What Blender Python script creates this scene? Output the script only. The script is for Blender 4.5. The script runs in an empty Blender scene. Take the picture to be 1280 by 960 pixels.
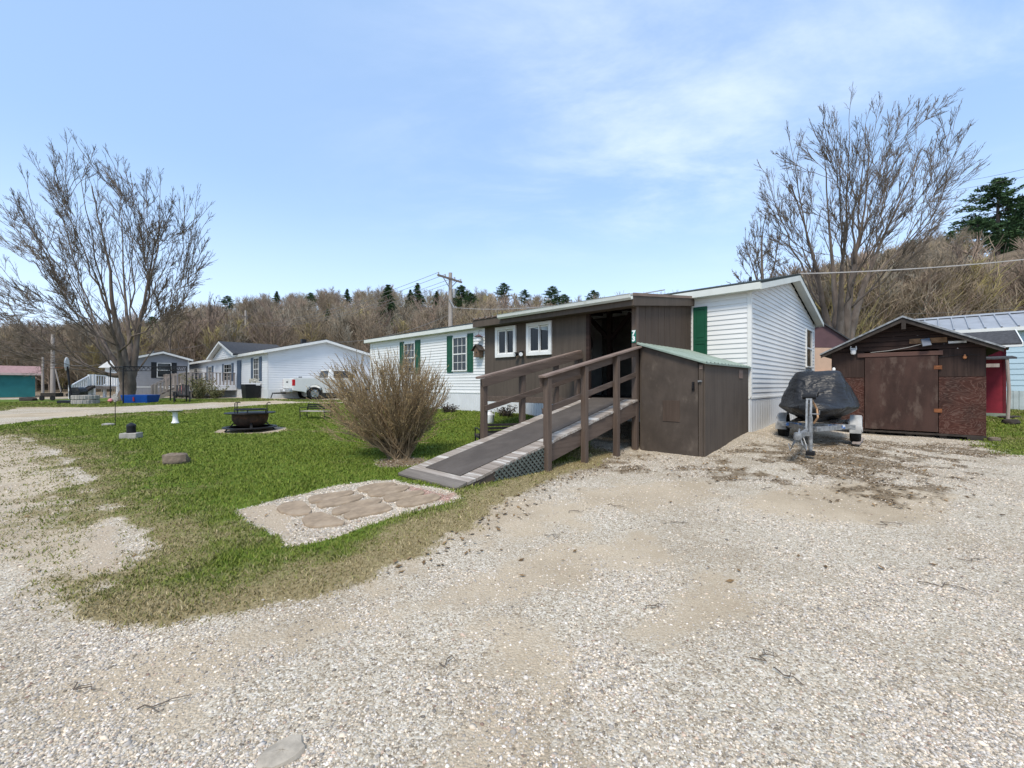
import bpy, math, random
import numpy as np
from mathutils import Vector, Matrix, Euler
random.seed(7); RNG = np.random.default_rng(11)
SC = bpy.context.scene
COL = SC.collection
R = math.radians
F, CX, HY, EYE = 536.0, 640.0, 481.0, 1.4      # focal length and centre in photo pixels, eye height

# ------------------------------------------------------------------ terrain
_S = np.array([
 (0,0,1.4),(-4,1.5,1.4),(4,1.5,1.4),(0,3.3,1.37),(-3,3.5,1.36),(3,4,1.36),(7,4,1.38),(-8,3,1.36),(12,3,1.38),
 (-.65,4.95,1.225),(-1.5,5.8,1.25),(-4,6,1.27),(-8,8,1.26),(-5.5,11,1.23),(-4,14,1.15),(-2,9,1.16),(-9,12,1.22),
 (3.25,7.3,1.226),(2.4,8.1,1.235),(1.2,7.6,1.22),(5.1,9.2,1.0),(6.9,11.1,.93),(9.5,14,.95),(1.5,12,.98),(-1,15,.955),(-3,17,.94),(-6.8,20.5,.93),
 (4.57,6.79,1.19),(6.69,8.42,1.16),(5.9,9.2,1.1),(10.84,9.8,1.29),(8.8,11.7,1.26),(12.5,8,1.3),(9,7,1.27),(14.5,12.6,.95),(18,15.5,.9),(14,10.2,1.22),(20,9,1.2),
 (-13.5,24.5,.95),(-14.8,26,.83),(-11,19,1.04),(-15,12.6,1.17),(-20,20,1.05),(-20,30,.9),(-28.8,35,.97),(-24,26,1.0),(-45,38,1.15),(-40,25,1.1),(-32,43,.9),
 (-30,6,1.3),(-60,60,1.0),(0,60,.95),(60,60,.9),(30,28,.9),(0,28,.9),(-60,0,1.3),(60,0,1.3),(0,-30,1.4),(-40,-30,1.4),(40,-30,1.4)], float)
def _phi(r2): return np.where(r2 > 1e-12, r2*np.log(np.maximum(r2, 1e-12)), 0.0)
_n = len(_S)
_K = _phi(((_S[:,None,:2]-_S[None,:,:2])**2).sum(-1)) + np.eye(_n)*0.6
_P = np.c_[np.ones(_n), _S[:,:2]]
_w = np.linalg.solve(np.block([[_K,_P],[_P.T,np.zeros((3,3))]]), np.r_[_S[:,2], 0,0,0])
def gz_arr(x, y):
    x = np.asarray(x, float); y = np.asarray(y, float)
    sh = x.shape; x = x.ravel(); y = y.ravel(); out = np.empty(len(x))
    for i in range(0, len(x), 20000):
        a = x[i:i+20000]; b = y[i:i+20000]
        r2 = (a[:,None]-_S[None,:,0])**2+(b[:,None]-_S[None,:,1])**2
        h = _phi(r2)@_w[:_n] + _w[_n]+_w[_n+1]*a+_w[_n+2]*b
        r = np.hypot(a, b); k = np.clip((r-45)/30, 0, 1); k = k*k*(3-2*k)
        out[i:i+20000] = EYE-(h*(1-k)+.98*k)
    return out.reshape(sh)
def gz(x, y): return float(gz_arr([x], [y])[0])
def at(px, py):
    """where the line of sight through a photo pixel meets the ground"""
    r = (px-CX)/F; q = (py-HY)/F; Y = 1.2/q
    for _ in range(30): Y = .5*Y+.5*(EYE-gz(r*Y, Y))/q
    return Vector((r*Y, Y, gz(r*Y, Y)))
def pt(px, py, Y): return Vector(((px-CX)/F*Y, Y, EYE-(py-HY)/F*Y))
def gp(x, y, dz=0): return Vector((x, y, gz(x, y)+dz))

# value noise for numpy
def vnoise(x, y, seed=0):
    xi = np.floor(x).astype(np.int64); yi = np.floor(y).astype(np.int64)
    fx = x-xi; fy = y-yi; fx = fx*fx*(3-2*fx); fy = fy*fy*(3-2*fy)
    def h(a, b):
        v = (a*374761393+b*668265263+seed*1442695041) & 0x7fffffff
        v = ((v ^ (v >> 13))*1274126177) & 0x7fffffff
        return ((v ^ (v >> 16)) & 0xffff)/65535.0
    return (h(xi,yi)*(1-fx)+h(xi+1,yi)*fx)*(1-fy)+(h(xi,yi+1)*(1-fx)+h(xi+1,yi+1)*fx)*fy
def fbm(x, y, seed=0, o=4):
    s = 0; a = .5; t = 0
    for i in range(o):
        s = s+a*vnoise(x*2**i, y*2**i, seed+i*7); t += a; a *= .55
    return s/t
def sstep(a, b, x):
    t = np.clip((x-a)/(b-a), 0, 1); return t*t*(3-2*t)
def sd_poly(x, y, poly):
    """signed distance, positive inside"""
    d = np.full(x.shape, 1e9); ins = np.zeros(x.shape, bool); n = len(poly)
    for i in range(n):
        ax, ay = poly[i]; bx, by = poly[(i+1) % n]
        ex, ey = bx-ax, by-ay; L = ex*ex+ey*ey+1e-12
        t = np.clip(((x-ax)*ex+(y-ay)*ey)/L, 0, 1)
        d = np.minimum(d, np.hypot(x-ax-t*ex, y-ay-t*ey))
        c = (ay > y) != (by > y)
        ins ^= c & (x < ex*(y-ay)/(ey if abs(ey) > 1e-12 else 1e-12)+ax)
    return np.where(ins, d, -d)
def d_line(x, y, pl):
    d = np.full(x.shape, 1e9)
    for (ax, ay), (bx, by) in zip(pl[:-1], pl[1:]):
        ex, ey = bx-ax, by-ay; L = ex*ex+ey*ey+1e-12
        t = np.clip(((x-ax)*ex+(y-ay)*ey)/L, 0, 1)
        d = np.minimum(d, np.hypot(x-ax-t*ex, y-ay-t*ey))
    return d
def wp(pix): return [tuple(at(a, b)[:2]) for a, b in pix]

# ------------------------------------------------------------------ materials
class NT:
    def __init__(s, name):
        s.m = bpy.data.materials.new(name); s.m.use_nodes = True
        s.t = s.m.node_tree; s.b = s.t.nodes['Principled BSDF']; s.co = None
    def n(s, kind, **k):
        o = s.t.nodes.new(kind)
        for a, v in k.items():
            if a.startswith('i_'):
                o.inputs[a[2:].replace('_', ' ')].default_value = v
            else: setattr(o, a, v)
        return o
    def l(s, a, b): s.t.links.new(a, b)
    def coord(s, scale=(1,1,1), which='Object', rot=(0,0,0)):
        if s.co is None: s.co = s.n('ShaderNodeTexCoord')
        mp = s.n('ShaderNodeMapping'); mp.inputs['Scale'].default_value = scale; mp.inputs['Rotation'].default_value = rot
        s.l(s.co.outputs[which], mp.inputs['Vector']); return mp.outputs[0]
    def noise(s, vec, scale, detail=5, rough=.55, dist=0):
        o = s.n('ShaderNodeTexNoise'); o.inputs['Scale'].default_value = scale; o.inputs['Detail'].default_value = detail
        o.inputs['Roughness'].default_value = rough; o.inputs['Distortion'].default_value = dist
        s.l(vec, o.inputs['Vector']); return o.outputs['Fac']
    def ramp(s, fac, lo, hi, a=0., b=1.):
        o = s.n('ShaderNodeMapRange'); o.clamp = True; o.interpolation_type = 'SMOOTHSTEP'
        for i, v in enumerate((lo, hi, a, b)): o.inputs[i+1].default_value = v
        s.l(fac, o.inputs[0]); return o.outputs[0]
    def cramp(s, fac, stops):
        o = s.n('ShaderNodeValToRGB'); e = o.color_ramp.elements
        while len(e) < len(stops): e.new(.5)
        for k, (p, c) in zip(e, stops): k.position = p; k.color = (*c, 1)
        s.l(fac, o.inputs[0]); return o.outputs[0]
    def mix(s, fac, a, b, blend='MIX'):
        o = s.n('ShaderNodeMix', data_type='RGBA', blend_type=blend)
        for sock, v in ((o.inputs['Factor'], fac), (o.inputs['A'] if False else o.inputs[6], a), (o.inputs[7], b)):
            if hasattr(v, 'node'): s.l(v, sock)
            elif isinstance(v, (int, float)): sock.default_value = v
            else: sock.default_value = (*v, 1)
        return o.outputs[2]
    def math(s, op, a, b=0.):
        o = s.n('ShaderNodeMath', operation=op)
        for i, v in enumerate((a, b)):
            if hasattr(v, 'node'): s.l(v, o.inputs[i])
            else: o.inputs[i].default_value = v
        return o.outputs[0]
    def attr(s, name):
        return s.n('ShaderNodeAttribute', attribute_name=name).outputs
    def bump(s, h, strength=.3, dist=.01):
        o = s.n('ShaderNodeBump'); o.inputs['Strength'].default_value = strength; o.inputs['Distance'].default_value = dist
        s.l(h, o.inputs['Height']); s.l(o.outputs[0], s.b.inputs['Normal'])
    def out(s, col=None, rough=.8, metal=0., spec=.3):
        if col is not None:
            if hasattr(col, 'node'): s.l(col, s.b.inputs['Base Color'])
            else: s.b.inputs['Base Color'].default_value = (*col, 1)
        if hasattr(rough, 'node'): s.l(rough, s.b.inputs['Roughness'])
        else: s.b.inputs['Roughness'].default_value = rough
        s.b.inputs['Metallic'].default_value = metal; s.b.inputs['Specular IOR Level'].default_value = spec
        return s.m
def sc(c, k): return tuple(min(1, x*k) for x in c)
def plain(name, c, rough=.7, metal=0., var=.15, vs=3., bump=0., bs=60., st=(1,1,1), alt=None, altk=(5,.5,.7), spec=.3, bd=.004):
    n = NT(name); v = n.coord(st)
    f = n.noise(v, vs, 6, .6)
    col = n.mix(n.ramp(f, .3, .7), sc(c, 1-var), sc(c, 1+var))
    if alt is not None:
        g = n.noise(v, altk[0], 7, .65)
        col = n.mix(n.ramp(g, altk[1], altk[2]), col, alt)
    if bump: n.bump(n.noise(v, bs, 4), bump, bd)
    return n.out(col, rough, metal, spec)
def wood(name, c, c2, rough=.8, axis=0, gs=14., bump=.4, fade=None, fk=(.52,.66)):
    n = NT(name); st = [gs]*3; st[axis] = gs*.06
    v = n.coord(tuple(st)); f = n.noise(v, 1.6, 8, .7, .4)
    col = n.mix(n.ramp(f, .35, .68), c, c2)
    big = n.noise(n.coord((1,1,1)), 1.7, 5, .6)
    col = n.mix(n.ramp(big, .3, .75), col, n.mix(.45, col, sc(c, 1.6)))
    if fade is not None:
        g = n.noise(n.coord(tuple(q*.5 for q in st)), 2.2, 8, .75)
        col = n.mix(n.ramp(g, *fk), col, fade)
    n.bump(f, bump, .004)
    return n.out(col, rough, 0, .25)

M = {}
M['siding'] = plain('white vinyl siding', (.70,.70,.68), .45, var=.035, vs=.8, alt=(.60,.60,.57), altk=(1.3,.6,.9), st=(1,1,2.2))
M['siding_far'] = plain('white vinyl siding far', (.66,.67,.68), .5, var=.03, vs=.7)
M['skirt'] = plain('white skirting', (.62,.63,.63), .5, var=.05, vs=1.5, alt=(.42,.42,.33), altk=(2.2,.62,.85))
M['trim'] = plain('white trim', (.70,.70,.67), .5, var=.05, vs=4, alt=(.55,.54,.48), altk=(6,.6,.8))
M['fascia'] = plain('grey white fascia', (.60,.62,.57), .5, var=.05, vs=3, alt=(.45,.46,.40), altk=(4,.6,.8))
M['shutter'] = plain('green shutter', (.010,.075,.040), .45, var=.12, vs=5)
M['shutter_blue'] = plain('slate blue shutter', (.055,.085,.13), .5, var=.1)
M['shutter_black'] = plain('black shutter', (.015,.016,.018), .5, var=.1)
M['brown'] = wood('brown painted plywood', (.070,.055,.043), (.094,.074,.058), .8, 2, 7, .3, (.135,.110,.088), (.54,.78))
M['brown_side'] = wood('brown grooved plywood', (.058,.041,.031), (.082,.058,.044), .8, 2, 9, .2, (.11,.085,.068), (.6,.8))
M['brown_door'] = plain('scuffed brown plywood door', (.068,.053,.042), .72, var=.2, vs=3.5, bump=.15, bs=40, alt=(.135,.108,.085), altk=(4.5,.52,.80), st=(1,1,.6))
M['rail'] = wood('stained brown lumber', (.078,.056,.043), (.130,.096,.075), .75, 2, 12, .3, (.17,.125,.10), (.62,.82))
M['railx'] = wood('stained brown rail', (.080,.057,.044), (.130,.096,.075), .75, 1, 12, .3, (.19,.145,.115), (.6,.8))
M['cap'] = wood('worn rail cap', (.15,.105,.082), (.25,.19,.155), .8, 1, 12, .3)
M['plank'] = wood('weathered deck plank', (.20,.165,.135), (.34,.30,.26), .85, 0, 10, .5, (.52,.49,.44), (.5,.62))
M['mat'] = plain('grey brown roll roofing', (.085,.072,.062), .95, var=.15, vs=3, bump=.5, bs=260, alt=(.115,.10,.088), altk=(2.5,.5,.8), bd=.003)
M['lattice'] = plain('faded green lattice', (.10,.115,.10), .8, var=.2, vs=8)
M['metal_roof'] = plain('metal roofing', (.30,.32,.30), .45, .35, .12, 3)
M['green_roof'] = plain('pale green metal roofing', (.235,.29,.24), .45, .1, .12, 5, alt=(.33,.38,.33), altk=(6,.5,.8))
M['dark_roof'] = plain('dark green shingles', (.022,.030,.026), .85, var=.25, vs=12, bump=.4, bs=40)
M['shingle'] = plain('grey asphalt shingles', (.055,.055,.058), .9, var=.3, vs=14, bump=.4, bs=40)
M['soffit'] = plain('dark soffit', (.05,.045,.04), .9)
M['galv'] = plain('galvanised steel', (.27,.275,.275), .5, .5, .35, 14)
M['chrome'] = plain('chrome steel', (.6,.6,.6), .22, .9, .05)
M['black_metal'] = plain('black metal', (.012,.012,.013), .5, .2, .2)
M['rust_metal'] = plain('rusted fire bowl steel', (.060,.036,.025), .8, .2, .3, 8, alt=(.13,.062,.035), altk=(9,.5,.7))
M['black_plastic'] = plain('black plastic', (.012,.012,.013), .45)
M['rubber'] = plain('tyre rubber', (.014,.014,.014), .85, bump=.3, bs=50)
M['concrete'] = plain('grey concrete', (.32,.30,.27), .9, var=.2, vs=10, bump=.3, bs=60)
M['white_paint'] = plain('white paint', (.72,.72,.72), .55, var=.06)
M['white_plastic'] = plain('white plastic', (.74,.74,.74), .4, var=.04)
M['pole'] = wood('weathered utility pole', (.26,.23,.20), (.40,.36,.32), .9, 2, 8, .3)
M['arm'] = wood('grey crossarm', (.16,.13,.11), (.24,.2,.17), .9, 0, 8, .3)
M['wire'] = plain('cable', (.16,.155,.15), .6)
M['wire_pale'] = plain('pale cable', (.36,.34,.32), .6)
M['bark'] = plain('maple bark', (.125,.098,.078), .95, var=.35, vs=3, bump=.9, bs=9, st=(1,1,.25), alt=(.19,.165,.14), altk=(2.5,.5,.75), bd=.05)
M['twig'] = plain('bare twig', (.12,.095,.071), .9, var=.25, vs=2)
M['bud'] = plain('opening bud', (.26,.22,.12), .8, var=.3, vs=1.5)
M['brush_twig'] = plain('shrub twig', (.235,.170,.10), .85, var=.3, vs=6, alt=(.35,.255,.15), altk=(5,.5,.75))
M['brush_bud'] = plain('shrub bud', (.38,.28,.13), .8, var=.3, vs=9)
M['pine_needle'] = plain('pine needles', (.040,.082,.028), .8, var=.4, vs=.8, alt=(.085,.135,.040), altk=(.9,.5,.75))
M['pine_bark'] = plain('pine bark', (.08,.06,.05), .95)
M['teal'] = plain('teal siding', (.025,.165,.165), .7, var=.12, vs=1.2)
M['rose_roof'] = plain('faded red roofing', (.30,.185,.175), .8, var=.15, vs=5)
M['grey_siding'] = plain('grey vinyl siding', (.27,.27,.285), .55, var=.04)
M['blue_siding'] = plain('sky blue siding', (.43,.56,.63), .5, var=.05, vs=1)
M['blue_roof'] = plain('blue grey metal roof', (.30,.32,.345), .55, .1, .1, 2)
M['crimson'] = plain('crimson painted boards', (.23,.018,.032), .7, var=.18, vs=3)
M['tan'] = plain('tan siding', (.50,.34,.245), .7, var=.06)
M['tan_low'] = plain('yellow tan boards', (.44,.34,.20), .7, var=.1)
M['maroon'] = plain('maroon gable', (.10,.055,.06), .7, var=.1)
M['deck_wood'] = wood('grey deck wood', (.26,.215,.19), (.38,.33,.29), .85, 2, 10, .3)
M['dark_wood'] = plain('dark weathered wood', (.045,.036,.030), .85, var=.3, vs=8)
M['bench_wood'] = wood('weathered bench slat', (.27,.24,.20), (.42,.38,.33), .85, 0, 10, .3)
M['blue_plastic'] = plain('blue plastic tub', (.008,.06,.27), .4, var=.1)
M['blue_steel'] = plain('blue grey plank', (.09,.14,.21), .6, var=.1)
M['red_plastic'] = plain('red plastic', (.35,.02,.02), .4)
M['tarp'] = None
M['rock'] = plain('field stone', (.20,.155,.115), .95, var=.3, vs=8, bump=.8, bs=14, alt=(.12,.09,.07), altk=(6,.5,.7), bd=.02)
M['pale_rock'] = plain('pale stone', (.37,.325,.26), .95, var=.2, vs=12, bump=.6, bs=25, bd=.01)
M['flag'] = plain('tan flagstone', (.29,.22,.15), .92, var=.2, vs=9, bump=.5, bs=60, alt=(.36,.29,.215), altk=(4,.5,.8), bd=.006)
M['truck_paint'] = plain('pewter truck paint', (.64,.65,.63), .3, .1, .04)
M['red_lens'] = plain('red lamp lens', (.42,.012,.015), .2, var=.05, spec=.5)
M['solar'] = plain('solar cells', (.10,.12,.16), .5, spec=.3)
M['rust'] = plain('rusty hinge plate', (.20,.075,.03), .8, var=.3, vs=15)
M['sign_green'] = plain('green address plate', (.0,.15,.105), .5, var=.05)
M['sign_white'] = plain('white reflective digit', (.78,.80,.78), .5, var=.03)
M['sage'] = plain('sage green sill', (.25,.30,.24), .8)
M['pink'] = plain('pink pinwheel petal', (.55,.20,.20), .6, var=.25, vs=9)
M['cream'] = plain('cream pinwheel petal', (.62,.50,.38), .6, var=.2, vs=9)
M['birdwood'] = plain('aged bird house wood', (.13,.085,.055), .85, var=.25, vs=20)
M['red_stick'] = plain('red sled stripe', (.30,.03,.03), .5)
M['terracotta'] = plain('terracotta', (.35,.15,.08), .8)
M['leaf_shrub'] = plain('sparse shrub leaf', (.15,.14,.06), .8, var=.35, vs=5)
M['interior'] = plain('dim interior lining', (.10,.09,.08), .9)
def glass_dark():
    n = NT('window pane'); n.b.inputs['Base Color'].default_value = (.018,.022,.024,1)
    n.b.inputs['Roughness'].default_value = .06; n.b.inputs['Specular IOR Level'].default_value = .5
    n.bump(n.noise(n.coord(), 1.5, 2), .02, .02); return n.m
M['pane'] = glass_dark()
def glass_clear():
    n = NT('clear pane'); tr = n.n('ShaderNodeBsdfTransparent'); tr.inputs[0].default_value = (.62,.66,.66,1)
    gl = n.n('ShaderNodeBsdfGlossy'); gl.inputs['Roughness'].default_value = .03; gl.inputs[0].default_value = (.9,.9,.9,1)
    lw = n.n('ShaderNodeFresnel'); lw.inputs[0].default_value = 1.5
    mx = n.n('ShaderNodeMixShader'); n.l(lw.outputs[0], mx.inputs[0]); n.l(tr.outputs[0], mx.inputs[1]); n.l(gl.outputs[0], mx.inputs[2])
    n.l(mx.outputs[0], n.t.nodes['Material Output'].inputs[0]); return n.m
M['clear'] = glass_clear()
def tarp():
    n = NT('black boat cover'); v = n.coord((1,1,2.0))
    col = n.mix(n.ramp(n.noise(n.coord(), 2.2, 5), .35, .7), (.010,.010,.011), (.019,.0195,.021))
    a = n.noise(v, 2.6, 3, .5, 1.2); b = n.noise(v, 7, 3, .5, .8)
    n.bump(n.math('ADD', a, n.math('MULTIPLY', b, .25)), .7, .09)
    return n.out(col, .42, 0, .4)
M['tarp'] = tarp()
def swirl_ply():
    """old rotary-cut plywood: swirling dark grain, paint worn off in flakes"""
    n = NT('weathered red brown plywood'); v = n.coord((1.0,1.0,1.9))
    a = n.noise(v, 2.1, 3, .5, .9); st = n.math('FRACT', n.math('MULTIPLY', a, 13.0)); tri = n.math('ABSOLUTE', n.math('SUBTRACT', n.math('MULTIPLY', st, 2.), 1.))
    f = n.math('ADD', n.math('MULTIPLY', tri, .55), n.math('MULTIPLY', n.noise(n.coord((1,1,4)), 14, 6, .7), .55))
    col = n.cramp(f, [(.1,(.013,.008,.006)),(.40,(.046,.022,.017)),(.64,(.080,.039,.030)),(.88,(.16,.115,.095))])
    big = n.noise(n.coord(), 1.4, 6, .65)
    col = n.mix(n.ramp(big, .40, .68), n.mix(.35, col, (.10,.032,.022)), n.mix(.55, col, (.030,.021,.018)))
    g = n.noise(n.coord((1,1,3)), 9, 8, .75)
    col = n.mix(n.ramp(g, .60, .74, 0, .8), col, (.20,.155,.13))
    n.bump(f, .5, .012); return n.out(col, .85, 0, .2)
M['ply'] = swirl_ply()
M['ply_door'] = plain('worn brown plywood door', (.052,.028,.022), .85, var=.3, vs=1.8, bump=.3, bs=30, alt=(.105,.072,.057), altk=(3.0,.50,.72), st=(1.6,1.6,.7))
M['ply_dark'] = wood('dark weathered boards', (.020,.012,.010), (.05,.028,.022), .85, 0, 9, .4, (.085,.06,.048), (.6,.75))
M['ply_grey'] = wood('greyed upper boards', (.026,.016,.013), (.052,.032,.026), .85, 2, 8, .4, (.10,.07,.058), (.58,.74))
M['header'] = wood('brown painted header', (.085,.045,.036), (.12,.07,.055), .8, 0, 10, .2)

# ------------------------------------------------------------------ mesh building
WM = {}     # world matrix of every thing root and part
class MB:
    def __init__(s): s.v = []; s.f = []
    def add(s, vs, fs):
        o = len(s.v); s.v.extend(Vector(p) for p in vs); s.f.extend([tuple(i+o for i in f) for f in fs]); return s
    def box(s, c, d, rot=None):
        x, y, z = d[0]/2, d[1]/2, d[2]/2; c = Vector(c)
        vs = [Vector((a*x, b*y, e*z)) for a in (-1,1) for b in (-1,1) for e in (-1,1)]
        if rot is not None: vs = [rot @ p for p in vs]
        return s.add([p+c for p in vs], [(0,1,3,2),(4,6,7,5),(0,4,5,1),(2,3,7,6),(0,2,6,4),(1,5,7,3)])
    def bx(s, x0, x1, y0, y1, z0, z1):
        return s.box(((x0+x1)/2, (y0+y1)/2, (z0+z1)/2), (x1-x0, y1-y0, z1-z0))
    def beam(s, a, b, w, h, up=(0,0,1)):
        a = Vector(a); b = Vector(b); d = b-a; L = d.length; d.normalize()
        u = Vector(up); sx = d.cross(u)
        if sx.length < 1e-5: sx = d.cross(Vector((0,1,0)))
        sx.normalize(); u = sx.cross(d)
        m = Matrix((d, sx, u)).transposed()
        return s.box((a+b)/2, (L, w, h), m)
    def tube(s, pts, rad, n=6, cap=True):
        pts = [Vector(p) for p in pts]
        if not hasattr(rad, '__len__'): rad = [rad]*len(pts)
        o = len(s.v); ref = None
        for i, p in enumerate(pts):
            t = (pts[min(i+1, len(pts)-1)]-pts[max(i-1, 0)])
            if t.length < 1e-9: t = Vector((0,0,1))
            t.normalize()
            if ref is None:
                ref = t.orthogonal().normalized()
            else:
                ref = ref-t*ref.dot(t)
                if ref.length < 1e-6: ref = t.orthogonal()
                ref.normalize()
            b = t.cross(ref); r = rad[i]
            for k in range(n):
                a = 2*math.pi*k/n; s.v.append(p+ref*(r*math.cos(a))+b*(r*math.sin(a)))
        for i in range(len(pts)-1):
            for k in range(n):
                k2 = (k+1) % n; s.f.append((o+i*n+k, o+i*n+k2, o+(i+1)*n+k2, o+(i+1)*n+k))
        if cap and n > 2:
            s.f.append(tuple(o+k for k in range(n))[::-1]); e = o+(len(pts)-1)*n; s.f.append(tuple(e+k for k in range(n)))
        return s
    def cyl(s, a, b, r, n=12, r2=None): return s.tube([a, b], [r, r if r2 is None else r2], n)
    def loft(s, rings, cap=True, closed=True):
        o = len(s.v); n = len(rings[0])
        for r in rings: s.v.extend(Vector(p) for p in r)
        for i in range(len(rings)-1):
            for k in range(n if closed else n-1):
                k2 = (k+1) % n; s.f.append((o+i*n+k, o+i*n+k2, o+(i+1)*n+k2, o+(i+1)*n+k))
        if cap:
            s.f.append(tuple(o+k for k in range(n))[::-1]); e = o+(len(rings)-1)*n; s.f.append(tuple(e+k for k in range(n)))
        return s
    def lathe(s, prof, c=(0,0,0), n=20):
        c = Vector(c)
        return s.loft([[c+Vector((r*math.cos(2*math.pi*k/n), r*math.sin(2*math.pi*k/n), z)) for k in range(n)] for r, z in prof])
    def prism(s, poly, d):
        """poly: 3-D points of one face, d: extrusion vector"""
        d = Vector(d); a = [Vector(p) for p in poly]; n = len(a)
        o = len(s.v); s.v += a+[p+d for p in a]
        s.f.append(tuple(range(o+n-1, o-1, -1))); s.f.append(tuple(range(o+n, o+2*n)))
        for k in range(n):
            k2 = (k+1) % n; s.f.append((o+k, o+k2, o+n+k2, o+n+k))
        return s
    def build(s, name, mat, parent=None, Mx=None, smooth=None, bevel=0, **props):
        Mx = Mx if Mx is not None else Matrix.Identity(4)
        T = (WM[parent.name].inverted() if parent is not None else Matrix.Identity(4)) @ Mx
        me = bpy.data.meshes.new(name); me.from_pydata([tuple(T @ p) for p in s.v], [], s.f); me.update()
        if smooth is not None:
            me.polygons.foreach_set('use_smooth', [True]*len(me.polygons))
            if smooth < 170: me.set_sharp_from_angle(angle=R(smooth))
        me.materials.append(M[mat] if isinstance(mat, str) else mat)
        o = bpy.data.objects.new(name, me); COL.objects.link(o)
        if parent is not None: o.parent = parent; WM[o.name] = WM[parent.name]
        else: WM[o.name] = Matrix.Identity(4)
        if bevel:
            b = o.modifiers.new('edge wear', 'BEVEL'); b.width = bevel; b.segments = 2; b.limit_method = 'ANGLE'; b.angle_limit = R(40)
        for k, v in props.items(): o[k] = v
        return o
def thing(name, label, cat, loc, rz=0, group=None):
    o = bpy.data.objects.new(name, None); COL.objects.link(o); o.empty_display_size = .2
    o.location = loc; o.rotation_euler = (0, 0, rz)
    WM[o.name] = Matrix.Translation(loc) @ Matrix.Rotation(rz, 4, 'Z')
    o['label'] = label; o['category'] = cat
    if group: o['group'] = group
    return o
def tag(o, label, cat, group=None):
    o['label'] = label; o['category'] = cat
    if group: o['group'] = group
    return o
def rebase(o, loc):
    """give a single-mesh thing an origin at its base"""
    loc = Vector(loc); o.data.transform(Matrix.Translation(-loc)); o.location = loc; WM[o.name] = Matrix.Translation(loc); return o
def copy_thing(o, loc, rz, label, scale=None, parent=None):
    c = o.copy(); COL.objects.link(c)
    if parent is None:
        c.location = loc; c.rotation_euler = (0, 0, rz)
        if scale: c.scale = scale if hasattr(scale, '__len__') else (scale,)*3
        c['label'] = label
    else: c.parent = parent
    for ch in [x for x in o.children]: copy_thing(ch, None, 0, None, None, c)
    return c
def fast_mesh(name, V, Fi, nper, mat, attrs=None):
    """numpy mesh: V (n,3), Fi flat loop indices with nper corners per face"""
    me = bpy.data.meshes.new(name); nf = len(Fi)//nper
    me.vertices.add(len(V)); me.vertices.foreach_set('co', np.ascontiguousarray(V, np.float32).ravel())
    me.loops.add(len(Fi)); me.loops.foreach_set('vertex_index', np.asarray(Fi, np.int32))
    me.polygons.add(nf); me.polygons.foreach_set('loop_start', np.arange(0, nf*nper, nper, dtype=np.int32))
    me.update(calc_edges=True)
    for k, a in (attrs or {}).items():
        if a.ndim == 2:
            at_ = me.attributes.new(k, 'FLOAT_COLOR', 'POINT'); at_.data.foreach_set('color', np.ascontiguousarray(a, np.float32).ravel())
        else:
            at_ = me.attributes.new(k, 'FLOAT', 'POINT'); at_.data.foreach_set('value', np.ascontiguousarray(a, np.float32))
    me.materials.append(mat)
    o = bpy.data.objects.new(name, me); COL.objects.link(o); return o

# house-aligned frame: x to the right along the front, y into the house, z measured from eye height
HROT = R(-43.6)
HM = Matrix.Translation((5.115, 9.2, EYE)) @ Matrix.Rotation(HROT, 4, 'Z')
D1 = Vector((math.sin(R(43.6)), math.cos(R(43.6)), 0)); D2 = Vector((-math.cos(R(43.6)), math.sin(R(43.6)), 0))
def side_m(base, x, y0=0.):
    """wall frame for a wall facing +x of the base frame: a runs along +y"""
    m = Matrix(((0,-1,0,x),(1,0,0,y0),(0,0,1,0),(0,0,0,1))); return base @ m
def hw(x, y):
    p = HM @ Vector((x, y, 0)); return gp(p.x, p.y)

def siding(mb, lim, z0, z1, dz=.108, y=0., out=.019):
    """lap courses on the plane y (outwards is -y); lim(z) gives the two ends"""
    z = z0
    while z < z1-.004:
        zt = min(z+dz, z1); a0, a1 = lim(z); b0, b1 = lim(zt)
        if a1-a0 < .02: break
        if b1-b0 < .02: b0 = b1 = (b0+b1)/2
        mb.add([(a0,y-out,z),(a1,y-out,z),(b1,y-.001,zt),(b0,y-.001,zt),(a0,y,z),(a1,y,z)], [(0,1,2,3),(4,5,1,0)])
        z = zt
def ribs(mb, x0, x1, z0, z1, y=0., pitch=.1, out=.012, groove=.012):
    x = x0
    while x < x1-.001:
        xe = min(x+pitch, x1)
        mb.add([(x,y,z0),(x+groove,y-out,z0),(xe-groove,y-out,z0),(xe,y,z0),(x,y,z1),(x+groove,y-out,z1),(xe-groove,y-out,z1),(xe,y,z1)],
               [(0,1,5,4),(1,2,6,5),(2,3,7,6)])
        x = xe
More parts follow.
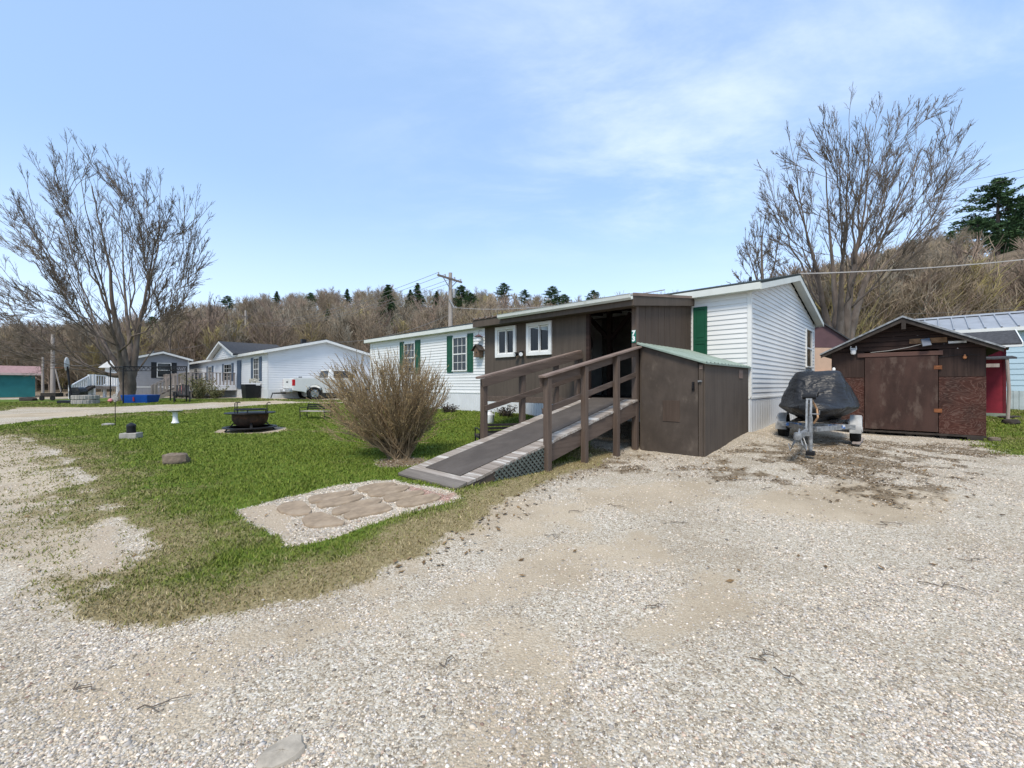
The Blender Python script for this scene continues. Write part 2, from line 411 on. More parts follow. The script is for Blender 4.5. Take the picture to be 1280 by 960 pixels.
def window(parent, Mx, a0, a1, z0, z1, cols=3, rows=2, frame='trim', pane='pane', y=0., fw=.045, proud=.05, hung=True, slider=False):
    b = MB()
    b.bx(a0, a1, y-proud, y, z1-fw, z1); b.bx(a0-.02, a1+.02, y-proud-.02, y, z0, z0+fw)
    b.bx(a0, a0+fw, y-proud, y, z0+fw, z1-fw); b.bx(a1-fw, a1, y-proud, y, z0+fw, z1-fw)
    ax, bx_ = a0+fw, a1-fw; zz0, zz1 = z0+fw, z1-fw; mid = (zz0+zz1)/2
    if hung: b.bx(ax, bx_, y-proud+.008, y-.012, mid-.022, mid+.022)
    if slider:
        m = (ax+bx_)/2; b.bx(m-.025, m+.025, y-proud+.006, y-.01, zz0, zz1)
        for q0, q1 in ((ax, m-.025), (m+.025, bx_)):
            b.bx(q0, q0+.02, y-proud+.012, y-.01, zz0, zz1); b.bx(q1-.02, q1, y-proud+.012, y-.01, zz0, zz1)
            b.bx(q0+.02, q1-.02, y-proud+.012, y-.01, zz0, zz0+.02); b.bx(q0+.02, q1-.02, y-proud+.012, y-.01, zz1-.02, zz1)
    for i in range(1, cols):
        x = ax+(bx_-ax)*i/cols; b.bx(x-.008, x+.008, y-proud+.02, y-.016, zz0, zz1)
    if hung:
        for lo, hi in ((zz0, mid-.022), (mid+.022, zz1)):
            for j in range(1, rows):
                z = lo+(hi-lo)*j/rows; b.bx(ax, bx_, y-proud+.021, y-.0165, z-.008, z+.008)
    w = b.build('window', frame, parent, Mx, bevel=.004)
    p = MB(); yy = y-.02; p.add([(ax,yy,zz0),(bx_,yy,zz0),(bx_,yy,zz1),(ax,yy,zz1)], [(0,1,2,3)])
    p.build('pane', pane, w, Mx); return w
def shutter(parent, Mx, a0, a1, z0, z1, mat, y=0.):
    b = MB(); b.bx(a0, a1, y-.03, y-.012, z0, z1); m = (z0+z1)/2
    f = .05 if a1-a0 > .2 else (a1-a0)*.2
    for lo, hi in ((z0, m), (m, z1)):
        b.bx(a0, a0+f, y-.042, y-.03, lo+.001, hi-.001); b.bx(a1-f, a1, y-.042, y-.03, lo+.001, hi-.001)
        b.bx(a0+f, a1-f, y-.042, y-.03, hi-f*1.2, hi-.001); b.bx(a0+f, a1-f, y-.042, y-.03, lo+.001, lo+f*1.2)
        b.bx(a0+f*1.6, a1-f*1.6, y-.038, y-.03, lo+f*1.8, hi-f*1.8)
    return b.build('shutter', mat, parent, Mx, bevel=.003)
# ------------------------------------------------------------------ camera, sky, sun
cam = bpy.data.cameras.new('camera'); co = bpy.data.objects.new('camera', cam); COL.objects.link(co)
co.location = (0, 0, EYE); co.rotation_euler = (R(90), 0, 0)
cam.sensor_width = 36; cam.lens = 36*F/1280; cam.shift_y = .0008; cam.clip_start = .05; cam.clip_end = 3000
SC.camera = co
SUN_AZ, SUN_EL = R(197), R(55)           # clockwise from +Y
wd = bpy.data.worlds.new('World'); SC.world = wd; wd.use_nodes = True
t = wd.node_tree; bg = t.nodes['Background']
sky = t.nodes.new('ShaderNodeTexSky'); sky.sky_type = 'NISHITA'; sky.sun_disc = False
sky.sun_elevation = SUN_EL; sky.sun_rotation = SUN_AZ; sky.air_density = 1.0; sky.dust_density = .6; sky.ozone_density = 2.0
tc = t.nodes.new('ShaderNodeTexCoord'); sep = t.nodes.new('ShaderNodeSeparateXYZ'); t.links.new(tc.outputs['Generated'], sep.inputs[0])
def mt(op, a, b=0.):
    o = t.nodes.new('ShaderNodeMath'); o.operation = op
    for i, v in enumerate((a, b)):
        if hasattr(v, 'node'): t.links.new(v, o.inputs[i])
        else: o.inputs[i].default_value = v
    return o.outputs[0]
def mr(f, a, b, c=0., d=1.):
    o = t.nodes.new('ShaderNodeMapRange'); o.interpolation_type = 'SMOOTHSTEP'
    for i, v in enumerate((a, b, c, d)): o.inputs[i+1].default_value = v
    t.links.new(f, o.inputs[0]); return o.outputs[0]
zz = mt('ADD', mt('MAXIMUM', sep.outputs[2], 0.0), .12)
cx_ = mt('DIVIDE', sep.outputs[0], zz); cy_ = mt('DIVIDE', sep.outputs[1], zz)
cb = t.nodes.new('ShaderNodeCombineXYZ'); t.links.new(cx_, cb.inputs[0]); t.links.new(cy_, cb.inputs[1])
mp = t.nodes.new('ShaderNodeMapping'); mp.inputs['Rotation'].default_value = (0, 0, R(28)); mp.inputs['Scale'].default_value = (.95, 1.7, 1); mp.inputs['Location'].default_value = (1.9, .55, 0)
t.links.new(cb.outputs[0], mp.inputs[0])
nz = t.nodes.new('ShaderNodeTexNoise'); nz.inputs['Scale'].default_value = 1.15; nz.inputs['Detail'].default_value = 7; nz.inputs['Roughness'].default_value = .62; nz.inputs['Distortion'].default_value = .35
t.links.new(mp.outputs[0], nz.inputs['Vector'])
side = mr(mt('SUBTRACT', sep.outputs[0], mt('MULTIPLY', sep.outputs[1], .0)), -.55, .35, .0, 1.)     # thin cirrus, mostly to the right
cl = mt('MULTIPLY', mr(nz.outputs[0], .37, .84), side)
cl = mt('MULTIPLY', cl, mr(sep.outputs[2], .20, .46, .08, 1.))
mx = t.nodes.new('ShaderNodeMix'); mx.data_type = 'RGBA'
hs = t.nodes.new('ShaderNodeMix'); hs.data_type = 'RGBA'; hs.blend_type = 'MULTIPLY'; hs.inputs[0].default_value = 1.0
t.links.new(sky.outputs[0], hs.inputs[6]); hs.inputs[7].default_value = (.93, 1.0, .98, 1)
veil = t.nodes.new('ShaderNodeMix'); veil.data_type = 'RGBA'      # high thin haze over the whole sky
veil.inputs[0].default_value = .44; t.links.new(hs.outputs[2], veil.inputs[6]); veil.inputs[7].default_value = (3.9, 5.65, 8.7, 1)
hz_ = t.nodes.new('ShaderNodeMix'); hz_.data_type = 'RGBA'; t.links.new(mr(sep.outputs[2], .0, .42, .62, .0), hz_.inputs[0]); t.links.new(veil.outputs[2], hz_.inputs[6]); hz_.inputs[7].default_value = (5.7, 6.7, 8.3, 1)
t.links.new(mt('MULTIPLY', cl, .50), mx.inputs[0]); t.links.new(hz_.outputs[2], mx.inputs[6]); mx.inputs[7].default_value = (7.3, 7.7, 8.6, 1)
t.links.new(mx.outputs[2], bg.inputs[0]); bg.inputs[1].default_value = .105
sl = bpy.data.lights.new('sun', 'SUN'); so = bpy.data.objects.new('sun', sl); COL.objects.link(so)
sl.energy = 2.1; sl.angle = R(16); sl.color = (1, .915, .79)
sd = Vector((math.sin(SUN_AZ)*math.cos(SUN_EL), math.cos(SUN_AZ)*math.cos(SUN_EL), math.sin(SUN_EL)))
so.rotation_euler = sd.to_track_quat('Z', 'Y').to_euler(); so.location = (0, -5, 30)
SC.view_settings.view_transform = 'Standard'; SC.view_settings.look = 'None'; SC.view_settings.exposure = .80; SC.view_settings.gamma = 1
SC.view_settings.use_curve_mapping = False
SC.cycles.use_denoising = True; SC.cycles.max_bounces = 6; SC.cycles.transparent_max_bounces = 8
SC.cycles.use_adaptive_sampling = True; SC.cycles.adaptive_threshold = .01

# ------------------------------------------------------------------ ground zones (world outlines)
LAWN = wp([(775,569),(730,588),(690,602),(640,631),(585,662),(520,700),(460,726),(380,750),(290,770),(190,785),(95,792),(72,776),(108,745),(168,722),(176,690),(152,655),(126,620),(98,590),(66,562),(30,547),(0,541),(-60,537),(0,531),(60,524),(140,517),(220,513.5),(335,506),(380,503.5),(430,504),(520,507),(560,512),(606,514),(660,517),(700,530),(740,556)])
LAWN_EDGE = wp([(775,569),(730,588),(690,602),(640,631),(585,662),(520,700),(460,726),(380,750),(290,770),(190,785),(95,792)])
LAWN_LEFT = wp([(95,792),(72,776),(108,745),(168,722),(176,690),(152,655),(126,620),(98,590),(66,562),(30,547),(0,541)])
VERGE = wp([(-140,541),(-140,640),(-20,715),(60,770),(95,795),(120,745),(176,715),(176,690),(152,655),(126,620),(98,590),(66,562),(30,547),(0,541),(-60,537)])
ROAD = wp([(-160,541),(0,531.5),(85,521),(142,515.5),(213,513),(260,510),(300,507.5),(350,504),(350,501.5),(260,504.3),(130,510),(0,516),(-160,524)])
FAR = wp([(-150,519),(0,513.5),(25,509),(130,509),(260,503.5),(300,501.8),(350,500.8),(430,503),(520,505),(520,500),(400,499.5),(340,499),(165,497),(100,498),(25,499),(-150,501)])
RLAWN = [(x, y) for x, y in wp([(1229,560),(1262,569),(1330,573)])]+[(19,9.5),(30,12),(30,30),(12,24),(13.6,13.2),(12.2,11.6)]
BED = wp([(p[0]/3.048+280, p[1]/3.048+560) for p in [(45,240),(110,228),(210,200),(310,175),(430,145),(560,128),(650,122),(720,140),(830,160),(880,172),(900,195),(830,215),(700,250),(560,290),(420,345),(330,365),(230,388),(215,350),(120,310),(60,265)]])
SAND = wp([(p[0]/3.048+280, p[1]/3.048+560) for p in [(45,240),(110,228),(200,215),(262,262),(280,330),(235,385),(215,350),(120,310),(60,265)]])
REDG = wp([(490,603),(555,618),(572,616),(560,630),(530,622)])
PIT = wp([(266,541),(280,536),(300,533),(340,533),(358,535),(361,537),(345,541),(315,543),(285,543)])
BARE = wp([(105,668),(128,652),(150,655),(158,690),(150,712),(110,716),(92,700)])
LITTER = [wp(q) for q in ([(880,582),(950,548),(1060,552),(1140,556),(1230,566),(1220,604),(1120,630),(1010,616),(900,604)],
    [(740,560),(800,568),(880,580),(860,592),(780,590),(730,584)], [(1040,548),(1240,556),(1260,572),(1100,566)], [(-40,852),(60,838),(118,846),(60,872),(-40,890)], [(70,885),(130,858),(150,862),(90,892)])]
FINES = [wp(q) for q in ([(560,720),(700,680),(800,668),(830,700),(720,730),(620,760),(480,800),(420,790)], [(760,770),(900,730),(960,760),(880,800),(800,830),(740,800)],
    [(0,850),(200,800),(440,760),(560,730),(500,780),(330,830),(180,900),(0,940)], [(930,610),(1060,600),(1200,620),(1180,650),(1050,660),(940,640)], [(640,640),(760,600),(880,600),(900,620),(780,640),(690,660)])]
HOUSE_FOOT = [tuple((HM @ Vector(p)).xy) for p in ((-16.4,0,0),(0,0,0),(0,7.58,0),(-16.4,7.58,0))]
PORCH_FOOT = [tuple((HM @ Vector(p)).xy) for p in ((-5.5,-2.7,0),(-.0,-2.7,0),(0,.2,0),(-5.5,.2,0))]
def zones(x, y):
    n1 = fbm(x*1.3, y*1.3, 3)-.5; n2 = fbm(x*4.5, y*4.5, 9)-.5; n3 = fbm(x*14, y*14, 21, 3)-.5; nb = fbm(x*.45, y*.45, 31)-.5
    jit = n1*.5+n2*.32+n3*.16
    dl = sd_poly(x, y, LAWN)
    lawn = sstep(-.12, .16, dl+jit*.8)
    de = d_line(x, y, LAWN_EDGE); dlf = d_line(x, y, LAWN_LEFT)
    dry = np.maximum(1-sstep(.1, 1.15, de+n1*.9+n2*.5), .75*(1-sstep(.0, 1.25, dlf+n1*1.1+n2*.8)))
    dry = np.maximum(dry, .75*sstep(.12, .30, nb+n2*.35))
    v = sd_poly(x, y, VERGE)
    vm = sstep(-.2, .25, v+jit)*np.clip(.14+.66*np.exp(-np.maximum(-dl-n1*.8, 0)/.42)+n1*.5+n2*.9+n3*.9, 0, 1)
    dry = np.where(vm > lawn, np.maximum(dry, .66+n2*.8), dry); lawn = np.maximum(lawn, vm*.9)
    bare = sstep(-.1, .12, sd_poly(x, y, BARE)+jit*.5); lawn = lawn*(1-.85*bare)
    fr = sstep(-.3, .3, sd_poly(x, y, FAR)+jit*1.5); lawn = np.maximum(lawn, fr); dry = np.where(fr > .3, np.maximum(.3+nb*1.2, 0), dry)
    rl = sstep(-.25, .3, sd_poly(x, y, RLAWN)+jit*1.6); dry = np.where(rl > lawn, .35+n1*.8, dry); lawn = np.maximum(lawn, rl)
    lawn = lawn*(1-sstep(-.1, .1, sd_poly(x, y, ROAD)+jit*.45))
    bed = sstep(-.05, .06, sd_poly(x, y, BED)+jit*.16); pit = sstep(-.08, .08, sd_poly(x, y, PIT)+jit*.3)
    lawn = lawn*(1-bed)*(1-pit)
    bush = 1-sstep(.25, .55, np.hypot(x+1.72, (y-6.72)*1.0)+jit*.5)
    lawn = lawn*(1-.9*bush)
    under = sstep(-.05, .35, sd_poly(x, y, PORCH_FOOT)); lawn = lawn*(1-.8*under*sstep(-.1,.15,n1+n2))
    far = sstep(44, 60, np.hypot(x, y)); 
    sand = np.clip(sstep(-.05, .1, sd_poly(x, y, SAND)+jit*.25)+pit*.9+bare*.75, 0, 1)
    fines = .75*sstep(-.3, .3, v+jit)
    for q in FINES: fines = np.maximum(fines, sstep(-.25, .3, sd_poly(x, y, q)+jit*1.3))
    fines = np.maximum(fines, .85*sstep(.02, .22, nb+n2*.4))
    lit = np.zeros_like(x)
    for q in LITTER: lit = np.maximum(lit, sstep(-.35, .35, sd_poly(x, y, q)+jit*1.5))
    edge = (1-sstep(.0, .38, np.abs(dl)+n2*.3))*sstep(-2.2, 1.5, x)*.6
    lit = np.maximum(lit*sstep(-.2, .15, n1+n2*.8), np.maximum(edge, bush)); lit = np.maximum(lit, 0); lit = np.maximum(lit, far); lit = np.maximum(lit, under*.7)
    red = sstep(-.05, .1, sd_poly(x, y, REDG)+jit*.2)
    return lawn, np.clip(dry, 0, 1), sand, fines, np.clip(lit, 0, 1), red, bed, far

def axis(lo, dl, dh, hi, step, g=1.13):
    a = list(np.arange(dl, dh+1e-6, step)); s = step; x = a[-1]
    while x < hi: s = min(s*g, 60); x += s; a.append(x)
    s = step; x = a[0]; pre = []
    while x > lo: s = min(s*g, 60); x -= s; pre.append(x)
    return np.array(pre[::-1]+a)
gx = axis(-900, -11, 14, 900, .085, 1.045); gy = axis(-200, .8, 13.5, 1500, .075, 1.035)
X, Y = np.meshgrid(gx, gy); xs = X.ravel(); ys = Y.ravel()
Z = gz_arr(xs, ys)
lawn, dry, sand, fines, lit, red, bed, far = zones(xs, ys)
near = 1-sstep(14, 22, np.hypot(xs, ys))
Z = Z+near*(1-.9*bed)*((fbm(xs*.8, ys*.8, 5)-.5)*.05+(fbm(xs*5, ys*5, 6)-.5)*.022)+near*lawn*.018
nx, ny = len(gx), len(gy)
ii = (np.arange(ny-1)[:,None]*nx+np.arange(nx-1)[None,:]).ravel()
quads = np.stack([ii, ii+1, ii+nx+1, ii+nx], 1).ravel()
def ground_mat():
    n = NT('gravel and lawn ground'); P = n.coord()
    A = {k: n.attr(k)[2] for k in ('lawn','dry','sand','fines','litter','red','far')}
    # stones: two sizes of cells with their own tones
    def cells(scale):
        v = n.n('ShaderNodeTexVoronoi'); v.inputs['Scale'].default_value = scale; n.l(P, v.inputs['Vector']); return v
    v1 = cells(75); v2 = cells(140)
    s1 = n.n('ShaderNodeSeparateColor'); n.l(v1.outputs['Color'], s1.inputs[0]); s2 = n.n('ShaderNodeSeparateColor'); n.l(v2.outputs['Color'], s2.inputs[0])
    tones = [(0,(.14,.11,.08)),(.14,(.25,.205,.145)),(.36,(.385,.325,.24)),(.62,(.50,.44,.345)),(.84,(.61,.56,.465)),(1,(.76,.72,.63))]
    c1 = n.cramp(s1.outputs[0], tones); c2 = n.cramp(s2.outputs[1], tones)
    g = n.mix(n.ramp(n.noise(P, 30, 2), .4, .6), c1, c2)
    fin = n.mix(n.ramp(n.noise(P, 120, 4), .3, .7), (.38,.30,.205), (.54,.455,.335))
    fm = n.ramp(n.math('ADD', A['fines'], n.math('MULTIPLY', n.math('SUBTRACT', n.noise(P, 9, 7, .7), .5), 1.5)), .15, .95, .1, .92)
    g = n.mix(fm, g, fin)
    big = n.noise(P, .9, 6, .6)
    g = n.mix(n.ramp(big, .40, .68, 0, .7), g, n.mix(.6, g, (.25,.19,.12)))
    litter = n.cramp(n.noise(P, 75, 5, .7), [(.25,(.035,.024,.015)),(.45,(.12,.085,.05)),(.6,(.22,.165,.10)),(.8,(.40,.34,.26))])
    lm = n.ramp(n.math('ADD', A['litter'], n.math('MULTIPLY', n.math('SUBTRACT', n.noise(P, 17, 7, .7), .5), 1.6)), .25, .95, 0, .88)
    g = n.mix(lm, g, litter)
    sandc = n.mix(n.ramp(n.noise(P, 90, 5), .3, .7), (.34,.265,.185), (.50,.42,.315))
    sm = n.ramp(n.math('ADD', A['sand'], n.math('MULTIPLY', n.math('SUBTRACT', n.noise(P, 12, 6), .5), .5)), .3, .7)
    g = n.mix(sm, g, sandc)
    g = n.mix(A['red'], g, n.cramp(s1.outputs[1], [(0,(.16,.09,.065)),(.6,(.33,.20,.15)),(1,(.5,.42,.36))]))
    fr_g = n.cramp(n.noise(P, 26, 6, .65), [(.3,(.058,.092,.012)),(.5,(.095,.148,.018)),(.72,(.15,.21,.030))])
    fr_d = n.cramp(n.noise(P, 40, 6, .7), [(.3,(.14,.11,.05)),(.55,(.26,.21,.11)),(.8,(.42,.35,.21))])
    dm = n.ramp(n.math('ADD', A['dry'], n.math('MULTIPLY', n.math('SUBTRACT', n.noise(P, 7, 6, .7), .5), 1.0)), .25, .85)
    gr = n.mix(dm, fr_g, fr_d)
    lawnm = n.ramp(n.math('ADD', A['lawn'], n.math('MULTIPLY', n.math('SUBTRACT', n.noise(P, 22, 6, .7), .5), 1.0)), .35, .75)
    col = n.mix(lawnm, g, gr)
    h = n.math('SUBTRACT', 1., n.math('MINIMUM', v1.outputs['Distance'], 1.0)) if False else n.math('MULTIPLY', v1.outputs['Distance'], -1.)
    h = n.math('ADD', h, n.math('MULTIPLY', n.noise(P, 160, 3), .6))
    n.bump(h, .7, .010)
    return n.out(col, .95, 0, .15)
M['ground'] = ground_mat()
ground = fast_mesh('ground', np.c_[xs, ys, Z], quads, 4, M['ground'], dict(lawn=lawn, dry=dry, sand=sand, fines=fines, litter=lit, red=red, far=far))
ground['kind'] = 'structure'
for p in (ground.data,): p.polygons.foreach_set('use_smooth', [True]*len(p.polygons))
from bisect import bisect_right
Zg = Z.reshape(ny, nx)
def surf(x, y):
    """height of the built ground sheet (arrays)"""
    i = np.clip(np.searchsorted(gx, x)-1, 0, nx-2); j = np.clip(np.searchsorted(gy, y)-1, 0, ny-2)
    fx = (x-gx[i])/(gx[i+1]-gx[i]); fy = (y-gy[j])/(gy[j+1]-gy[j])
    return (Zg[j,i]*(1-fx)+Zg[j,i+1]*fx)*(1-fy)+(Zg[j+1,i]*(1-fx)+Zg[j+1,i+1]*fx)*fy
def sf(x, y): return float(surf(np.array([x]), np.array([y]))[0])

# ------------------------------------------------------------------ grass (stuff)
def grass():
    N = 760000
    Yp = 1.9+(RNG.random(N)**1.6)*24; Xp = (RNG.random(N)*2.75-1.42)*Yp
    lw, dr, sa, fi, li, re, be, fa = zones(Xp, Yp)
    keep = (RNG.random(N) < lw*np.where(dr > .75, .6, 1.)) & (lw > .12) & (sd_poly(Xp, Yp, HOUSE_FOOT) < .02)
    Xp, Yp, dr, lw = Xp[keep], Yp[keep], dr[keep], lw[keep]; n = len(Xp)
    Zp = surf(Xp, Yp)-.006
    tuft = fbm(Xp*3.1, Yp*3.1, 77)
    hgt = (.014+.026*RNG.random(n))*(.55+.9*tuft)*np.where(dr > .6, .72, 1.)*(1+Yp*.02); wid = (.0020+.0009*Yp)*(.7+.6*RNG.random(n))
    a = RNG.random(n)*2*math.pi; lean = hgt*(.25+.85*RNG.random(n)); la = RNG.random(n)*2*math.pi
    P0 = np.c_[Xp, Yp, Zp]; wv = np.c_[np.cos(a)*wid, np.sin(a)*wid, np.zeros(n)]
    mid = P0+np.c_[np.cos(la)*lean*.35, np.sin(la)*lean*.35, hgt*.62]; tip = P0+np.c_[np.cos(la)*lean, np.sin(la)*lean, hgt]
    V = np.stack([P0-wv, P0+wv, mid+wv*.62, mid-wv*.62, tip], 1)
    base = np.arange(n)[:,None]*5
    tri = np.concatenate([base+np.array([[0,1,2]]), base+np.array([[0,2,3]]), base+np.array([[3,2,4]])], 1).ravel()
    dd = np.clip(dr+(RNG.random(n)-.5)*.75+(fbm(Xp*6, Yp*6, 55)-.5)*.6, 0, 1)[:,None]; k = RNG.random(n)[:,None]
    lush = np.array([.094,.140,.014])*(1-k)+np.array([.205,.250,.038])*k
    st = np.array([.20,.155,.070])*(1-k)+np.array([.46,.38,.22])*k
    mid_c = np.array([.17,.185,.045])
    c = np.where(dd < .5, lush*(1-2*dd)+mid_c*2*dd, mid_c*(2-2*dd)+st*(2*dd-1))
    c = np.repeat(np.c_[c, np.ones(n)][:,None,:], 5, 1).reshape(-1, 4)
    g = NT('grass blades'); at_ = g.attr('tint')[0]; g.out(at_, .75, 0, .2)
    g.b.inputs['Transmission Weight'].default_value = 0
    o = fast_mesh('grass', V.reshape(-1, 3), tri, 3, g.m, {'tint': c}); o['kind'] = 'stuff'; o['label'] = 'short spring grass, green in the middle and straw coloured along the gravel'
grass()

# ------------------------------------------------------------------ loose gravel (stuff)
def stones():
    N = 620000
    Yp = 1.35+RNG.random(N)**1.7*9.5; Xp = (RNG.random(N)*2.7-1.35)*Yp
    lw, dr, sa, fi, li, re, be, fa = zones(Xp, Yp)
    clump = fbm(Xp*2.3, Yp*2.3, 91)
    dens = np.clip(1-lw*1.3, 0, 1)*(1-.8*sa)*(1-.78*fi)*(1-.45*li)*(.16+.70*sstep(.38, .66, clump))
    dens = np.maximum(dens, be*(1-sa)*1.5)
    keep = (RNG.random(N) < dens) & (sd_poly(Xp, Yp, HOUSE_FOOT) < -.02)
    Xp, Yp, re, be = Xp[keep], Yp[keep], re[keep], be[keep]; n = len(Xp)
    r = (.0024+.0052*RNG.random(n)**2.6)*(1+Yp*.07); r = np.where(RNG.random(n) < .006, r*1.9, r)
    r = np.where(be > .5, r*1.15, r)
    base = np.array([[1,0,0],[-1,0,0],[0,1,0],[0,-1,0],[0,0,1],[.6,.6,.55],[-.6,.55,.6],[-.55,-.6,.5],[.6,-.6,.6]], float)
    V = base[None]*(1+(RNG.random((n, 9, 3))-.5)*.55)
    V = V*np.c_[.8+.7*RNG.random(n), .7+.5*RNG.random(n), .45+.35*RNG.random(n)][:,None,:]
    a = RNG.random(n)*6.283; ca, sa_ = np.cos(a)[:,None], np.sin(a)[:,None]
    V = np.stack([V[...,0]*ca-V[...,1]*sa_, V[...,0]*sa_+V[...,1]*ca, V[...,2]], -1)*r[:,None,None]
    V = V+np.c_[Xp, Yp, surf(Xp, Yp)+r*.05][:,None,:]
    f = np.array([[0,2,5],[2,1,6],[1,3,7],[3,0,8],[0,5,8],[2,6,5],[1,7,6],[3,8,7],[5,6,4],[6,7,4],[7,8,4],[8,5,4]])
    tri = (np.arange(n)[:,None,None]*9+f[None]).reshape(-1)
    u = RNG.random(n); warm = RNG.random(n)
    tone = np.interp(u, [0,.10,.3,.6,.86,1], [.14,.26,.38,.49,.61,.77])
    c = np.stack([tone*(1.05+.05*(warm > .5)), tone*(.95-.02*(warm > .5)), tone*(.83-.11*(warm > .5))], 1)
    rd = (warm > .96)[:,None]; c = np.where(rd, np.c_[tone*.85+.04, tone*.70, tone*.54], c)
    c = np.where((re > .5)[:,None], np.c_[tone*.75+.06, tone*.56, tone*.46], c)
    c = np.repeat(np.c_[np.clip(c, 0, .85), np.ones(n)][:,None,:], 9, 1).reshape(-1, 4)
    g = NT('loose stones'); g.out(g.attr('tint')[0], .9, 0, .2)
    o = fast_mesh('gravel', V.reshape(-1, 3), tri, 3, g.m, {'tint': c}); o['kind'] = 'stuff'; o['label'] = 'loose pale crushed stone scattered over the parking lot'
stones()
def leaves():
    """dead leaf bits where the litter gathers"""
    N = 60000
    Yp = 3+RNG.random(N)**1.2*9.5; Xp = (RNG.random(N)*2.6-1.3)*Yp
    z = zones(Xp, Yp); keep = (RNG.random(N) < z[4]*.5+.004) & (z[0] < .8) & (sd_poly(Xp, Yp, HOUSE_FOOT) < -.02)
    Xp, Yp = Xp[keep], Yp[keep]; n = len(Xp); s = .012+.022*RNG.random(n)
    a = RNG.random(n)*6.283; u = np.c_[np.cos(a), np.sin(a), (RNG.random(n)-.5)*.7]*s[:,None]; w = np.c_[-np.sin(a), np.cos(a), (RNG.random(n)-.5)*.7]*(s*.5)[:,None]
    P = np.c_[Xp, Yp, surf(Xp, Yp)+.008+.01*RNG.random(n)]
    V = np.stack([P-u, P+w, P+u, P-w], 1).reshape(-1, 3)
    k = RNG.random(n)[:,None]; c = np.array([.055,.034,.018])*(1-k)+np.array([.26,.17,.085])*k
    c = np.repeat(np.c_[c, np.ones(n)][:,None,:], 4, 1).reshape(-1, 4)
    g = NT('dead leaf bits'); g.out(g.attr('tint')[0], .9, 0, .1)
    o = fast_mesh('leaf_litter', V, np.arange(n*4), 4, g.m, {'tint': c}); o['kind'] = 'stuff'; o['label'] = 'brown dead leaves strewn by the trailer and along the lawn edge'
leaves()

# ------------------------------------------------------------------ hills
_hx = [-1500,-300,0,60,130,190,250,330,400,480,560,640,700,770,850,930,1000,1080,1150,1200,1280,1400,1700,2600]
_hy = [440,420,414,413,410,402,386,372,366,363,365,366,374,380,384,376,352,326,305,290,270,245,215,215]
def hill_h(s, Yv):
    px = s*F+CX
    y = np.interp(px, _hx, _hy); k = sstep(700, 1000, px)
    Y1 = 260*(1-k)+125*k; Y0 = 58*(1-k)+36*k; tree = 11*(1-k)+11*k
    top = (HY-y)/F*Y1-tree*.85
    u = np.clip((Yv-Y0)/(Y1-Y0), 0, 1); prof = .55*u+.45*u*u*(3-2*u)
    back = np.clip((Yv-Y1)/160, 0, 1)
    return np.maximum(top, 3)*prof*(1-.35*back*back)-.6*(1-np.clip((Yv-Y0+4)/6, 0, 1)), Y0, Y1
hs_ = np.linspace(-3.2, 3.0, 130); hY = np.r_[np.linspace(34, 130, 26), np.geomspace(136, 460, 26)]
S2, Y2 = np.meshgrid(hs_, hY); hh, _, _ = hill_h(S2, Y2)
hz = hh+.43+(fbm(S2*6, Y2*.05, 41)-.5)*3*np.clip((Y2-60)/60, 0, 1)
ii = (np.arange(len(hY)-1)[:,None]*len(hs_)+np.arange(len(hs_)-1)[None,:]).ravel(); w_ = len(hs_)
M['hill'] = plain('leaf litter forest floor', (.14,.105,.068), .95, var=.35, vs=.12, alt=(.07,.062,.04), altk=(.5,.5,.7), bump=.6, bs=1.2, bd=.6)
hills = fast_mesh('hills', np.c_[(S2*Y2).ravel(), Y2.ravel(), hz.ravel()], np.stack([ii, ii+1, ii+w_+1, ii+w_], 1).ravel(), 4, M['hill']); hills['kind'] = 'structure'
def hill_z(x, y):
    s = x/y; h, _, _ = hill_h(np.array([s]), np.array([y])); return float(h[0])+.43
# ================================================================== main mobile home
def base_root(name, label, cat, x, y, z_eye, rot=HROT, Mx=HM, group=None):
    p = Mx @ Vector((x, y, 0)); return thing(name, label, cat, (p.x, p.y, EYE+z_eye), rot, group)
def pb(o_parent): return o_parent
L, W, ZF, ZE, ZR = 16.4, 7.55, -.275, 2.04, 2.89        # length, width, floor line, wall top, gable peak (from eye height)
home = base_root('mobile_home', 'white double wide mobile home with green shutters and a brown porch on its front', 'house', 0, 0, -.955)
b = MB()
siding(b, lambda z: (-L, 0), ZF, ZE)
b.build('front_wall', 'siding', home, HM)
EM = side_m(HM, 0)
b = MB()
def gab(z):
    if z <= ZE: return (0, W)
    k = (z-ZE)/(ZR-ZE); return (W/2*k, W-W/2*k)
siding(b, gab, ZF, ZR)
b.build('gable_wall', 'siding', home, EM)
b = MB(); b.prism([(-L,.02,-1.3),(-L,W-.02,-1.3),(-L,W-.02,ZE),(-L,W/2,ZR-.02),(-L,.02,ZE)], (L-.02,0,0)); b.build('core_wall', 'siding', home, HM)
b = MB(); ribs(b, -L, 0, -1.35, ZF, -.004, .1)
b.build('skirting', 'skirt', home, HM)
b = MB(); ribs(b, 0, W, -1.35, ZF, -.004, .205)
b.build('skirting', 'skirt', home, EM)
b = MB()
b.bx(-.002, .026, -.026, .055, ZF, ZE); b.bx(-.055, -.002, -.026, .0, ZF, ZE)          # corner post
b.bx(-.004, .024, W-.07, W+.02, ZF, ZE); b.bx(-L-.01, -L+.06, -.026, 0, ZF, ZE)
b.bx(-L, -.0, -.030, -.002, ZF-.03, ZF+.012); b.bx(.002, .030, .0, W, ZF-.03, ZF+.012)
b.bx(-1.232, -1.20, -.03, -.002, -.3, ZE); b.bx(-5.64, -5.50, -.028, -.002, ZF, ZE-.3)
b.build('corner_trim', 'trim', home, HM, bevel=.004)
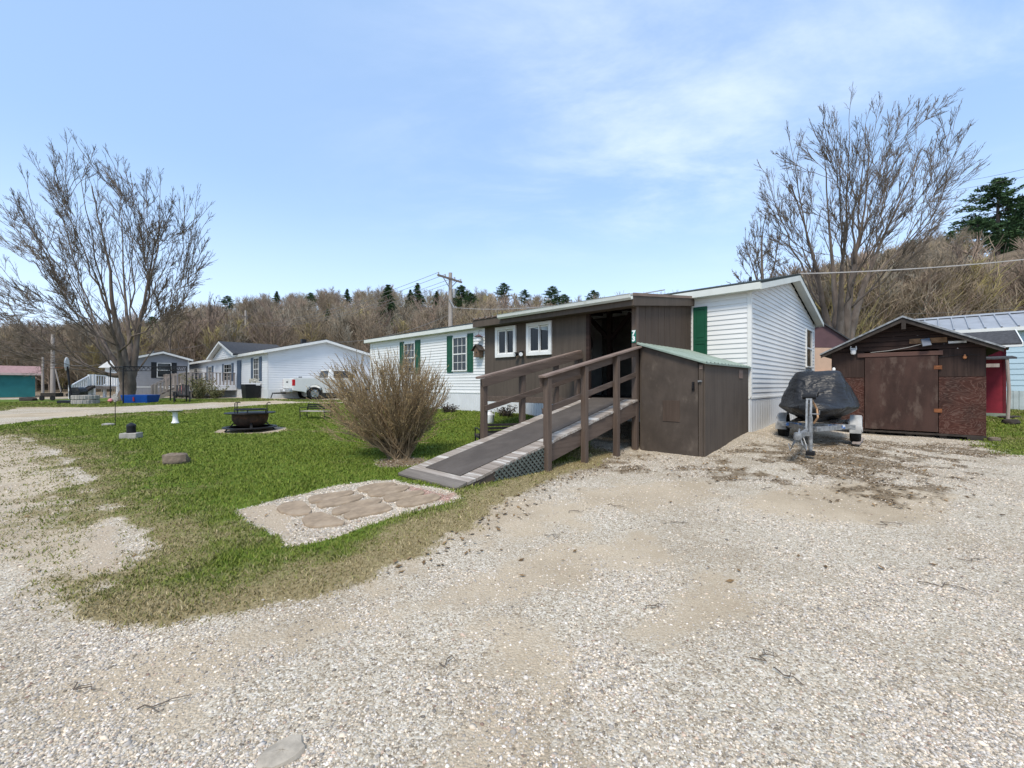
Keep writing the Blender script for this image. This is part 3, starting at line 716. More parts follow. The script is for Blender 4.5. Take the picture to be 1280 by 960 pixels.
# roof: eave overhang .16, rake overhang .22
ov, rk, th = .20, .24, .05
sl = (ZR-ZE)/(W/2); zt = ZE+.115
def roofz(y): return zt+sl*(min(y, W-y))
b = MB()
for s0, s1 in ((-ov, W/2), (W/2, W+ov)):
    za = zt+sl*(s0 if s0 < W/2 and s0 <= 0 else (W-s0)); zb = zt+sl*(W/2 if s1 == W/2 else -ov)
    if s0 == W/2: za = zt+sl*W/2
    b.prism([(-L-rk, s0, za), (-L-rk, s1, zb), (-L-rk, s1, zb+th), (-L-rk, s0, za+th)], (L+2*rk+.02, 0, 0))
b.build('roof', 'dark_roof', home, HM)
b = MB()
b.bx(-L-rk, rk, -ov-.022, -ov-.002, zt-sl*ov-.12, zt-sl*ov+.025)
b.bx(-L-rk, rk, W+ov+.002, W+ov+.022, zt-sl*ov-.12, zt-sl*ov+.025)
b.bx(-L-rk+.02, rk-.03, -ov, -.0, zt-sl*ov-.115, zt-sl*ov-.10)
for x in (rk-.004, -L-rk-.02):
    for s0, s1 in ((-ov, W/2), (W+ov, W/2)):
        za = zt-sl*ov; zb = zt+sl*W/2
        b.prism([(x, s0, za-.13), (x, s1, zb-.15), (x, s1, zb+.0), (x, s0, za+.02)], (.022, 0, 0))
        b.prism([(x-(.2 if x > 0 else -.02), s0, za-.075), (x-(.2 if x > 0 else -.02), s1, zb-.09), (x-(.2 if x > 0 else -.02), s1, zb-.075), (x-(.2 if x > 0 else -.02), s0, za-.06)], (.2, 0, 0))
b.build('fascia', 'fascia', home, HM, bevel=.004)
b = MB(); b.cyl((-.9, W/2-.3, roofz(W/2-.3)), (-.9, W/2-.3, roofz(W/2-.3)+.16), .04, 8)
b.build('roof_vent', 'black_plastic', home, HM); b = MB(); b.bx(-7.3, -7.05, W/2-.9, W/2-.65, roofz(W/2-.8), roofz(W/2-.8)+.22)
b.build('roof_vent', 'black_plastic', home, HM)
window(home, HM, -10.12, -9.30, .50, 1.78, 3, 2); shutter(home, HM, -10.47, -10.14, .46, 1.86, 'shutter'); shutter(home, HM, -9.28, -8.97, .46, 1.86, 'shutter')
window(home, HM, -13.45, -12.63, .50, 1.78, 3, 2); shutter(home, HM, -13.79, -13.47, .46, 1.86, 'shutter'); shutter(home, HM, -12.61, -12.25, .46, 1.86, 'shutter')
shutter(home, HM, -1.195, -.885, .20, 1.80, 'shutter')
window(home, EM, 6.02, 7.02, .55, 1.80, 1, 1)
# ------------------------------------------------------------------ porch
UX0, UX1, V = -5.49, -1.24, -2.67
porch = base_root('porch', 'dark brown enclosed porch with two small white windows and a sloping metal roof', 'porch', -1.24, V, -1.2)
def prz(y): return 1.655+(2.03-1.655)*(y+2.95)/2.95       # top of roof deck
b = MB()
# front wall with two openings, .09 thick
wx = [(-5.01, -4.43), (-3.97, -3.35)]; wz = (.735, 1.37)
xa, xb, yo, yi, top = UX0, -2.385, V, V+.09, 1.52
cuts = [xa, wx[0][0], wx[0][1], wx[1][0], wx[1][1], xb]
for i in range(5):
    if i in (1, 3):
        b.bx(cuts[i], cuts[i+1], yo, yi, -.30, wz[0]); b.bx(cuts[i], cuts[i+1], yo, yi, wz[1], top)
    else: b.bx(cuts[i], cuts[i+1], yo, yi, -.30, top)
b.bx(xa, xa+.09, yi, -.03, -.30, 1.62)
b.build('front_wall', 'brown', porch, HM)
b = MB(); b.bx(UX0-.02, -2.30, V-.035, V-.002, -.42, -.285); b.build('sill_beam', 'railx', porch, HM, bevel=.006)
for a0, a1 in wx:
    f = MB(); o = .06
    for q in ((a0-o, a1+o, wz[1]-.02, wz[1]+o), (a0-o, a1+o, wz[0]-o, wz[0]+.02), (a0-o, a0+.02, wz[0]+.02, wz[1]-.02), (a1-.02, a1+o, wz[0]+.02, wz[1]-.02)):
        f.bx(q[0], q[1], V-.045, V+.03, q[2], q[3])
    m = (a0+a1)/2
    for q0, q1, d in ((a0+.02, m+.015, .0), (m-.015, a1-.02, .03)):
        zz0, zz1 = wz[0]+.02, wz[1]-.02; y0 = V-.018+d
        f.bx(q0, q0+.035, y0, y0+.028, zz0, zz1); f.bx(q1-.035, q1, y0, y0+.028, zz0, zz1)
        f.bx(q0+.035, q1-.035, y0+.001, y0+.027, zz0, zz0+.035); f.bx(q0+.035, q1-.035, y0+.001, y0+.027, zz1-.035, zz1)
    w = f.build('window', 'trim', porch, HM, bevel=.004)
    p = MB()
    for q0, q1, d in ((a0+.055, m-.02, .0), (m+.02, a1-.055, .03)):
        y0 = V-.004+d; p.add([(q0,y0,wz[0]+.05),(q1,y0,wz[0]+.05),(q1,y0,wz[1]-.05),(q0,y0,wz[1]-.05)], [(0,1,2,3)])
    p.build('pane', 'clear', w, HM)
# right side panel of grooved plywood, with the sloping top
b = MB(); x0 = -1.30; n_ = 9; ys_ = [V+.05+(2.60)*i/n_ for i in range(n_+1)]
for i in range(n_):
    ya, yb_ = ys_[i]+.006, ys_[i+1]-.006
    b.prism([(x0, ya, -.30), (x0, yb_, -.30), (x0, yb_, prz(yb_)-.06), (x0, ya, prz(ya)-.06)], (.05, 0, 0))
b.prism([(x0, V+.05, -.30), (x0, -.03, -.30), (x0, -.03, prz(-.03)-.06), (x0, V+.05, prz(V)-.06)], (.043, 0, 0))
b.build('side_wall', 'brown_side', porch, HM)
b = MB(); b.bx(UX0+.02, UX1-.06, V+.05, -.04, -.34, -.285); b.build('floor', 'mat', porch, HM)
def post(parent, x, y, z0, z1, s=.095, mat='rail'):
    b = MB(); b.bx(x-s/2, x+s/2, y-s/2, y+s/2, z0, z1); return b.build('post', mat, parent, HM, bevel=.006)
post(porch, -1.285, V+.0, -1.30, 1.50, .10)
post(porch, -2.35, V+.03, -.30, 1.52, .08, 'ply_dark')
bp = MB(); bp.bx(-2.70, -2.60, -1.35, -1.25, -.285, 1.85)
for s in (-1, 1): bp.beam((-2.65, -1.3, 1.05), (-2.65+s*.55, -1.3, 1.62), .08, .09)
bp.build('braced_post', 'ply_dark', porch, HM, bevel=.005)
b = MB()      # beams carrying the roof
b.bx(-5.45, -1.24, V-.02, V+.07, 1.515, 1.60); b.bx(-5.4, -1.35, -1.36, -1.24, 1.73, 1.83)
for i in range(8):
    x = -5.3+i*.56; b.beam((x, -2.9, prz(-2.9)-.09), (x, -.05, prz(-.05)-.09), .04, .10)
b.build('roof_frame', 'ply_dark', porch, HM)
b = MB(); x0, x1 = -5.62, -1.165
k = 0; x = x0
while x < x1-.001:                    # ribbed metal sheets
    xe = min(x+.225, x1)
    prof = [(x, 0), (x+.03, .03), (x+.06, .03), (x+.09, 0), (xe, 0)] if xe-x > .1 else [(x, 0), (xe, 0)]
    for (p, h1), (q, h2) in zip(prof[:-1], prof[1:]):
        b.add([(p, -3.0, prz(-3.0)+h1), (q, -3.0, prz(-3.0)+h2), (q, .0, prz(0)+h2), (p, .0, prz(0)+h1)], [(0,1,2,3)])
    x = xe
b.add([(x0, -2.99, prz(-2.99)-.015), (x1, -2.99, prz(-2.99)-.015), (x1, 0, prz(0)-.015), (x0, 0, prz(0)-.015)], [(0,1,2,3)])
b.build('roof', 'metal_roof', porch, HM)
b = MB(); b.bx(x0, x1-.0, -2.97, -2.945, 1.455, 1.65)
b.prism([(x1-.03, -2.945, 1.455), (x1-.03, -.035, 1.455+.375*2.91/2.95+.01), (x1-.03, -.035, prz(-.03)-.022), (x1-.03, -2.945, prz(-2.945)-.022)], (.03, 0, 0))
b.prism([(x0, -2.945, 1.455), (x0, -.035, 1.82), (x0, -.035, prz(-.03)-.022), (x0, -2.945, prz(-2.945)-.022)], (.03, 0, 0))
b.bx(x0+.05, x1-.05, -2.94, V-.03, 1.46, 1.475)
b.build('fascia', 'brown', porch, HM, bevel=.004)
b = MB(); b.prism([(x1+.002, -2.99, prz(-2.99)-.02), (x1+.002, 0, prz(0)-.02), (x1+.002, 0, prz(0)+.035), (x1+.002, -2.99, prz(-2.99)+.035)], (.012, 0, 0))
b.bx(x0, x1, -2.985, -2.972, 1.635, 1.675)
b.build('drip_edge', 'cap', porch, HM)
g = MB(); gx0, gx1 = -4.62, -1.17; pr = [(-2.975,1.66),(-2.975,1.575),(-3.03,1.555),(-3.075,1.59),(-3.085,1.645),(-3.095,1.66),(-3.08,1.662),(-3.06,1.60),(-3.03,1.575),(-2.99,1.59),(-2.985,1.66)]
g.prism([(gx0, y, z) for y, z in pr], (gx1-gx0, 0, 0)); g.build('gutter', 'fascia', porch, HM)
b = MB(); siding(b, lambda z: (UX0+.10, UX1-.07), -.283, 1.82, .108, -.016); b.build('inner_shade_panel', plain('siding with porch shade painted in', (.13,.115,.098), .8), porch, HM)  # panel added over the white house siding, porch dimness put into its brown
# house door and storm door inside, seen through the opening
d = MB(); d.bx(-4.62, -3.62, -.075, -.03, -.28, 1.78); d.build('door', plain('dull grey door', (.30,.29,.27), .6), porch, HM, bevel=.004)
d = MB(); d.lathe([(.0,-.07),(.2,-.07),(.2,-.085),(.0,-.085)], (0,0,0), 20)
for i in range(len(d.v)): p = d.v[i]; d.v[i] = Vector((-4.12+p.x, p.z-.005, 1.15+p.y*1.7))
d.build('door_light', 'pane', porch, HM)
# ------------------------------------------------------------------ things on the house
fl = base_root('flood_light', 'black twin flood light between the two porch windows', 'light', -4.20, V-.01, .70)
b = MB(); b.bx(-4.26, -4.14, V-.04, V-.002, .68, .80)
b.build('mount', 'black_plastic', fl, HM, bevel=.01)
for s in (-1, 1):
    b = MB(); b.cyl((-4.20+s*.06, V-.06, .74), (-4.20+s*.10, V-.14, .715), .035, 12, .055); h_ = b.build('lamp_head', 'black_plastic', fl, HM, smooth=40)
    b = MB(); b.cyl((-4.20+s*.101, V-.142, .714), (-4.20+s*.103, V-.146, .713), .047, 12); b.build('lens', 'white_plastic', h_, HM)
    
def text_mesh(ch, size, dep=.002):
    cu = bpy.data.curves.new('digit', 'FONT'); cu.body = ch; cu.size = size; cu.align_x = 'CENTER'; cu.align_y = 'CENTER'; cu.extrude = dep; cu.offset = .006*size/.1
    ob = bpy.data.objects.new('digit', cu); me = bpy.data.meshes.new_from_object(ob); bpy.data.objects.remove(ob); return me
sg = base_root('house_number_sign', 'small green house number sign reading 73 on the porch corner post', 'sign', -1.285, V-.055, .80)
b = MB(); b.bx(-1.327, -1.243, V-.064, V-.052, .80, 1.035); b.build('plate', 'sign_green', sg, HM, bevel=.003)
for ch, z in (('7', .975), ('3', .865)):
    me = text_mesh(ch, .125); mm = WM[sg.name].inverted() @ HM @ Matrix.Translation((-1.285, V-.066, z)) @ Matrix.Rotation(R(90), 4, 'X')
    me.transform(mm); me.materials.append(M['sign_white']); o = bpy.data.objects.new('digit', me); COL.objects.link(o); o.parent = sg; WM[o.name] = WM[sg.name]

bh = base_root('bird_house', 'brown bird house with a pitched roof hanging on white siding beside the window', 'bird house', -8.55, -.02, .96)
b = MB(); b.bx(-8.68, -8.42, -.24, -.03, .97, 1.22); b.prism([(-8.68,-.24,1.22),(-8.42,-.24,1.22),(-8.55,-.24,1.36)], (0,.21,0)); b.build('box', 'birdwood', bh, HM)
b = MB()
for s in (-1, 1): b.beam((-8.55, -.15, 1.40), (-8.55+s*.22, -.15, 1.19), .30, .02, (0,0,1))
b.build('roof', 'dark_wood', bh, HM)
b = MB(); b.cyl((-8.55,-.235,1.13), (-8.55,-.245,1.13), .03, 10); b.build('entrance', 'black_plastic', bh, HM); b = MB(); b.cyl((-8.55,-.24,1.06), (-8.55,-.31,1.06), .008, 6); b.build('perch', 'birdwood', bh, HM)
b = MB(); b.tube([(-8.55,-.15,1.39),(-8.55,-.08,1.5),(-8.55,-.014,1.5)], .007, 5); b.build('hanger', 'black_metal', bh, HM)
bf = base_root('bird_feeder', 'small round red roofed bird feeder hanging above the bird house', 'bird feeder', -8.50, -.02, 1.52)
b = MB(); b.lathe([(.0,1.76),(.03,1.75),(.15,1.68),(.145,1.665),(0,1.665)], (-8.50,-.18,0), 16); b.build('roof', 'maroon', bf, HM, smooth=40)
b = MB(); b.lathe([(.0,1.66),(.085,1.66),(.10,1.58),(.09,1.52),(0,1.50)], (-8.50,-.18,0), 16); b.build('body', 'white_plastic', bf, HM, smooth=40)
b = MB(); b.tube([(-8.50,-.18,1.76),(-8.50,-.15,1.90),(-8.50,-.014,1.90)], .007, 5); b.build('hanger', 'black_metal', bf, HM)
# ------------------------------------------------------------------ brown lean-to shed
shed = base_root('storage_shed', 'low brown plywood lean-to shed with a pale green roof tucked beside the porch', 'shed', -.62, -2.65, -1.22)
SX0, SX1, SY0, SY1 = -1.215, -.02, -2.64, -.07
def sz(x): return .765+(.375-.765)*(x-SX0)/(SX1-SX0)
b = MB(); b.prism([(SX1-.03, SY0+.02, -1.33), (SX1-.03, SY1, -1.10), (SX1-.03, SY1, sz(SX1)-.01), (SX1-.03, SY0+.02, sz(SX1)-.01)], (.03, 0, 0))
b.prism([(SX0, SY1-.03, -1.2), (SX1-.03, SY1-.03, -1.2), (SX1-.03, SY1-.03, sz(SX1)-.01), (SX0, SY1-.03, sz(SX0)-.01)], (0, .03, 0))
b.prism([(SX0, SY0+.02, -1.33), (SX0, SY1, -1.2), (SX0, SY1, sz(SX0)-.01), (SX0, SY0+.02, sz(SX0)-.01)], (.03, 0, 0))
b.bx(SX1-.10, SX1-.031, SY0-.005, SY0+.03, -1.33, sz(SX1)-.012)
b.build('wall', 'brown', shed, HM, bevel=.004)
dx1 = SX1-.112
d = MB(); d.prism([(SX0+.035, SY0, -1.29), (dx1, SY0, -1.27), (dx1, SY0, sz(dx1)-.02), (SX0+.035, SY0, sz(SX0+.03)-.02)], (0, .022, 0)); dr_ = d.build('door', 'brown_door', shed, HM, bevel=.004)
d = MB(); d.bx(SX0+.46, SX0+.77, SY0-.010, SY0-.001, -.66, -.28); d.bx(dx1-.20, dx1-.02, SY0-.012, SY0-.002, -.70, -.66) if False else None
d.build('patch', 'brown_side', dr_, HM, bevel=.003)
d = MB(); d.bx(dx1-.095, dx1-.055, SY0-.018, SY0-.001, -.10, .05); d.tube([(dx1-.075, SY0-.018, .03), (dx1-.075, SY0-.05, .01), (dx1-.075, SY0-.05, -.06), (dx1-.075, SY0-.018, -.08)], .008, 6); d.build('handle', 'black_metal', dr_, HM)
d = MB(); d.bx(dx1+.006, SX1-.04, SY0-.022, SY0-.006, .045, .075); d.cyl((dx1+.03, SY0-.03, .06), (dx1+.07, SY0-.03, .06), .012, 8); d.build('latch', 'galv', shed, HM)
d = MB(); d.bx(dx1+.03, SX1-.03, SY0-.012, SY0-.0055, .27, .33); d.build('paint_patch', 'cap', shed, HM)
SM = side_m(HM, SX1)
d = MB(); d.bx(-.74, -.50, -.010, -.001, .13, .31); d.build('vent_patch', 'cap', shed, SM, bevel=.003)
b = MB(); n_ = 12; y = SY0-.07
while y < SY1+.02:
    ye = min(y+.19, SY1+.03); x0, x1 = SX0-.035, SX1+.05
    prof = [(y, 0), (y+.02, .018), (y+.045, .018), (y+.065, 0), (ye, 0)]
    if ye-y < .08: break
    for (p, h1), (q, h2) in zip(prof[:-1], prof[1:]):
        b.add([(x0, p, sz(x0)+.02+h1), (x1, p, sz(x1)+.02+h1), (x1, q, sz(x1)+.02+h2), (x0, q, sz(x0)+.02+h2)], [(0,1,2,3)])
    y = ye
b.prism([(SX0-.035, SY0-.07, sz(SX0-.035)-.008), (SX1+.05, SY0-.07, sz(SX1+.05)-.008), (SX1+.05, SY0-.07, sz(SX1+.05)+.019), (SX0-.035, SY0-.07, sz(SX0-.035)+.019)], (0, SY1-SY0+.1, 0))
b.build('roof', 'green_roof', shed, HM)
# ------------------------------------------------------------------ ramp
ramp = base_root('wheelchair_ramp', 'long brown wooden wheelchair ramp with handrails leading up to the porch', 'ramp', -1.86, -7.05, -1.23)
RX0, RX1, RV0, RV1 = -2.48, -1.24, -7.05, V-.02
def rz_(v): return -1.185+(-.272+1.185)*(v-RV0)/(RV1-RV0)
sl_ = (-.272+1.185)/(RV1-RV0)
b = MB(); v = RV0+.17; i = 0
while v < RV1-.02:
    ve = min(v+.138, RV1); jx = random.uniform(-.012, .012); jz = random.uniform(-.002, .002)
    b.prism([(RX0+jx, v, rz_(v)-.035), (RX0+jx, ve-.010, rz_(ve-.01)-.035), (RX0+jx, ve-.010, rz_(ve-.01)+jz), (RX0+jx, v, rz_(v)+jz)], (RX1-RX0+.015, 0, 0)); v = ve
b.build('deck', 'plank', ramp, HM)
b = MB(); b.prism([(RX0, RV0, rz_(RV0)-.035), (RX0, RV0+.165, rz_(RV0+.165)-.035), (RX0, RV0+.165, rz_(RV0+.165)+.004), (RX0, RV0, rz_(RV0)-.006)], (RX1-RX0, 0, 0)); b.build('nosing', wood('grey nosing board', (.12,.105,.09), (.20,.175,.15), .85, 0, 10, .4, (.36,.33,.29), (.62,.74)), ramp, HM, bevel=.004)
b = MB(); a0, a1 = RX0+.25, RX1-.24; va = RV0+.27
pts = [(a0, va), (a1, va-.01), (a1+.015, RV0+1.6), (a1, RV1), (a0, RV1), (a0-.012, RV0+2.0)]
b.prism([(x, v, rz_(v)+.005) for x, v in pts], (0, 0, .006)); b.build('grip_strip', 'mat', ramp, HM)
b = MB(); b.bx(RX0+.01, RX1-.01, RV0, RV0+.03, -1.30, rz_(RV0)-.036); b.build('toe_board', 'dark_wood', ramp, HM)
for x in (RX0+.0, RX1-.04):
    b = MB()
    def low(v): return max(rz_(v)-.30, -1.30)
    vs_ = [RV0+.01+(RV1-RV0-.02)*i/12 for i in range(13)]
    b.prism([(x, v, low(v)) for v in vs_]+[(x, v, rz_(v)-.036) for v in vs_[::-1]], (.04, 0, 0)); b.build('stringer', 'railx', ramp, HM)
pr_ = [-5.43, -4.50, -3.52]
for x, vs2 in ((RX1+.045, pr_), (RX0-.045, pr_+[-2.80])):
    for v in vs2:
        wp_ = HM @ Vector((x, v, 0)); post(ramp, x, v, gz(wp_.x, wp_.y)-EYE-.05, rz_(v)+.94, .09)
for x, s, ve in ((RX1+.045, 1, V-.02), (RX0-.045, -1, -2.72)):
    va = -5.56; zr_ = lambda v: rz_(v)+.985
    b = MB(); b.beam((x-.0, va, zr_(va)), (x, ve, zr_(ve)), .125, .035); b.build('handrail', 'cap', ramp, HM, bevel=.006)
    b = MB(); b.beam((x-s*.062, va+.04, zr_(va+.04)-.09), (x-s*.062, ve, zr_(ve)-.09), .034, .135); b.build('rail_board', 'railx', ramp, HM, bevel=.005)
    b = MB(); b.beam((x-s*.062, va+.10, rz_(va+.10)+.47), (x-s*.062, ve, rz_(ve)+.47), .034, .09); b.build('mid_rail', 'railx', ramp, HM, bevel=.005)
b = MB(); x = RX1+.006     # lattice: two layers of crossing slats clipped between ground and stringer
def lat(v): return rz_(v)-.05
va, vb = -6.45, -5.47
for s in (-1, 1):
    for k in range(-14, 30):
        v0 = va+k*.085
        seg = []
        for j in range(60):
            q = j/59*.75; v = v0+s*q; z = -1.30+q*.9
            if va < v < vb and z < rz_(v)-.02: seg.append((v, z))
        if len(seg) > 1:
            b.beam((x+(.006 if s > 0 else .013), seg[0][0], seg[0][1]), (x+(.006 if s > 0 else .013), seg[-1][0], seg[-1][1]), .007, .034, (1,0,0)) if False else b.prism(
                [(x+(.003 if s > 0 else .011), seg[0][0]-.017, seg[0][1]), (x+(.003 if s > 0 else .011), seg[0][0]+.017, seg[0][1]), (x+(.003 if s > 0 else .011), seg[-1][0]+.017, seg[-1][1]), (x+(.003 if s > 0 else .011), seg[-1][0]-.017, seg[-1][1])], (.007, 0, 0))
b.build('lattice', 'lattice', ramp, HM)
# ------------------------------------------------------------------ stepping stones
FL = [([(200,235),(225,215),(300,205),(335,240),(325,255),(270,263),(215,250)], 'roundish tan flagstone at the far end of the path beside the bare sand'),
 ([(295,275),(330,255),(375,250),(420,270),(460,285),(455,295),(350,308),(310,300)], 'broad tan flagstone nearest the camera beside the sand end of the path'),
 ([(320,195),(345,185),(420,175),(485,165),(497,175),(400,205),(330,215)], 'long narrow flagstone along the lawn edge in the middle of the path'),
 ([(350,220),(400,200),(525,180),(535,190),(480,213),(370,233)], 'second long flagstone from the lawn in the middle row of the path'),
 ([(410,240),(480,215),(570,195),(605,200),(590,215),(510,240),(440,258),(415,255)], 'third long flagstone from the lawn in the middle row of the path'),
 ([(455,260),(500,240),(610,212),(645,235),(625,245),(540,262),(480,276),(460,270)], 'widest flagstone of the middle row beside the gravel lot side'),
 ([(508,155),(570,140),(640,135),(660,142),(630,155),(560,172),(515,168)], 'flagstone by the lawn nearest the ramp corner'),
 ([(545,175),(600,155),(690,145),(707,152),(690,165),(600,187),(560,187)], 'second flagstone from the lawn in the row before the ramp'),
 ([(605,190),(640,178),(750,165),(765,175),(740,185),(640,208),(615,205)], 'third flagstone from the lawn in the row before the ramp'),
 ([(655,210),(700,195),(800,178),(828,190),(810,203),(720,225),(680,228),(660,222)], 'last flagstone before the ramp foot on the gravel lot side')]
for poly, lab in FL:
    P = [at(p[0]/3.048+280, p[1]/3.048+560) for p in poly]
    c = sum(P, Vector())/len(P)
    Q = []
    for i in range(len(P)):
        a, q = P[i], P[(i+1) % len(P)]
        for tt in (0, .33, .66):
            w = a.lerp(q, tt); w = c+(w-c)*random.uniform(.985, 1.02); Q.append(w)
    Q = [c+(p-c)*1.02 for p in Q]
    Q = [Q[i]*.7+(Q[i-1]+Q[(i+1) % len(Q)])*.15 for i in range(len(Q))]
    A_ = np.array([[p.x-c.x, p.y-c.y, 1] for p in Q]+[[(p.x-c.x)*.5, (p.y-c.y)*.5, 1] for p in Q]); zz_ = surf(A_[:,0]+c.x, A_[:,1]+c.y)
    pl_ = np.linalg.lstsq(A_, zz_, rcond=None)[0]; top_ = float(np.max(zz_-A_ @ pl_))+.020
    def zt_(x, y): return float(pl_[0]*(x-c.x)+pl_[1]*(y-c.y)+pl_[2])+top_
    b = MB(); n_ = len(Q)
    rings = [[Vector((c.x+(p.x-c.x)*k, c.y+(p.y-c.y)*k, zt_(c.x+(p.x-c.x)*k, c.y+(p.y-c.y)*k)+dz)) for p in Q] for k, dz in ((1,-.07),(1,-.010),(.975,0),(.5,.003))]
    b.loft(rings); o = b.build('flagstone', 'flag', None, smooth=12); rebase(o, (c.x, c.y, zt_(c.x, c.y)-.07)); tag(o, lab, 'flagstone', 'flagstones of the stepping path')
# ================================================================== trees
def branch_pts(p, d, ln, n, bend, wob):
    pts = [p]; d = d.normalized()
    for i in range(n):
        d = (d+bend*(1.0/n)+Vector((random.gauss(0,wob), random.gauss(0,wob), random.gauss(0,wob*.7)))).normalized()
        pts.append(pts[-1]+d*(ln/n))
    return pts
def seg_at(pts, t):
    k = t*(len(pts)-1); i = min(int(k), len(pts)-2); f = k-i
    return pts[i].lerp(pts[i+1], f), (pts[i+1]-pts[i]).normalized()
def kids(pts, r, ln, level, tw, bd, spread, counts, maxl, up):
    """feathery side shoots"""
    n = counts[level]
    for j in range(n):
        t = random.uniform(tw.t0 if level == 0 else .2, .97) if j > 0 else 1.0
        p, d = seg_at(pts, t)
        ax = d.orthogonal().normalized(); ax.rotate(Matrix.Rotation(random.uniform(0, 6.283), 3, d))
        a = random.uniform(*spread)*(.35 if t == 1 else 1)
        nd = d*math.cos(a)+ax*math.sin(a)
        l2 = ln*random.uniform(*((.32,.66),(.36,.62),(.32,.60),(.3,.5))[level])*(1.1-.5*t)
        r2 = max(r*(1-.7*t)*.55, .005 if level > 0 else .010)
        q = branch_pts(p, nd, l2, (6, 4, 3, 2)[level], Vector((0,0,up))+d*.30, (.06, .085, .11, .1)[level])
        rr = [r2*(1-.75*i/(len(q)-1)) for i in range(len(q))]
        rr = [max(x, tw.minr*(1, .72, .5, .45)[level]) for x in rr]
        tw.tube(q, rr, 4 if level == 0 else 3, cap=False)
        if level+1 < len(counts): kids(q, r2, l2, level+1, tw, bd, spread, counts, maxl, up)
        elif bd is not None:
            for m in range(tw.nb):
                c = q[-1].lerp(q[-2], random.random()*.9)+Vector((random.gauss(0,1), random.gauss(0,1), random.gauss(0,1)))*tw.bs*.5
                u = Vector((random.gauss(0,1), random.gauss(0,1), random.gauss(0,1))).normalized()*tw.bs*random.uniform(.6,1.2); w = u.orthogonal().normalized()*tw.bs*.6
                o = len(bd.v); bd.v += [c-u, c+w, c+u]; bd.f.append((o, o+1, o+2))
def limb_tree(label, cat, base, Yd, stems, tips, seed, counts, minr, nb, bs, group=None, gnarl=.05):
    """stems: [(points in photo pixels with depth offsets, r0, r1)], tips: [(px, py, depth offset)] grown from the nearest stem"""
    random.seed(seed)
    g = gz(base.x, base.y); root = thing('bare_tree', label, cat, (base.x, base.y, g), 0, group)
    tr = MB(); tw = MB(); tw.minr = minr; tw.nb = nb; tw.bs = bs; tw.t0 = .40; bd = MB() if nb else None
    P = []; base = Vector((base.x, base.y, g))
    for pl, r0, r1 in stems:
        q = [base+(pt(px, py, Yd+dy)-base)*.95 for px, py, dy in pl]
        # smooth
        f = []
        for i in range(len(q)-1):
            for k in range(4):
                tt = k/4; a = q[max(i-1,0)]; b_ = q[i]; c = q[i+1]; d = q[min(i+2,len(q)-1)]
                f.append(.5*((2*b_)+(c-a)*tt+(2*a-5*b_+4*c-d)*tt*tt+(3*b_-a-3*c+d)*tt**3)+Vector((random.gauss(0,1),random.gauss(0,1),0))*gnarl*r0)
        f.append(q[-1]); n = len(f)
        rad = [r1*.6+(r0-r1*.6)*(1-i/(n-1))**1.9 for i in range(n)]
        tr.tube(f, rad, 10)
        for i in range(n-1): P.append((f[i], rad[i], i/(n-1), (f[i+1]-f[i]).normalized()))
        kids(f[n//3:], r1*1.0, min((f[-1]-f[0]).length*.45, 4.2), 0, tw, bd, (.24,.60), counts, 3, .06)
    tips = list(tips); random.shuffle(tips)
    for px, py, dy in tips:
        e = pt(px, py, Yd+dy); e = base+(e-base)*.925
        best = None
        for p, r, t, tg in P:
            v = e-p
            if v.length < 1 or t < .16 or t > .72: continue
            cost = v.angle(tg)*5.0+abs(t-.42)*3.2+v.length*.34+random.random()*1.6
            if best is None or cost < best[0]: best = (cost, p, r)
        _, p0, r = best; v = e-p0; ln = v.length; out = Vector((v.x, v.y, 0))
        c1 = p0+v*.38+out.normalized()*ln*.05-Vector((0,0,ln*.045)) if out.length > .2 else p0+v*.4
        n = 9; pts = []
        for i in range(n+1):
            t = i/n; pts.append(p0*(1-t)**2+c1*2*t*(1-t)+e*t*t+Vector((random.gauss(0,1),random.gauss(0,1),random.gauss(0,1)))*.012*ln*t*(1-t)*4)
        r0 = min(r*.62, .012+.0072*ln); rr = [max(r0*(1-.86*i/n), minr*1.3) for i in range(n+1)]
        tr.tube(pts, rr, 6)
        for i in range(2, n-2): P.append((pts[i], rr[i], .25+.45*i/n, (pts[i+1]-pts[i]).normalized()))
        kids(pts, r0*.5, min(ln*.60, 4.2), 0, tw, bd, (.24,.60), counts, 3, .06)
    tr.build('trunk', 'bark', root, smooth=180); tw.build('crown', 'twig', root)
    if bd is not None: bd.build('buds', 'bud', root)
    return root
YT = 26.
def more_tips(tips, n, base, seed):
    rnd = random.Random(seed); out = []
    for i in range(n):
        a, b_ = rnd.sample(tips, 2)
        if abs(a[0]-b_[0])+abs(a[1]-b_[1]) > 90: b_ = a
        k = rnd.uniform(.62, 1.0); m = rnd.random()
        x = a[0]*m+b_[0]*(1-m); y = a[1]*m+b_[1]*(1-m)
        out.append((base[0]+(x-base[0])*k, base[1]+(y-base[1])*k, rnd.uniform(-5.5, 5.5)))
    return out
tb = at(157, 499); 
LT_st = [([(156,502,0),(157,482,0),(150,462,0),(128,425,.5),(112,395,1.5),(80,330,2.5)], .40, .05),
 ([(157,502,0),(160,480,0),(156,455,-.2),(150,420,-.4),(141,380,-.6),(136,330,-.8),(124,270,-1.2),(112,215,-1.8)], .44, .05),
 ([(160,502,.1),(163,478,.1),(168,450,.2),(173,410,.3),(184,360,.4),(192,310,.2),(205,262,-.4)], .38, .05),
 ([(158,482,0),(152,460,-.4),(148,436,-.9),(138,400,-1.8),(116,330,-3)], .30, .05),
 ([(161,480,.1),(164,445,.6),(160,400,1.4),(155,340,2.2),(152,260,3)], .30, .05),
 ([(152,466,0),(138,467,-.3),(105,455,-.8),(70,438,-1.2),(20,400,-1.6)], .21, .04)]
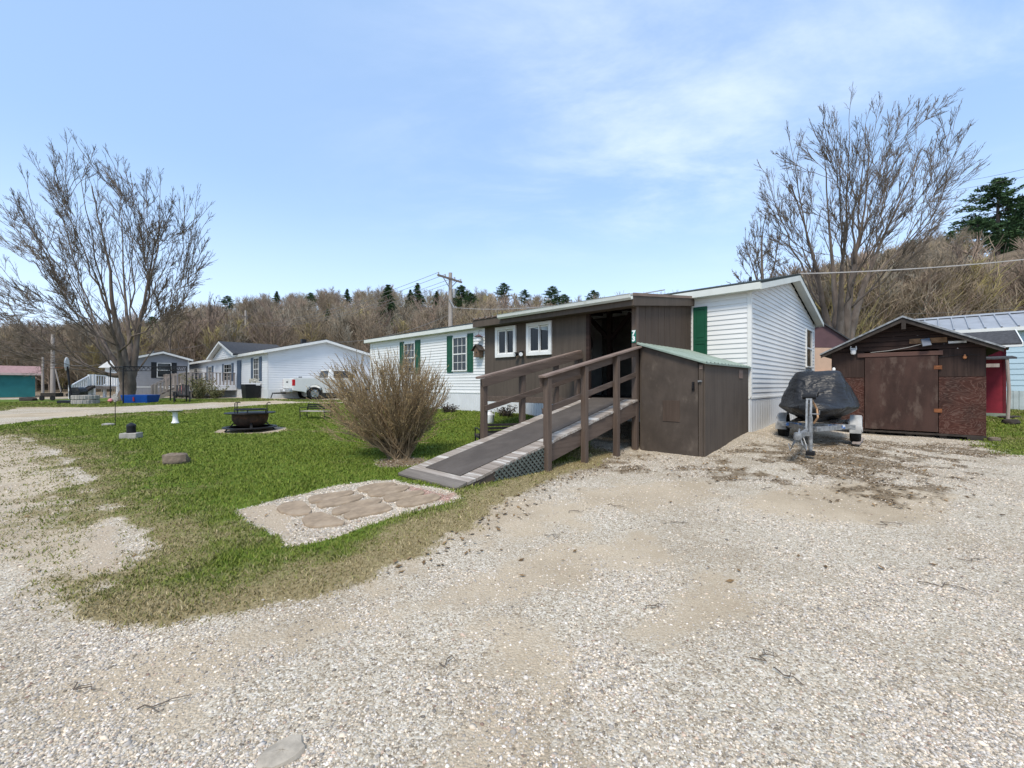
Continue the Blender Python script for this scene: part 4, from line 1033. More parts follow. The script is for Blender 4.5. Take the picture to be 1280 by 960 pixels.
LT_tips = [(-70,400,0),(-55,365,1),(-60,330,-1),(-45,295,1),(-35,262,-2),(-10,238,2),(5,225,-1),(22,205,0),(40,186,2),(58,170,-2),(78,158,1),(95,157,-1),(112,165,2),(128,182,0),(142,178,-2),(156,187,1),(166,205,2),(186,202,-1),(204,212,1),(222,226,-2),(238,234,1),(252,247,0),(260,268,-1),(263,292,1),(260,315,-1),(252,338,2),(240,357,0),(-40,425,1),(-20,440,-2),(10,415,2),
  (60,205,5),(95,195,-5),(150,235,5),(200,265,-5),(15,290,5),(50,310,-6),(228,300,5),(176,250,-5),(20,250,-4),(-20,330,5),(30,350,-5),(10,370,4),(215,330,-4),(120,230,5),(70,250,-5),(90,280,6),(185,225,4),(230,262,-4)]
limb_tree('huge bare maple with a wide fan of limbs standing in front of the grey home', 'tree', tb, YT, LT_st, LT_tips+more_tips(LT_tips, 50, (157,470), 3)+more_tips([q for q in LT_tips if q[0] < 60], 34, (140,465), 9), 5, [9,6,4], .0105, 1, .013)
RT_st = [([(1046,470,0),(1042,430,0),(1030,385,0),(1020,330,-.5),(1003,270,-1),(985,215,-1.5)], .36, .05),
 ([(1050,470,0),(1048,425,0),(1044,370,.3),(1040,320,.5),(1035,260,.8),(1030,190,1)], .40, .05),
 ([(1055,470,0),(1056,420,0),(1062,370,-.2),(1070,310,-.3),(1082,250,-.6),(1088,180,-1)], .42, .05),
 ([(1058,470,.1),(1062,425,.2),(1076,370,.6),(1095,315,.9),(1118,260,1.2),(1150,190,1.5)], .38, .05),
 ([(1052,460,0),(1050,400,-.6),(1052,340,-1.4),(1058,270,-2.2),(1060,200,-3)], .30, .05),
 ([(1045,455,.2),(1034,405,.9),(1018,345,1.6),(1000,300,2.4)], .24, .05)]
RT_tips = [(950,252,0),(944,220,1),(950,195,-1),(966,172,1),(984,160,-1),(1002,158,1),(1016,140,-1),(1030,124,0),(1046,132,2),(1062,120,-1),(1084,128,1),(1100,112,-1),(1118,118,1),(1136,114,0),(1160,106,-1),(1178,102,1),(1194,97,0),(1204,126,1),(1214,150,-1),(1206,170,1),(1214,192,0),(1192,214,-1),(1198,240,1),(1180,268,-1),(1160,296,1),(1150,318,0),(955,300,1),(968,330,-1),(952,280,-1),
 (1010,200,4),(1050,170,-4),(1090,165,4),(1125,170,-4),(1150,160,4),(1040,225,5),(985,220,-4),(1180,150,3),(1075,145,-5),(1165,215,-3),(1110,145,5),(975,255,4)]
limb_tree('tall bare multi stemmed tree leaning right behind the plywood shed', 'tree', pt(1051, 470, 25.), 25., RT_st, RT_tips+more_tips(RT_tips, 40, (1052,430), 4), 8, [9,6,4], .0105, 1, .013)
ST_st = [([(955,400,0),(954,360,0),(952,320,0),(953,280,0),(957,258,0)], .30, .05), ([(953,370,0),(942,330,.5),(932,300,.8)], .16, .04), ([(954,365,0),(968,325,-.5),(974,290,-.8)], .16, .04)]
ST_tips = [(922,300,0),(916,330,1),(930,275,-1),(940,262,1),(950,254,0),(962,256,1),(974,266,-1),(984,282,0),(990,310,1),(912,345,0),(995,340,-1),(935,290,3),(965,280,-3),(945,300,4),(975,310,3)]
limb_tree('smaller bare tree with pale buds rising behind the white home roof', 'tree', pt(955, 470, 42.), 42., ST_st, ST_tips+more_tips(ST_tips, 14, (955,380), 6), 12, [7,5,4], .015, 1, .05)
for k, (px, Yd, lab, st, tips) in enumerate([
  (214, 52., 'thin bare tree between the maple and the white home, left of a twin', [([(214,470,0),(212,430,0),(216,400,0),(218,370,0)], .16, .04)], [(206,368,0),(222,362,0),(230,378,1),(200,385,-1),(214,360,1),(196,400,0),(238,395,-1),(226,370,2)]),
  (258, 60., 'bare tree with a bushy dark head above the left end of the white home', [([(258,470,0),(259,430,0),(262,400,0),(264,380,0)], .18, .05)], [(250,378,0),(262,366,0),(274,372,1),(282,384,-1),(244,392,-1),(270,368,2)])]):
    limb_tree(lab, 'tree', pt(px, 492, Yd), Yd, st, tips, 20+k, [6,4,3], .022, 0, .16)

# ------------------------------------------------------------------ bare shrub by the ramp
def shrub():
    random.seed(3)
    c = at(500, 573); root = thing('bare_shrub', 'rounded leafless brown shrub on the lawn beside the ramp', 'shrub', tuple(c))
    st = MB(); tw = MB(); bd = MB()
    Yc = c.y
    bases = [(-.16,0,.03),(-.08,.06,.035),(0,-.04,.04),(.07,.03,.045),(.13,-.02,.035),(.02,.1,.03),(-.05,-.08,.03)]
    n = 300
    for i in range(n):
        u = random.uniform(-1, 1); w = random.uniform(-1, 1)
        if u*u+w*w > 1: u *= .7; w *= .7
        # end points over a dome
        rad = math.sqrt(min(1, u*u+w*w)); top = 1.72*math.sqrt(max(.0, 1-.62*rad**4)) if rad < 1 else 1.05
        kx = 1.34 if u < 0 else .92
        e = c+Vector((u*kx-.06, w*.85, random.uniform(.80, 1.0)*top))
        if random.random() < .30: e = c+Vector((u*kx*.97-.06, w*.8, random.uniform(.34,.8)*top))
        bx, by, r0 = random.choice(bases)
        b0 = c+Vector((bx, by, 0)); v = e-b0
        fork = b0+Vector((v.x*.30, v.y*.30, .22+random.random()*.18)) if abs(u) > .3 else b0+Vector((v.x*.25, v.y*.25, .28+random.random()*.2))
        pts = []
        for k in range(9):
            t = k/8; pts.append(b0*(1-t)**2+fork*2*t*(1-t)+e*t*t+Vector((random.gauss(0,1),random.gauss(0,1),random.gauss(0,.5)))*.020)
        r = random.uniform(.007,.014)
        st.tube(pts, [r*(1-.72*k/8) for k in range(9)], 5, cap=False)
        for j in range(17):
            t = random.uniform(.38, 1); p, d = seg_at(pts, t)
            ax = d.orthogonal().normalized(); ax.rotate(Matrix.Rotation(random.uniform(0,6.283), 3, d))
            a = random.uniform(.15,.5); q = branch_pts(p, d*math.cos(a)+ax*math.sin(a), random.uniform(.10,.36), 3, Vector((0,0,.3)), .10)
            tw.tube(q, [.0034,.003,.0026,.0018], 3, cap=False)
            for m in range(6):
                c2, d2 = seg_at(q, random.random()); u2 = (d2*.9+Vector((random.gauss(0,.5),random.gauss(0,.5),random.gauss(0,.5)))).normalized()*.011; w2 = u2.orthogonal().normalized()*.006
                o = len(bd.v); bd.v += [c2, c2+u2*.6+w2, c2+u2*1.6, c2+u2*.6-w2]; bd.f.append((o,o+1,o+2,o+3))
    for e, r in (((-1.0,.05,.62), .034), ((-.3,-.1,.9), .03), ((.22,.02,.85), .042), ((.1,.1,.9), .03), ((-.1,0,.8), .03), ((.35,-.1,.75), .026), ((-.5,.2,.75), .026)):
        b0 = c+Vector((random.uniform(-.14,.12), random.uniform(-.05,.05), -.03)); ee = c+Vector(e); f = b0.lerp(ee, .45)-Vector((0,0,.08))
        st.tube([b0*(1-t)**2+f*2*t*(1-t)+ee*t*t for t in [k/8 for k in range(9)]], [r*(1-.7*k/8) for k in range(9)], 7)
    st.build('stems', 'brush_twig', root, smooth=180); tw.build('twigs', 'brush_twig', root); bd.build('buds', 'brush_bud', root)
shrub()

# ------------------------------------------------------------------ forest on the hills (stuff) and countable pines
def forest():
    random.seed(17)
    src = bpy.data.collections.new('forest tree kinds')
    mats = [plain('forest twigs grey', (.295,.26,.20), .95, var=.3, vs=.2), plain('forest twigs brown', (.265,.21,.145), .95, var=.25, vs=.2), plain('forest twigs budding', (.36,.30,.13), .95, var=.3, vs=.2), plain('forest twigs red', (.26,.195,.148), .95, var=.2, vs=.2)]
    for k in range(7):
        tw = MB(); tw.minr = .035; tw.nb = 0; tw.bs = .2
        h = 10.5+random.random()*2
        tk = [Vector((0,0,-.5))]
        for i in range(6): tk.append(tk[-1]+Vector((random.gauss(0,.18), random.gauss(0,.18), (h*.95+.5)/6)))
        tw.tube(tk, [.11*(1-.85*i/6)+.015 for i in range(7)], 5, cap=False)
        for j in range(34):
            t = .14+.84*j/34+random.random()*.03; p, d = seg_at(tk, min(t,.99)); a = random.uniform(0,6.283); el = random.uniform(.25,1.0)
            nd = Vector((math.cos(a)*math.cos(el), math.sin(a)*math.cos(el), math.sin(el))); l2 = h*random.uniform(.17,.34)*(1.1-.55*t)*(.55+.9*math.sin(math.pi*min(1,t*.95)))
            q = branch_pts(p, nd, l2, 3, Vector((0,0,.5)), .1); tw.tube(q, [.040,.034,.028,.020], 3, cap=False)
            for m in range(13):
                p2, d2 = seg_at(q, random.uniform(.2,1)); ax = Vector((random.gauss(0,1),random.gauss(0,1),random.gauss(.5,.7))).normalized()
                q2 = branch_pts(p2, (d2+ax*1.1), l2*random.uniform(.3,.55), 2, Vector((0,0,.3)), .12); tw.tube(q2, [.024,.020,.014], 3, cap=False)
        me = bpy.data.meshes.new('forest_kind'); me.from_pydata([tuple(v) for v in tw.v], [], tw.f); me.materials.append(mats[[0,1,1,2,1,0,3][k]])
        o = bpy.data.objects.new('forest_kind', me); src.objects.link(o)
    pts = []; sizes = []
    rs = np.random.default_rng(4)
    while len(pts) < 6000:
        px = rs.uniform(-160, 1460); s = (px-CX)/F; kk = float(sstep(700,1000,px)); Y0 = 58*(1-kk)+36*kk; Y1 = 260*(1-kk)+125*kk
        Yv = math.exp(rs.uniform(math.log(Y0), math.log(Y1*1.06)))
        x, y = s*Yv, Yv
        if any(abs(px-q[0]) < q[4] and Yv < q[2]+4 and (HY-(hill_z(x,y)+9-EYE)/Yv*F) < q[3] for q in PINES): continue
        z_ = hill_z(x, y); room = (HY-np.interp(px, _hx, _hy)+rs.normal(0, 2.2))/F*Yv+EYE-z_
        s_ = min(rs.uniform(.45, 1.12), room/11.0)
        if s_ < .12: continue
        pts.append((x, y, z_)); sizes.append(s_)
    me = bpy.data.meshes.new('forest'); me.from_pydata(pts, [], []); a_ = me.attributes.new('size', 'FLOAT', 'POINT'); a_.data.foreach_set('value', sizes); ob = bpy.data.objects.new('forest', me); COL.objects.link(ob)
    ob['kind'] = 'stuff'; ob['label'] = 'bare brown spring woods covering the hills behind the homes'
    ng = bpy.data.node_groups.new('scatter forest', 'GeometryNodeTree')
    ng.interface.new_socket('Geometry', in_out='INPUT', socket_type='NodeSocketGeometry'); ng.interface.new_socket('Geometry', in_out='OUTPUT', socket_type='NodeSocketGeometry')
    N = ng.nodes; i_ = N.new('NodeGroupInput'); o_ = N.new('NodeGroupOutput'); ci = N.new('GeometryNodeCollectionInfo'); ci.inputs[0].default_value = src
    ci.inputs['Separate Children'].default_value = True; ci.inputs['Reset Children'].default_value = True
    ip = N.new('GeometryNodeInstanceOnPoints'); ip.inputs['Pick Instance'].default_value = True
    rr = N.new('FunctionNodeRandomValue'); rr.data_type = 'FLOAT_VECTOR'; rr.inputs[0].default_value = (-.04,-.04,0); rr.inputs[1].default_value = (.04,.04,6.28)
    rsn = N.new('FunctionNodeRandomValue'); rsn.data_type = 'FLOAT'; rsn.inputs[2].default_value = .45; rsn.inputs[3].default_value = 1.12; rsn.inputs['Seed'].default_value = 5
    Lk = ng.links.new; Lk(i_.outputs[0], ip.inputs['Points']); Lk(ci.outputs[0], ip.inputs['Instance']); Lk(rr.outputs[0], ip.inputs['Rotation']); na_ = N.new('GeometryNodeInputNamedAttribute'); na_.data_type = 'FLOAT'; na_.inputs['Name'].default_value = 'size'; Lk(na_.outputs['Attribute'], ip.inputs['Scale']); Lk(ip.outputs[0], o_.inputs[0])
    md = ob.modifiers.new('scatter', 'NODES'); md.node_group = ng
def pine_mesh(kind, seed):
    """unit-height conifer: returns (trunk MB, crown MB) at height 1 scaled by 10"""
    random.seed(seed); tr = MB(); cr = MB(); H = 10.
    tr.tube([(0,0,-1),(0.03,0,4),(0,0.03,8),(0,0,H*.97)], [.22,.16,.09,.03], 7)
    nl = 20 if kind == 'fir' else 15
    for i in range(nl):
        t = i/(nl-1); z = H*((.14 if kind == 'fir' else .34)+(.98-(.14 if kind == 'fir' else .34))*t)
        rad = (2.5*(1-t)**.85+.14) if kind == 'fir' else (2.7*math.sin(math.pi*min(1, .30+.70*t))**.7+.25)
        nb = 8 if kind == 'fir' else 6
        for j in range(nb):
            a = random.uniform(0, 6.283); rl = rad*random.uniform(.62, 1.12); rise = -.22 if kind == 'fir' else .18
            e = Vector((math.cos(a)*rl, math.sin(a)*rl, z+rl*rise+random.gauss(0,.12))); s = Vector((0,0,z))
            tr.tube([s, s.lerp(e,.5)+Vector((0,0,.08)), e], [.04,.03,.012], 3, cap=False)
            m = int(26+rl*26)
            for k in range(m):
                q = random.uniform(.25 if kind == 'pine' else .12, 1.05); p = s.lerp(e, q)+Vector((random.gauss(0,.13), random.gauss(0,.13), random.gauss(0,.09)))*(1.2 if kind == 'pine' else .9)
                u = Vector((random.gauss(0,1)+math.cos(a)*.8, random.gauss(0,1)+math.sin(a)*.8, random.gauss(.25,.5))).normalized()*random.uniform(.13,.28); w = u.orthogonal().normalized(); w.rotate(Matrix.Rotation(random.uniform(0,6.28), 3, u.normalized())); w = w*.07
                o = len(cr.v); cr.v += [p-u*.5+w, p-u*.5-w, p+u]; cr.f.append((o,o+1,o+2))
    return tr, cr
PINES = []
def pine_y(px, pb):
    """distance at which the hillside is seen at this height"""
    best = (1e9, 60)
    for Yv in np.linspace(45, 255, 106):
        y = HY-(hill_z((px-CX)/F*Yv, Yv)-EYE)/Yv*F
        if abs(y-pb) < best[0]: best = (abs(y-pb), float(Yv))
    return best[1]
def pine(kind, seed, label, px, py_top, Yv, py_base, group):
    Yv = pine_y(px, py_base); PINES.append((px, py_top, Yv, py_base-(py_base-py_top)*.12, (py_base-py_top)*(.44 if px < 800 else .24)))
    tr, cr = pine_mesh(kind, seed); top = pt(px, py_top, Yv); zb = EYE-(py_base-HY)/F*Yv
    root = thing('pine_tree', label, 'pine tree', (top.x, top.y, zb), random.uniform(0,6.28), group); 
    I = WM[root.name]
    tr.build('trunk', 'pine_bark', root, I); cr.build('crown', 'pine_needle', root, I)
    s = (top.z-zb)/10.; w = 1.45 if kind == 'fir' else 1.15; root.scale = (s*w, s*w, s); return root
GP = 'evergreens standing on the wooded hills'
p1 = pine('fir', 1, 'largest dark green evergreen on the left hill, left of the utility pole', 485, 356, 150., 412, GP)
p2 = pine('pine', 2, 'big spreading white pine towering over the right hill', 1247, 224, 88., 345, GP)
def again(src, label, px, pt_, Yv, pb_):
    Yv = pine_y(px, pb_); PINES.append((px, pt_, Yv, pb_-(pb_-pt_)*.12, (pb_-pt_)*(.44 if px < 800 else .24)))
    top = pt(px, pt_, Yv); zb = EYE-(pb_-HY)/F*Yv; s = (top.z-zb)/10.
    o = copy_thing(src, (top.x, top.y, zb), random.uniform(0,6.28), label, (s*src.scale[0]/src.scale[2], s*src.scale[0]/src.scale[2], s)); return o
again(p1, 'small evergreen on the left ridge above the white home with the deck', 434, 361, 190., 384)
again(p1, 'slim evergreen of a pair on the ridge, its left tree', 513, 362, 190., 388)
again(p1, 'slim evergreen of a pair on the ridge, its right tree', 522, 354, 190., 392)
again(p1, 'short dark evergreen just below the ridge pair', 508, 376, 160., 402)
again(p2, 'tall pine right behind the utility pole', 577, 357, 140., 402)
again(p2, 'open topped pine on the ridge left of the porch roof', 630, 354, 180., 386)
again(p2, 'pine leaning against its neighbour right of the utility pole', 588, 366, 150., 404)
again(p2, 'rounded pine on the ridge over the porch roof, broadest of its row', 690, 358, 170., 396)
again(p2, 'low bushy pine right of the broadest ridge pine', 706, 368, 170., 396)
again(p2, 'lone pine top showing over the middle of the porch roof', 742, 363, 170., 396)
again(p2, 'small pine top between the ridge pines above the porch', 656, 362, 190., 388)
again(p2, 'dark pine poking up over the left shoulder of the hill', 284, 370, 150., 400)
again(p1, 'pointed evergreen at the left end of the ridge crest', 346, 364, 200., 386)
again(p2, 'green pine crown behind the maple limbs', 190, 396, 120., 432)
again(p2, 'dense evergreen low on the right hillside at the photo edge', 1262, 330, 66., 420)
again(p1, 'dark evergreen below the big white pine', 1270, 268, 80., 400)
again(p2, 'flat topped pine on the right ridge beside the tall bare tree', 1140, 300, 105., 350)
again(p2, 'small pine on the right ridge left of the big white pine', 1188, 290, 105., 335)
again(p1, 'broad green evergreen at the foot of the right slope above the blue home roof', 1278, 345, 60., 405)
again(p2, 'middle sized pine left of and below the big white pine', 1222, 272, 90., 340)
again(p2, 'pine crown just right of the big white pine, cut by the photo edge', 1284, 246, 90., 350)
again(p1, 'dark spruce between the big white pine and the slope trunks', 1254, 296, 80., 372)
again(p2, 'green pine crown on the right ridge seen through the bare tree twigs', 1112, 312, 100., 360)
again(p1, 'mid green evergreen on the left hillside above the pickup', 410, 386, 150., 412)
again(p2, 'rounded pine on the left ridge between the two utility poles', 388, 366, 170., 392)
again(p1, 'narrow evergreen on the ridge left of the near utility pole', 546, 364, 170., 392)
forest()
# a few trunks one can tell apart on the right slope
for i, (px, pt_, Yv, lab) in enumerate([(1237,312,52.,'straight pale trunked bare tree on the right slope below the white pine'), (1196,325,56.,'slender bare tree on the right slope above the red shed'), (1160,330,58.,'bare tree on the right slope above the plywood shed ridge')]):
    b_ = pt(px, 440, Yv); limb_tree(lab, 'tree', Vector((b_.x, b_.y, 0)), Yv, [([(px,440,0),(px+1,400,0),(px-1,360,0),(px+1,pt_+12,0)], .17, .05)],
      [(px-14,pt_+10,0),(px+12,pt_+4,1),(px,pt_-4,0),(px-22,pt_+34,-1),(px+20,pt_+36,1),(px-12,pt_+50,1),(px+16,pt_+60,-1)], 40+i, [6,4,3], .020, 0, .14, 'bare trees on the right slope')
# ================================================================== yard things
random.seed(21)
def gthing(name, label, cat, px, py, rz=0, group=None):
    p = at(px, py); return thing(name, label, cat, (p.x, p.y, sf(p.x, p.y)), rz, group)
# fire pit
fp = gthing('fire_pit', 'rusted black steel fire pit with cooking ring on a sand patch', 'fire pit', 313, 538); I = WM[fp.name]
k_ = at(313,538).y/F                     # metres per photo pixel there
b = MB(); b.lathe([(.30,.14),(.37,.20),(.42,.30),(.435,.46),(.415,.46),(.40,.30),(.35,.21),(.0,.16)], n=28); b.build('bowl', 'rust_metal', fp, I, smooth=40)
b = MB(); b.lathe([(.42,.455),(.60,.475),(.605,.485),(.60,.495),(.43,.475)], n=32); b.build('table_ring', 'black_metal', fp, I, smooth=30)
b = MB(); b.lathe([(.55,.09),(.64,.085),(.645,.10),(.64,.115),(.55,.12),(.54,.105),(.55,.09)], n=32); b.build('foot_ring', 'black_metal', fp, I, smooth=30)
for a in (.5, 2.1, 3.7, 5.3):
    b = MB(); b.beam((math.cos(a)*.36, math.sin(a)*.36, .23), (math.cos(a)*.58, math.sin(a)*.58, .0), .06, .03); b.build('leg', 'black_metal', fp, I)
b = MB(); b.lathe([(.37,.56),(.385,.565),(.385,.585),(.37,.59),(.36,.575),(.37,.56)], n=28)
for k in range(-6, 7):
    x = k*.055; h_ = math.sqrt(max(0, .365**2-x*x)); b.cyl((x,-h_,.575), (x,h_,.575), .006, 5)
for a in (0.2, 2.3, 4.4): b.cyl((math.cos(a)*.38, math.sin(a)*.38, .45), (math.cos(a)*.38, math.sin(a)*.38, .58), .012, 6)
b.build('cooking_grate', 'black_metal', fp, I)
for x in (-.42, -.36, .45):
    b = MB(); b.tube([(x,.0,.46),(x,0,.74),(x+.05,.0,.77),(x+.09,0,.75)], .013, 6); b.build('handle', 'black_metal', fp, I)
b = MB(); b.lathe([(.36,.30),(.44,.31)], n=28)
# bird bath
bb = gthing('bird_bath', 'small white pedestal bird bath with a grey basin on the lawn', 'bird bath', 219, 530); I = WM[bb.name]
b = MB(); b.lathe([(.095,0),(.10,.03),(.075,.06),(.06,.18),(.065,.32),(.085,.345),(0,.345)], n=16); b.build('pedestal', 'white_paint', bb, I, smooth=40)
b = MB(); b.lathe([(0,.345),(.10,.347),(.185,.375),(.195,.395),(.17,.392),(.09,.368),(0,.362)], n=24); b.build('basin', 'concrete', bb, I, smooth=40)
# block with a black pot on top
bl = gthing('concrete_block', 'square grey concrete block on the lawn under a black garden lantern', 'block', 164, 549, .25); I = WM[bl.name]
b = MB(); b.bx(-.165,.165,-.14,.14,-.03,.13); b.build('block', 'concrete', bl, I, bevel=.015)
q = at(164,549); ln_ = thing('garden_lantern', 'squat black garden lantern standing on the concrete block', 'lantern', (q.x, q.y, sf(q.x,q.y)+.13)); I = WM[ln_.name]
b = MB(); b.lathe([(.085,0),(.09,.02),(.085,.05),(.088,.15),(0,.15)], n=14); b.build('body', 'black_metal', ln_, I, smooth=35)
b = MB(); b.lathe([(.092,.15),(.085,.18),(.05,.21),(.02,.225),(0,.235)], n=14); b.build('cap', 'black_plastic', ln_, I, smooth=35)
def rock(name, label, cat, px, py, size, mat='rock', seed=0, flat=.6, rz=0., sink=.15, group=None):
    rnd = random.Random(seed); p = at(px, py); b = MB(); n, m = 12, 7; rings = []
    for i in range(m+1):
        th = math.pi*i/m; ring = []
        for k in range(n):
            a = 2*math.pi*k/n; v = Vector((math.sin(th)*math.cos(a), math.sin(th)*math.sin(a), math.cos(th)))
            e = 1/max(abs(v.x), abs(v.y), abs(v.z))**.55; v = v*e*(1+rnd.uniform(-.10,.10))
            ring.append(Vector((v.x*size[0]/2, v.y*size[1]/2, v.z*size[2]/2)))
        rings.append(ring)
    b.loft(rings); z = sf(p.x, p.y)+size[2]*(.5-sink)
    o = b.build(name, mat, None, Matrix.Translation((p.x, p.y, z)) @ Matrix.Rotation(rz, 4, 'Z'), smooth=38); rebase(o, (p.x, p.y, z-size[2]/2)); return tag(o, label, cat, group)
rock('field_stone', 'brown blocky field stone lying alone in the middle of the lawn', 'stone', 220, 581, (.36,.24,.20), 'rock', 3, rz=.2)
rock('flat_stone', 'low flat stone at the foot of the pinwheel rod', 'stone', 135, 532, (.30,.24,.08), 'concrete', 4)
rock('embedded_stone', 'pale stone embedded in the gravel at the bottom of the photo', 'stone', 352, 944, (.17,.13,.05), 'pale_rock', 6, sink=.60, rz=.7)
rock('rough_rock', 'dark low rock at the edge of the far left lawn', 'stone', 35, 501, (.95,.6,.35), 'dark_wood', 8, sink=.3)
rock('dirt_clump', 'brown dirt clump beside the right end of the plywood shed', 'stone', 1243, 552, (.22,.18,.11), 'rock', 14)
# pinwheel garden ornament
pw = gthing('garden_pinwheel', 'pale spinning garden pinwheel on a thin black rod', 'ornament', 144, 532); I = WM[pw.name]
b = MB(); b.cyl((0,0,-.05),(0,0,.78),.009,6); b.build('rod', 'black_metal', pw, I)
b = MB()
for k in range(8):
    a = k*math.pi/4; d = Vector((math.cos(a),0,math.sin(a))); e = Vector((-math.sin(a),0,math.cos(a)))
    c = Vector((0,-.03,.80)); b.prism([c, c+d*.10-e*.02, c+d*.115+e*.035, c+d*.05+e*.03], (0,.012,0) if k % 2 else (.004,.03,.004))
b.build('spinner', 'concrete', pw, I)
b = MB(); b.lathe([(0,-.06),(.06,-.02),(.05,.03),(0,.06)], (-.09,-.06,.74), 10); b.build('flower', 'pink', pw, I, smooth=40)
# benches
def bench(label, x, y, rz, wid, hgt, seat='bench_wood', arms=True, backmat='dark_wood'):
    t = thing('garden_bench', label, 'bench', (x, y, sf(x,y)), rz, 'garden benches on the lawn'); I = WM[t.name]
    sh = hgt*.52; dp = wid*.40
    for s in (-1, 1):
        b = MB(); xx = s*(wid/2-.02)
        b.tube([(xx,-dp/2,-.02),(xx,-dp/2+.015,sh*.5),(xx,-dp/2,sh)], .014, 6); b.tube([(xx,dp/2+.03,-.02),(xx,dp/2-.03,sh*.55),(xx,dp/2-.02,sh),(xx,dp/2+.05,hgt)], .014, 6)
        b.tube([(xx,-dp/2,sh),(xx,-dp/2-.01,sh+hgt*.25),(xx,0,sh+hgt*.27),(xx,dp/2,sh+hgt*.24)], .012, 6)
        b.tube([(xx,-dp/2,sh-.02),(xx,dp/2-.02,sh-.02)], .012, 6); b.tube([(xx,-dp/2+.02,sh*.35),(xx,0,sh*.5),(xx,dp/2-.05,sh*.4)], .009, 6)
        b.build('end_frame', 'black_metal', t, I, smooth=60)
    for k in range(4):
        b = MB(); y0 = -dp/2+dp*k/4; b.bx(-wid/2, wid/2, y0, y0+dp/4-.012, sh, sh+.018); b.build('seat_slat', seat, t, I)
    for k in range(3):
        b = MB(); z0 = sh+hgt*(.14+.12*k); q = dp/2-.01+.06*(z0-sh)/(hgt-sh); b.bx(-wid/2+.01, wid/2-.01, q-.02, q-.004, z0, z0+hgt*.085); b.build('back_slat', backmat, t, I)
    return t
p = at(391, 525); bench('little bench with a pale plank seat on the lawn left of the bare shrub', p.x+.05, p.y+.1, R(-12), .95, .50, 'bench_wood', True, 'black_metal')
bench('low black slatted bench half hidden behind the wheelchair ramp', -.10, 7.75, R(196), 1.10, .50, 'dark_wood')
# ------------------------------------------------------------------ covered watercraft on its trailer
TD = Vector((1.71,2.01,0)).normalized(); TA = math.atan2(TD.y, TD.x); ax_c = Vector((6.28,8.80,0))
tz = sf(6.28,8.8)
TM = Matrix.Translation((ax_c.x, ax_c.y, tz)) @ Matrix.Rotation(TA, 4, 'Z')     # x: forward-to-back (tongue at -x), y to the left
trl = thing('boat_trailer', 'galvanised boat trailer with white fenders under the covered watercraft', 'trailer', (ax_c.x, ax_c.y, tz), TA); I = TM
b = MB()
for s in (-1, 1):
    b.beam((-1.35, s*.08, .33), (-.55, s*.44, .33), .05, .09); b.beam((-.55, s*.44, .33), (1.15, s*.46, .34), .05, .09)
b.beam((-2.72, 0, .33), (-.8, 0, .33), .075, .075); b.build('frame', 'galv', trl, I, bevel=.006)
b = MB(); b.beam((-.62, -.62, .345), (-.62, .62, .345), .06, .09); b.beam((0,-.55,.24),(0,.55,.24),.06,.06); b.beam((.9,-.46,.34),(.9,.46,.34),.05,.08); b.build('crossmember', 'galv', trl, I, bevel=.006)
stk_ = plain('blue and white trailer sticker', (.07,.17,.42), .5, var=.3, vs=14, alt=(.7,.72,.75), altk=(11,.50,.56))
for s in (-1, 1): b = MB().bx(-.654, -.651, s*.34-.13, s*.34+.13, .315, .375); b.build('sticker', stk_, trl, I)
for s in (-1, 1):
    b = MB(); pr = []
    for k in range(20):
        a = 2*math.pi*k/20; pr.append((math.cos(a), math.sin(a)))
    def ring(r, y): return [Vector((c_*r, y, .255+s_*r)) for c_, s_ in pr]
    y0 = s*.60; b.loft([ring(.13, y0-.07), ring(.22, y0-.085), ring(.255, y0-.055), ring(.258, y0+.055), ring(.22, y0+.085), ring(.13, y0+.07)], cap=False); w = b.build('wheel', 'rubber', trl, I, smooth=40)
    b = MB(); b.loft([ring(.135, y0-.05), ring(.135, y0+.05)]); b.loft([ring(.05, y0-.062), ring(.05, y0+.062)]); b.build('rim', 'white_paint', w, I, smooth=40)
    b = MB(); f0 = []; f1 = []
    for k in range(11):
        a = math.pi*(1.05-1.1*k/10); f0.append(Vector((math.cos(a)*.31, s*.52, .25+math.sin(a)*.295))); f1.append(Vector((math.cos(a)*.31, s*.695, .25+math.sin(a)*.285)))
    b.loft([f0, f1], cap=False, closed=False); f2 = [p_+Vector((p_.x*.03, s*.012, -.05 if 0 else -.03)) for p_ in f1]; b.loft([f1, f2], cap=False, closed=False)
    b.build('fender', plain('dull white fender', (.40,.40,.39), .5, var=.2, vs=6), trl, I, smooth=50)
b = MB(); b.beam((-1.62,-.03,.36),(-1.50,-.03,.96),.035,.05); b.beam((-1.62,.03,.36),(-1.50,.03,.96),.035,.05); b.beam((-1.30,0,.36),(-1.50,0,.8),.04,.04); b.bx(-1.54,-1.40,-.04,.04,.86,.94); b.build('winch_post', 'galv', trl, I, bevel=.006)
b = MB(); b.tube([(-1.50,.10,.92),(-1.50,-.10,.92)], .05, 10); b.tube([(-1.50,-.12,.92),(-1.56,-.14,1.0),(-1.56,-.22,1.0)], .01, 5); b.tube([(-1.45,.0,.9),(-1.30,.02,.86),(-1.15,.0,.93)], .012, 5); b.build('winch', 'black_metal', trl, I)
b = MB(); b.tube([(-1.42,-.03,.86),(-1.36,-.10,.70),(-1.44,-.12,.55),(-1.40,-.06,.44)], .018, 5); b.build('strap', plain('orange winch strap', (.40,.24,.13), .8), trl, I)
b = MB(); b.cyl((-2.35,-.10,.08),(-2.35,-.10,.62),.032,10); b.cyl((-2.35,-.10,-.0),(-2.35,-.10,.2),.022,8); b.bx(-2.39,-2.31,-.12,.0,.30,.37); b.tube([(-2.35,-.10,.62),(-2.35,-.10,.66),(-2.35,-.22,.66),(-2.35,-.22,.72)], .01, 5); j = b.build('jack', 'galv', trl, I, smooth=40)
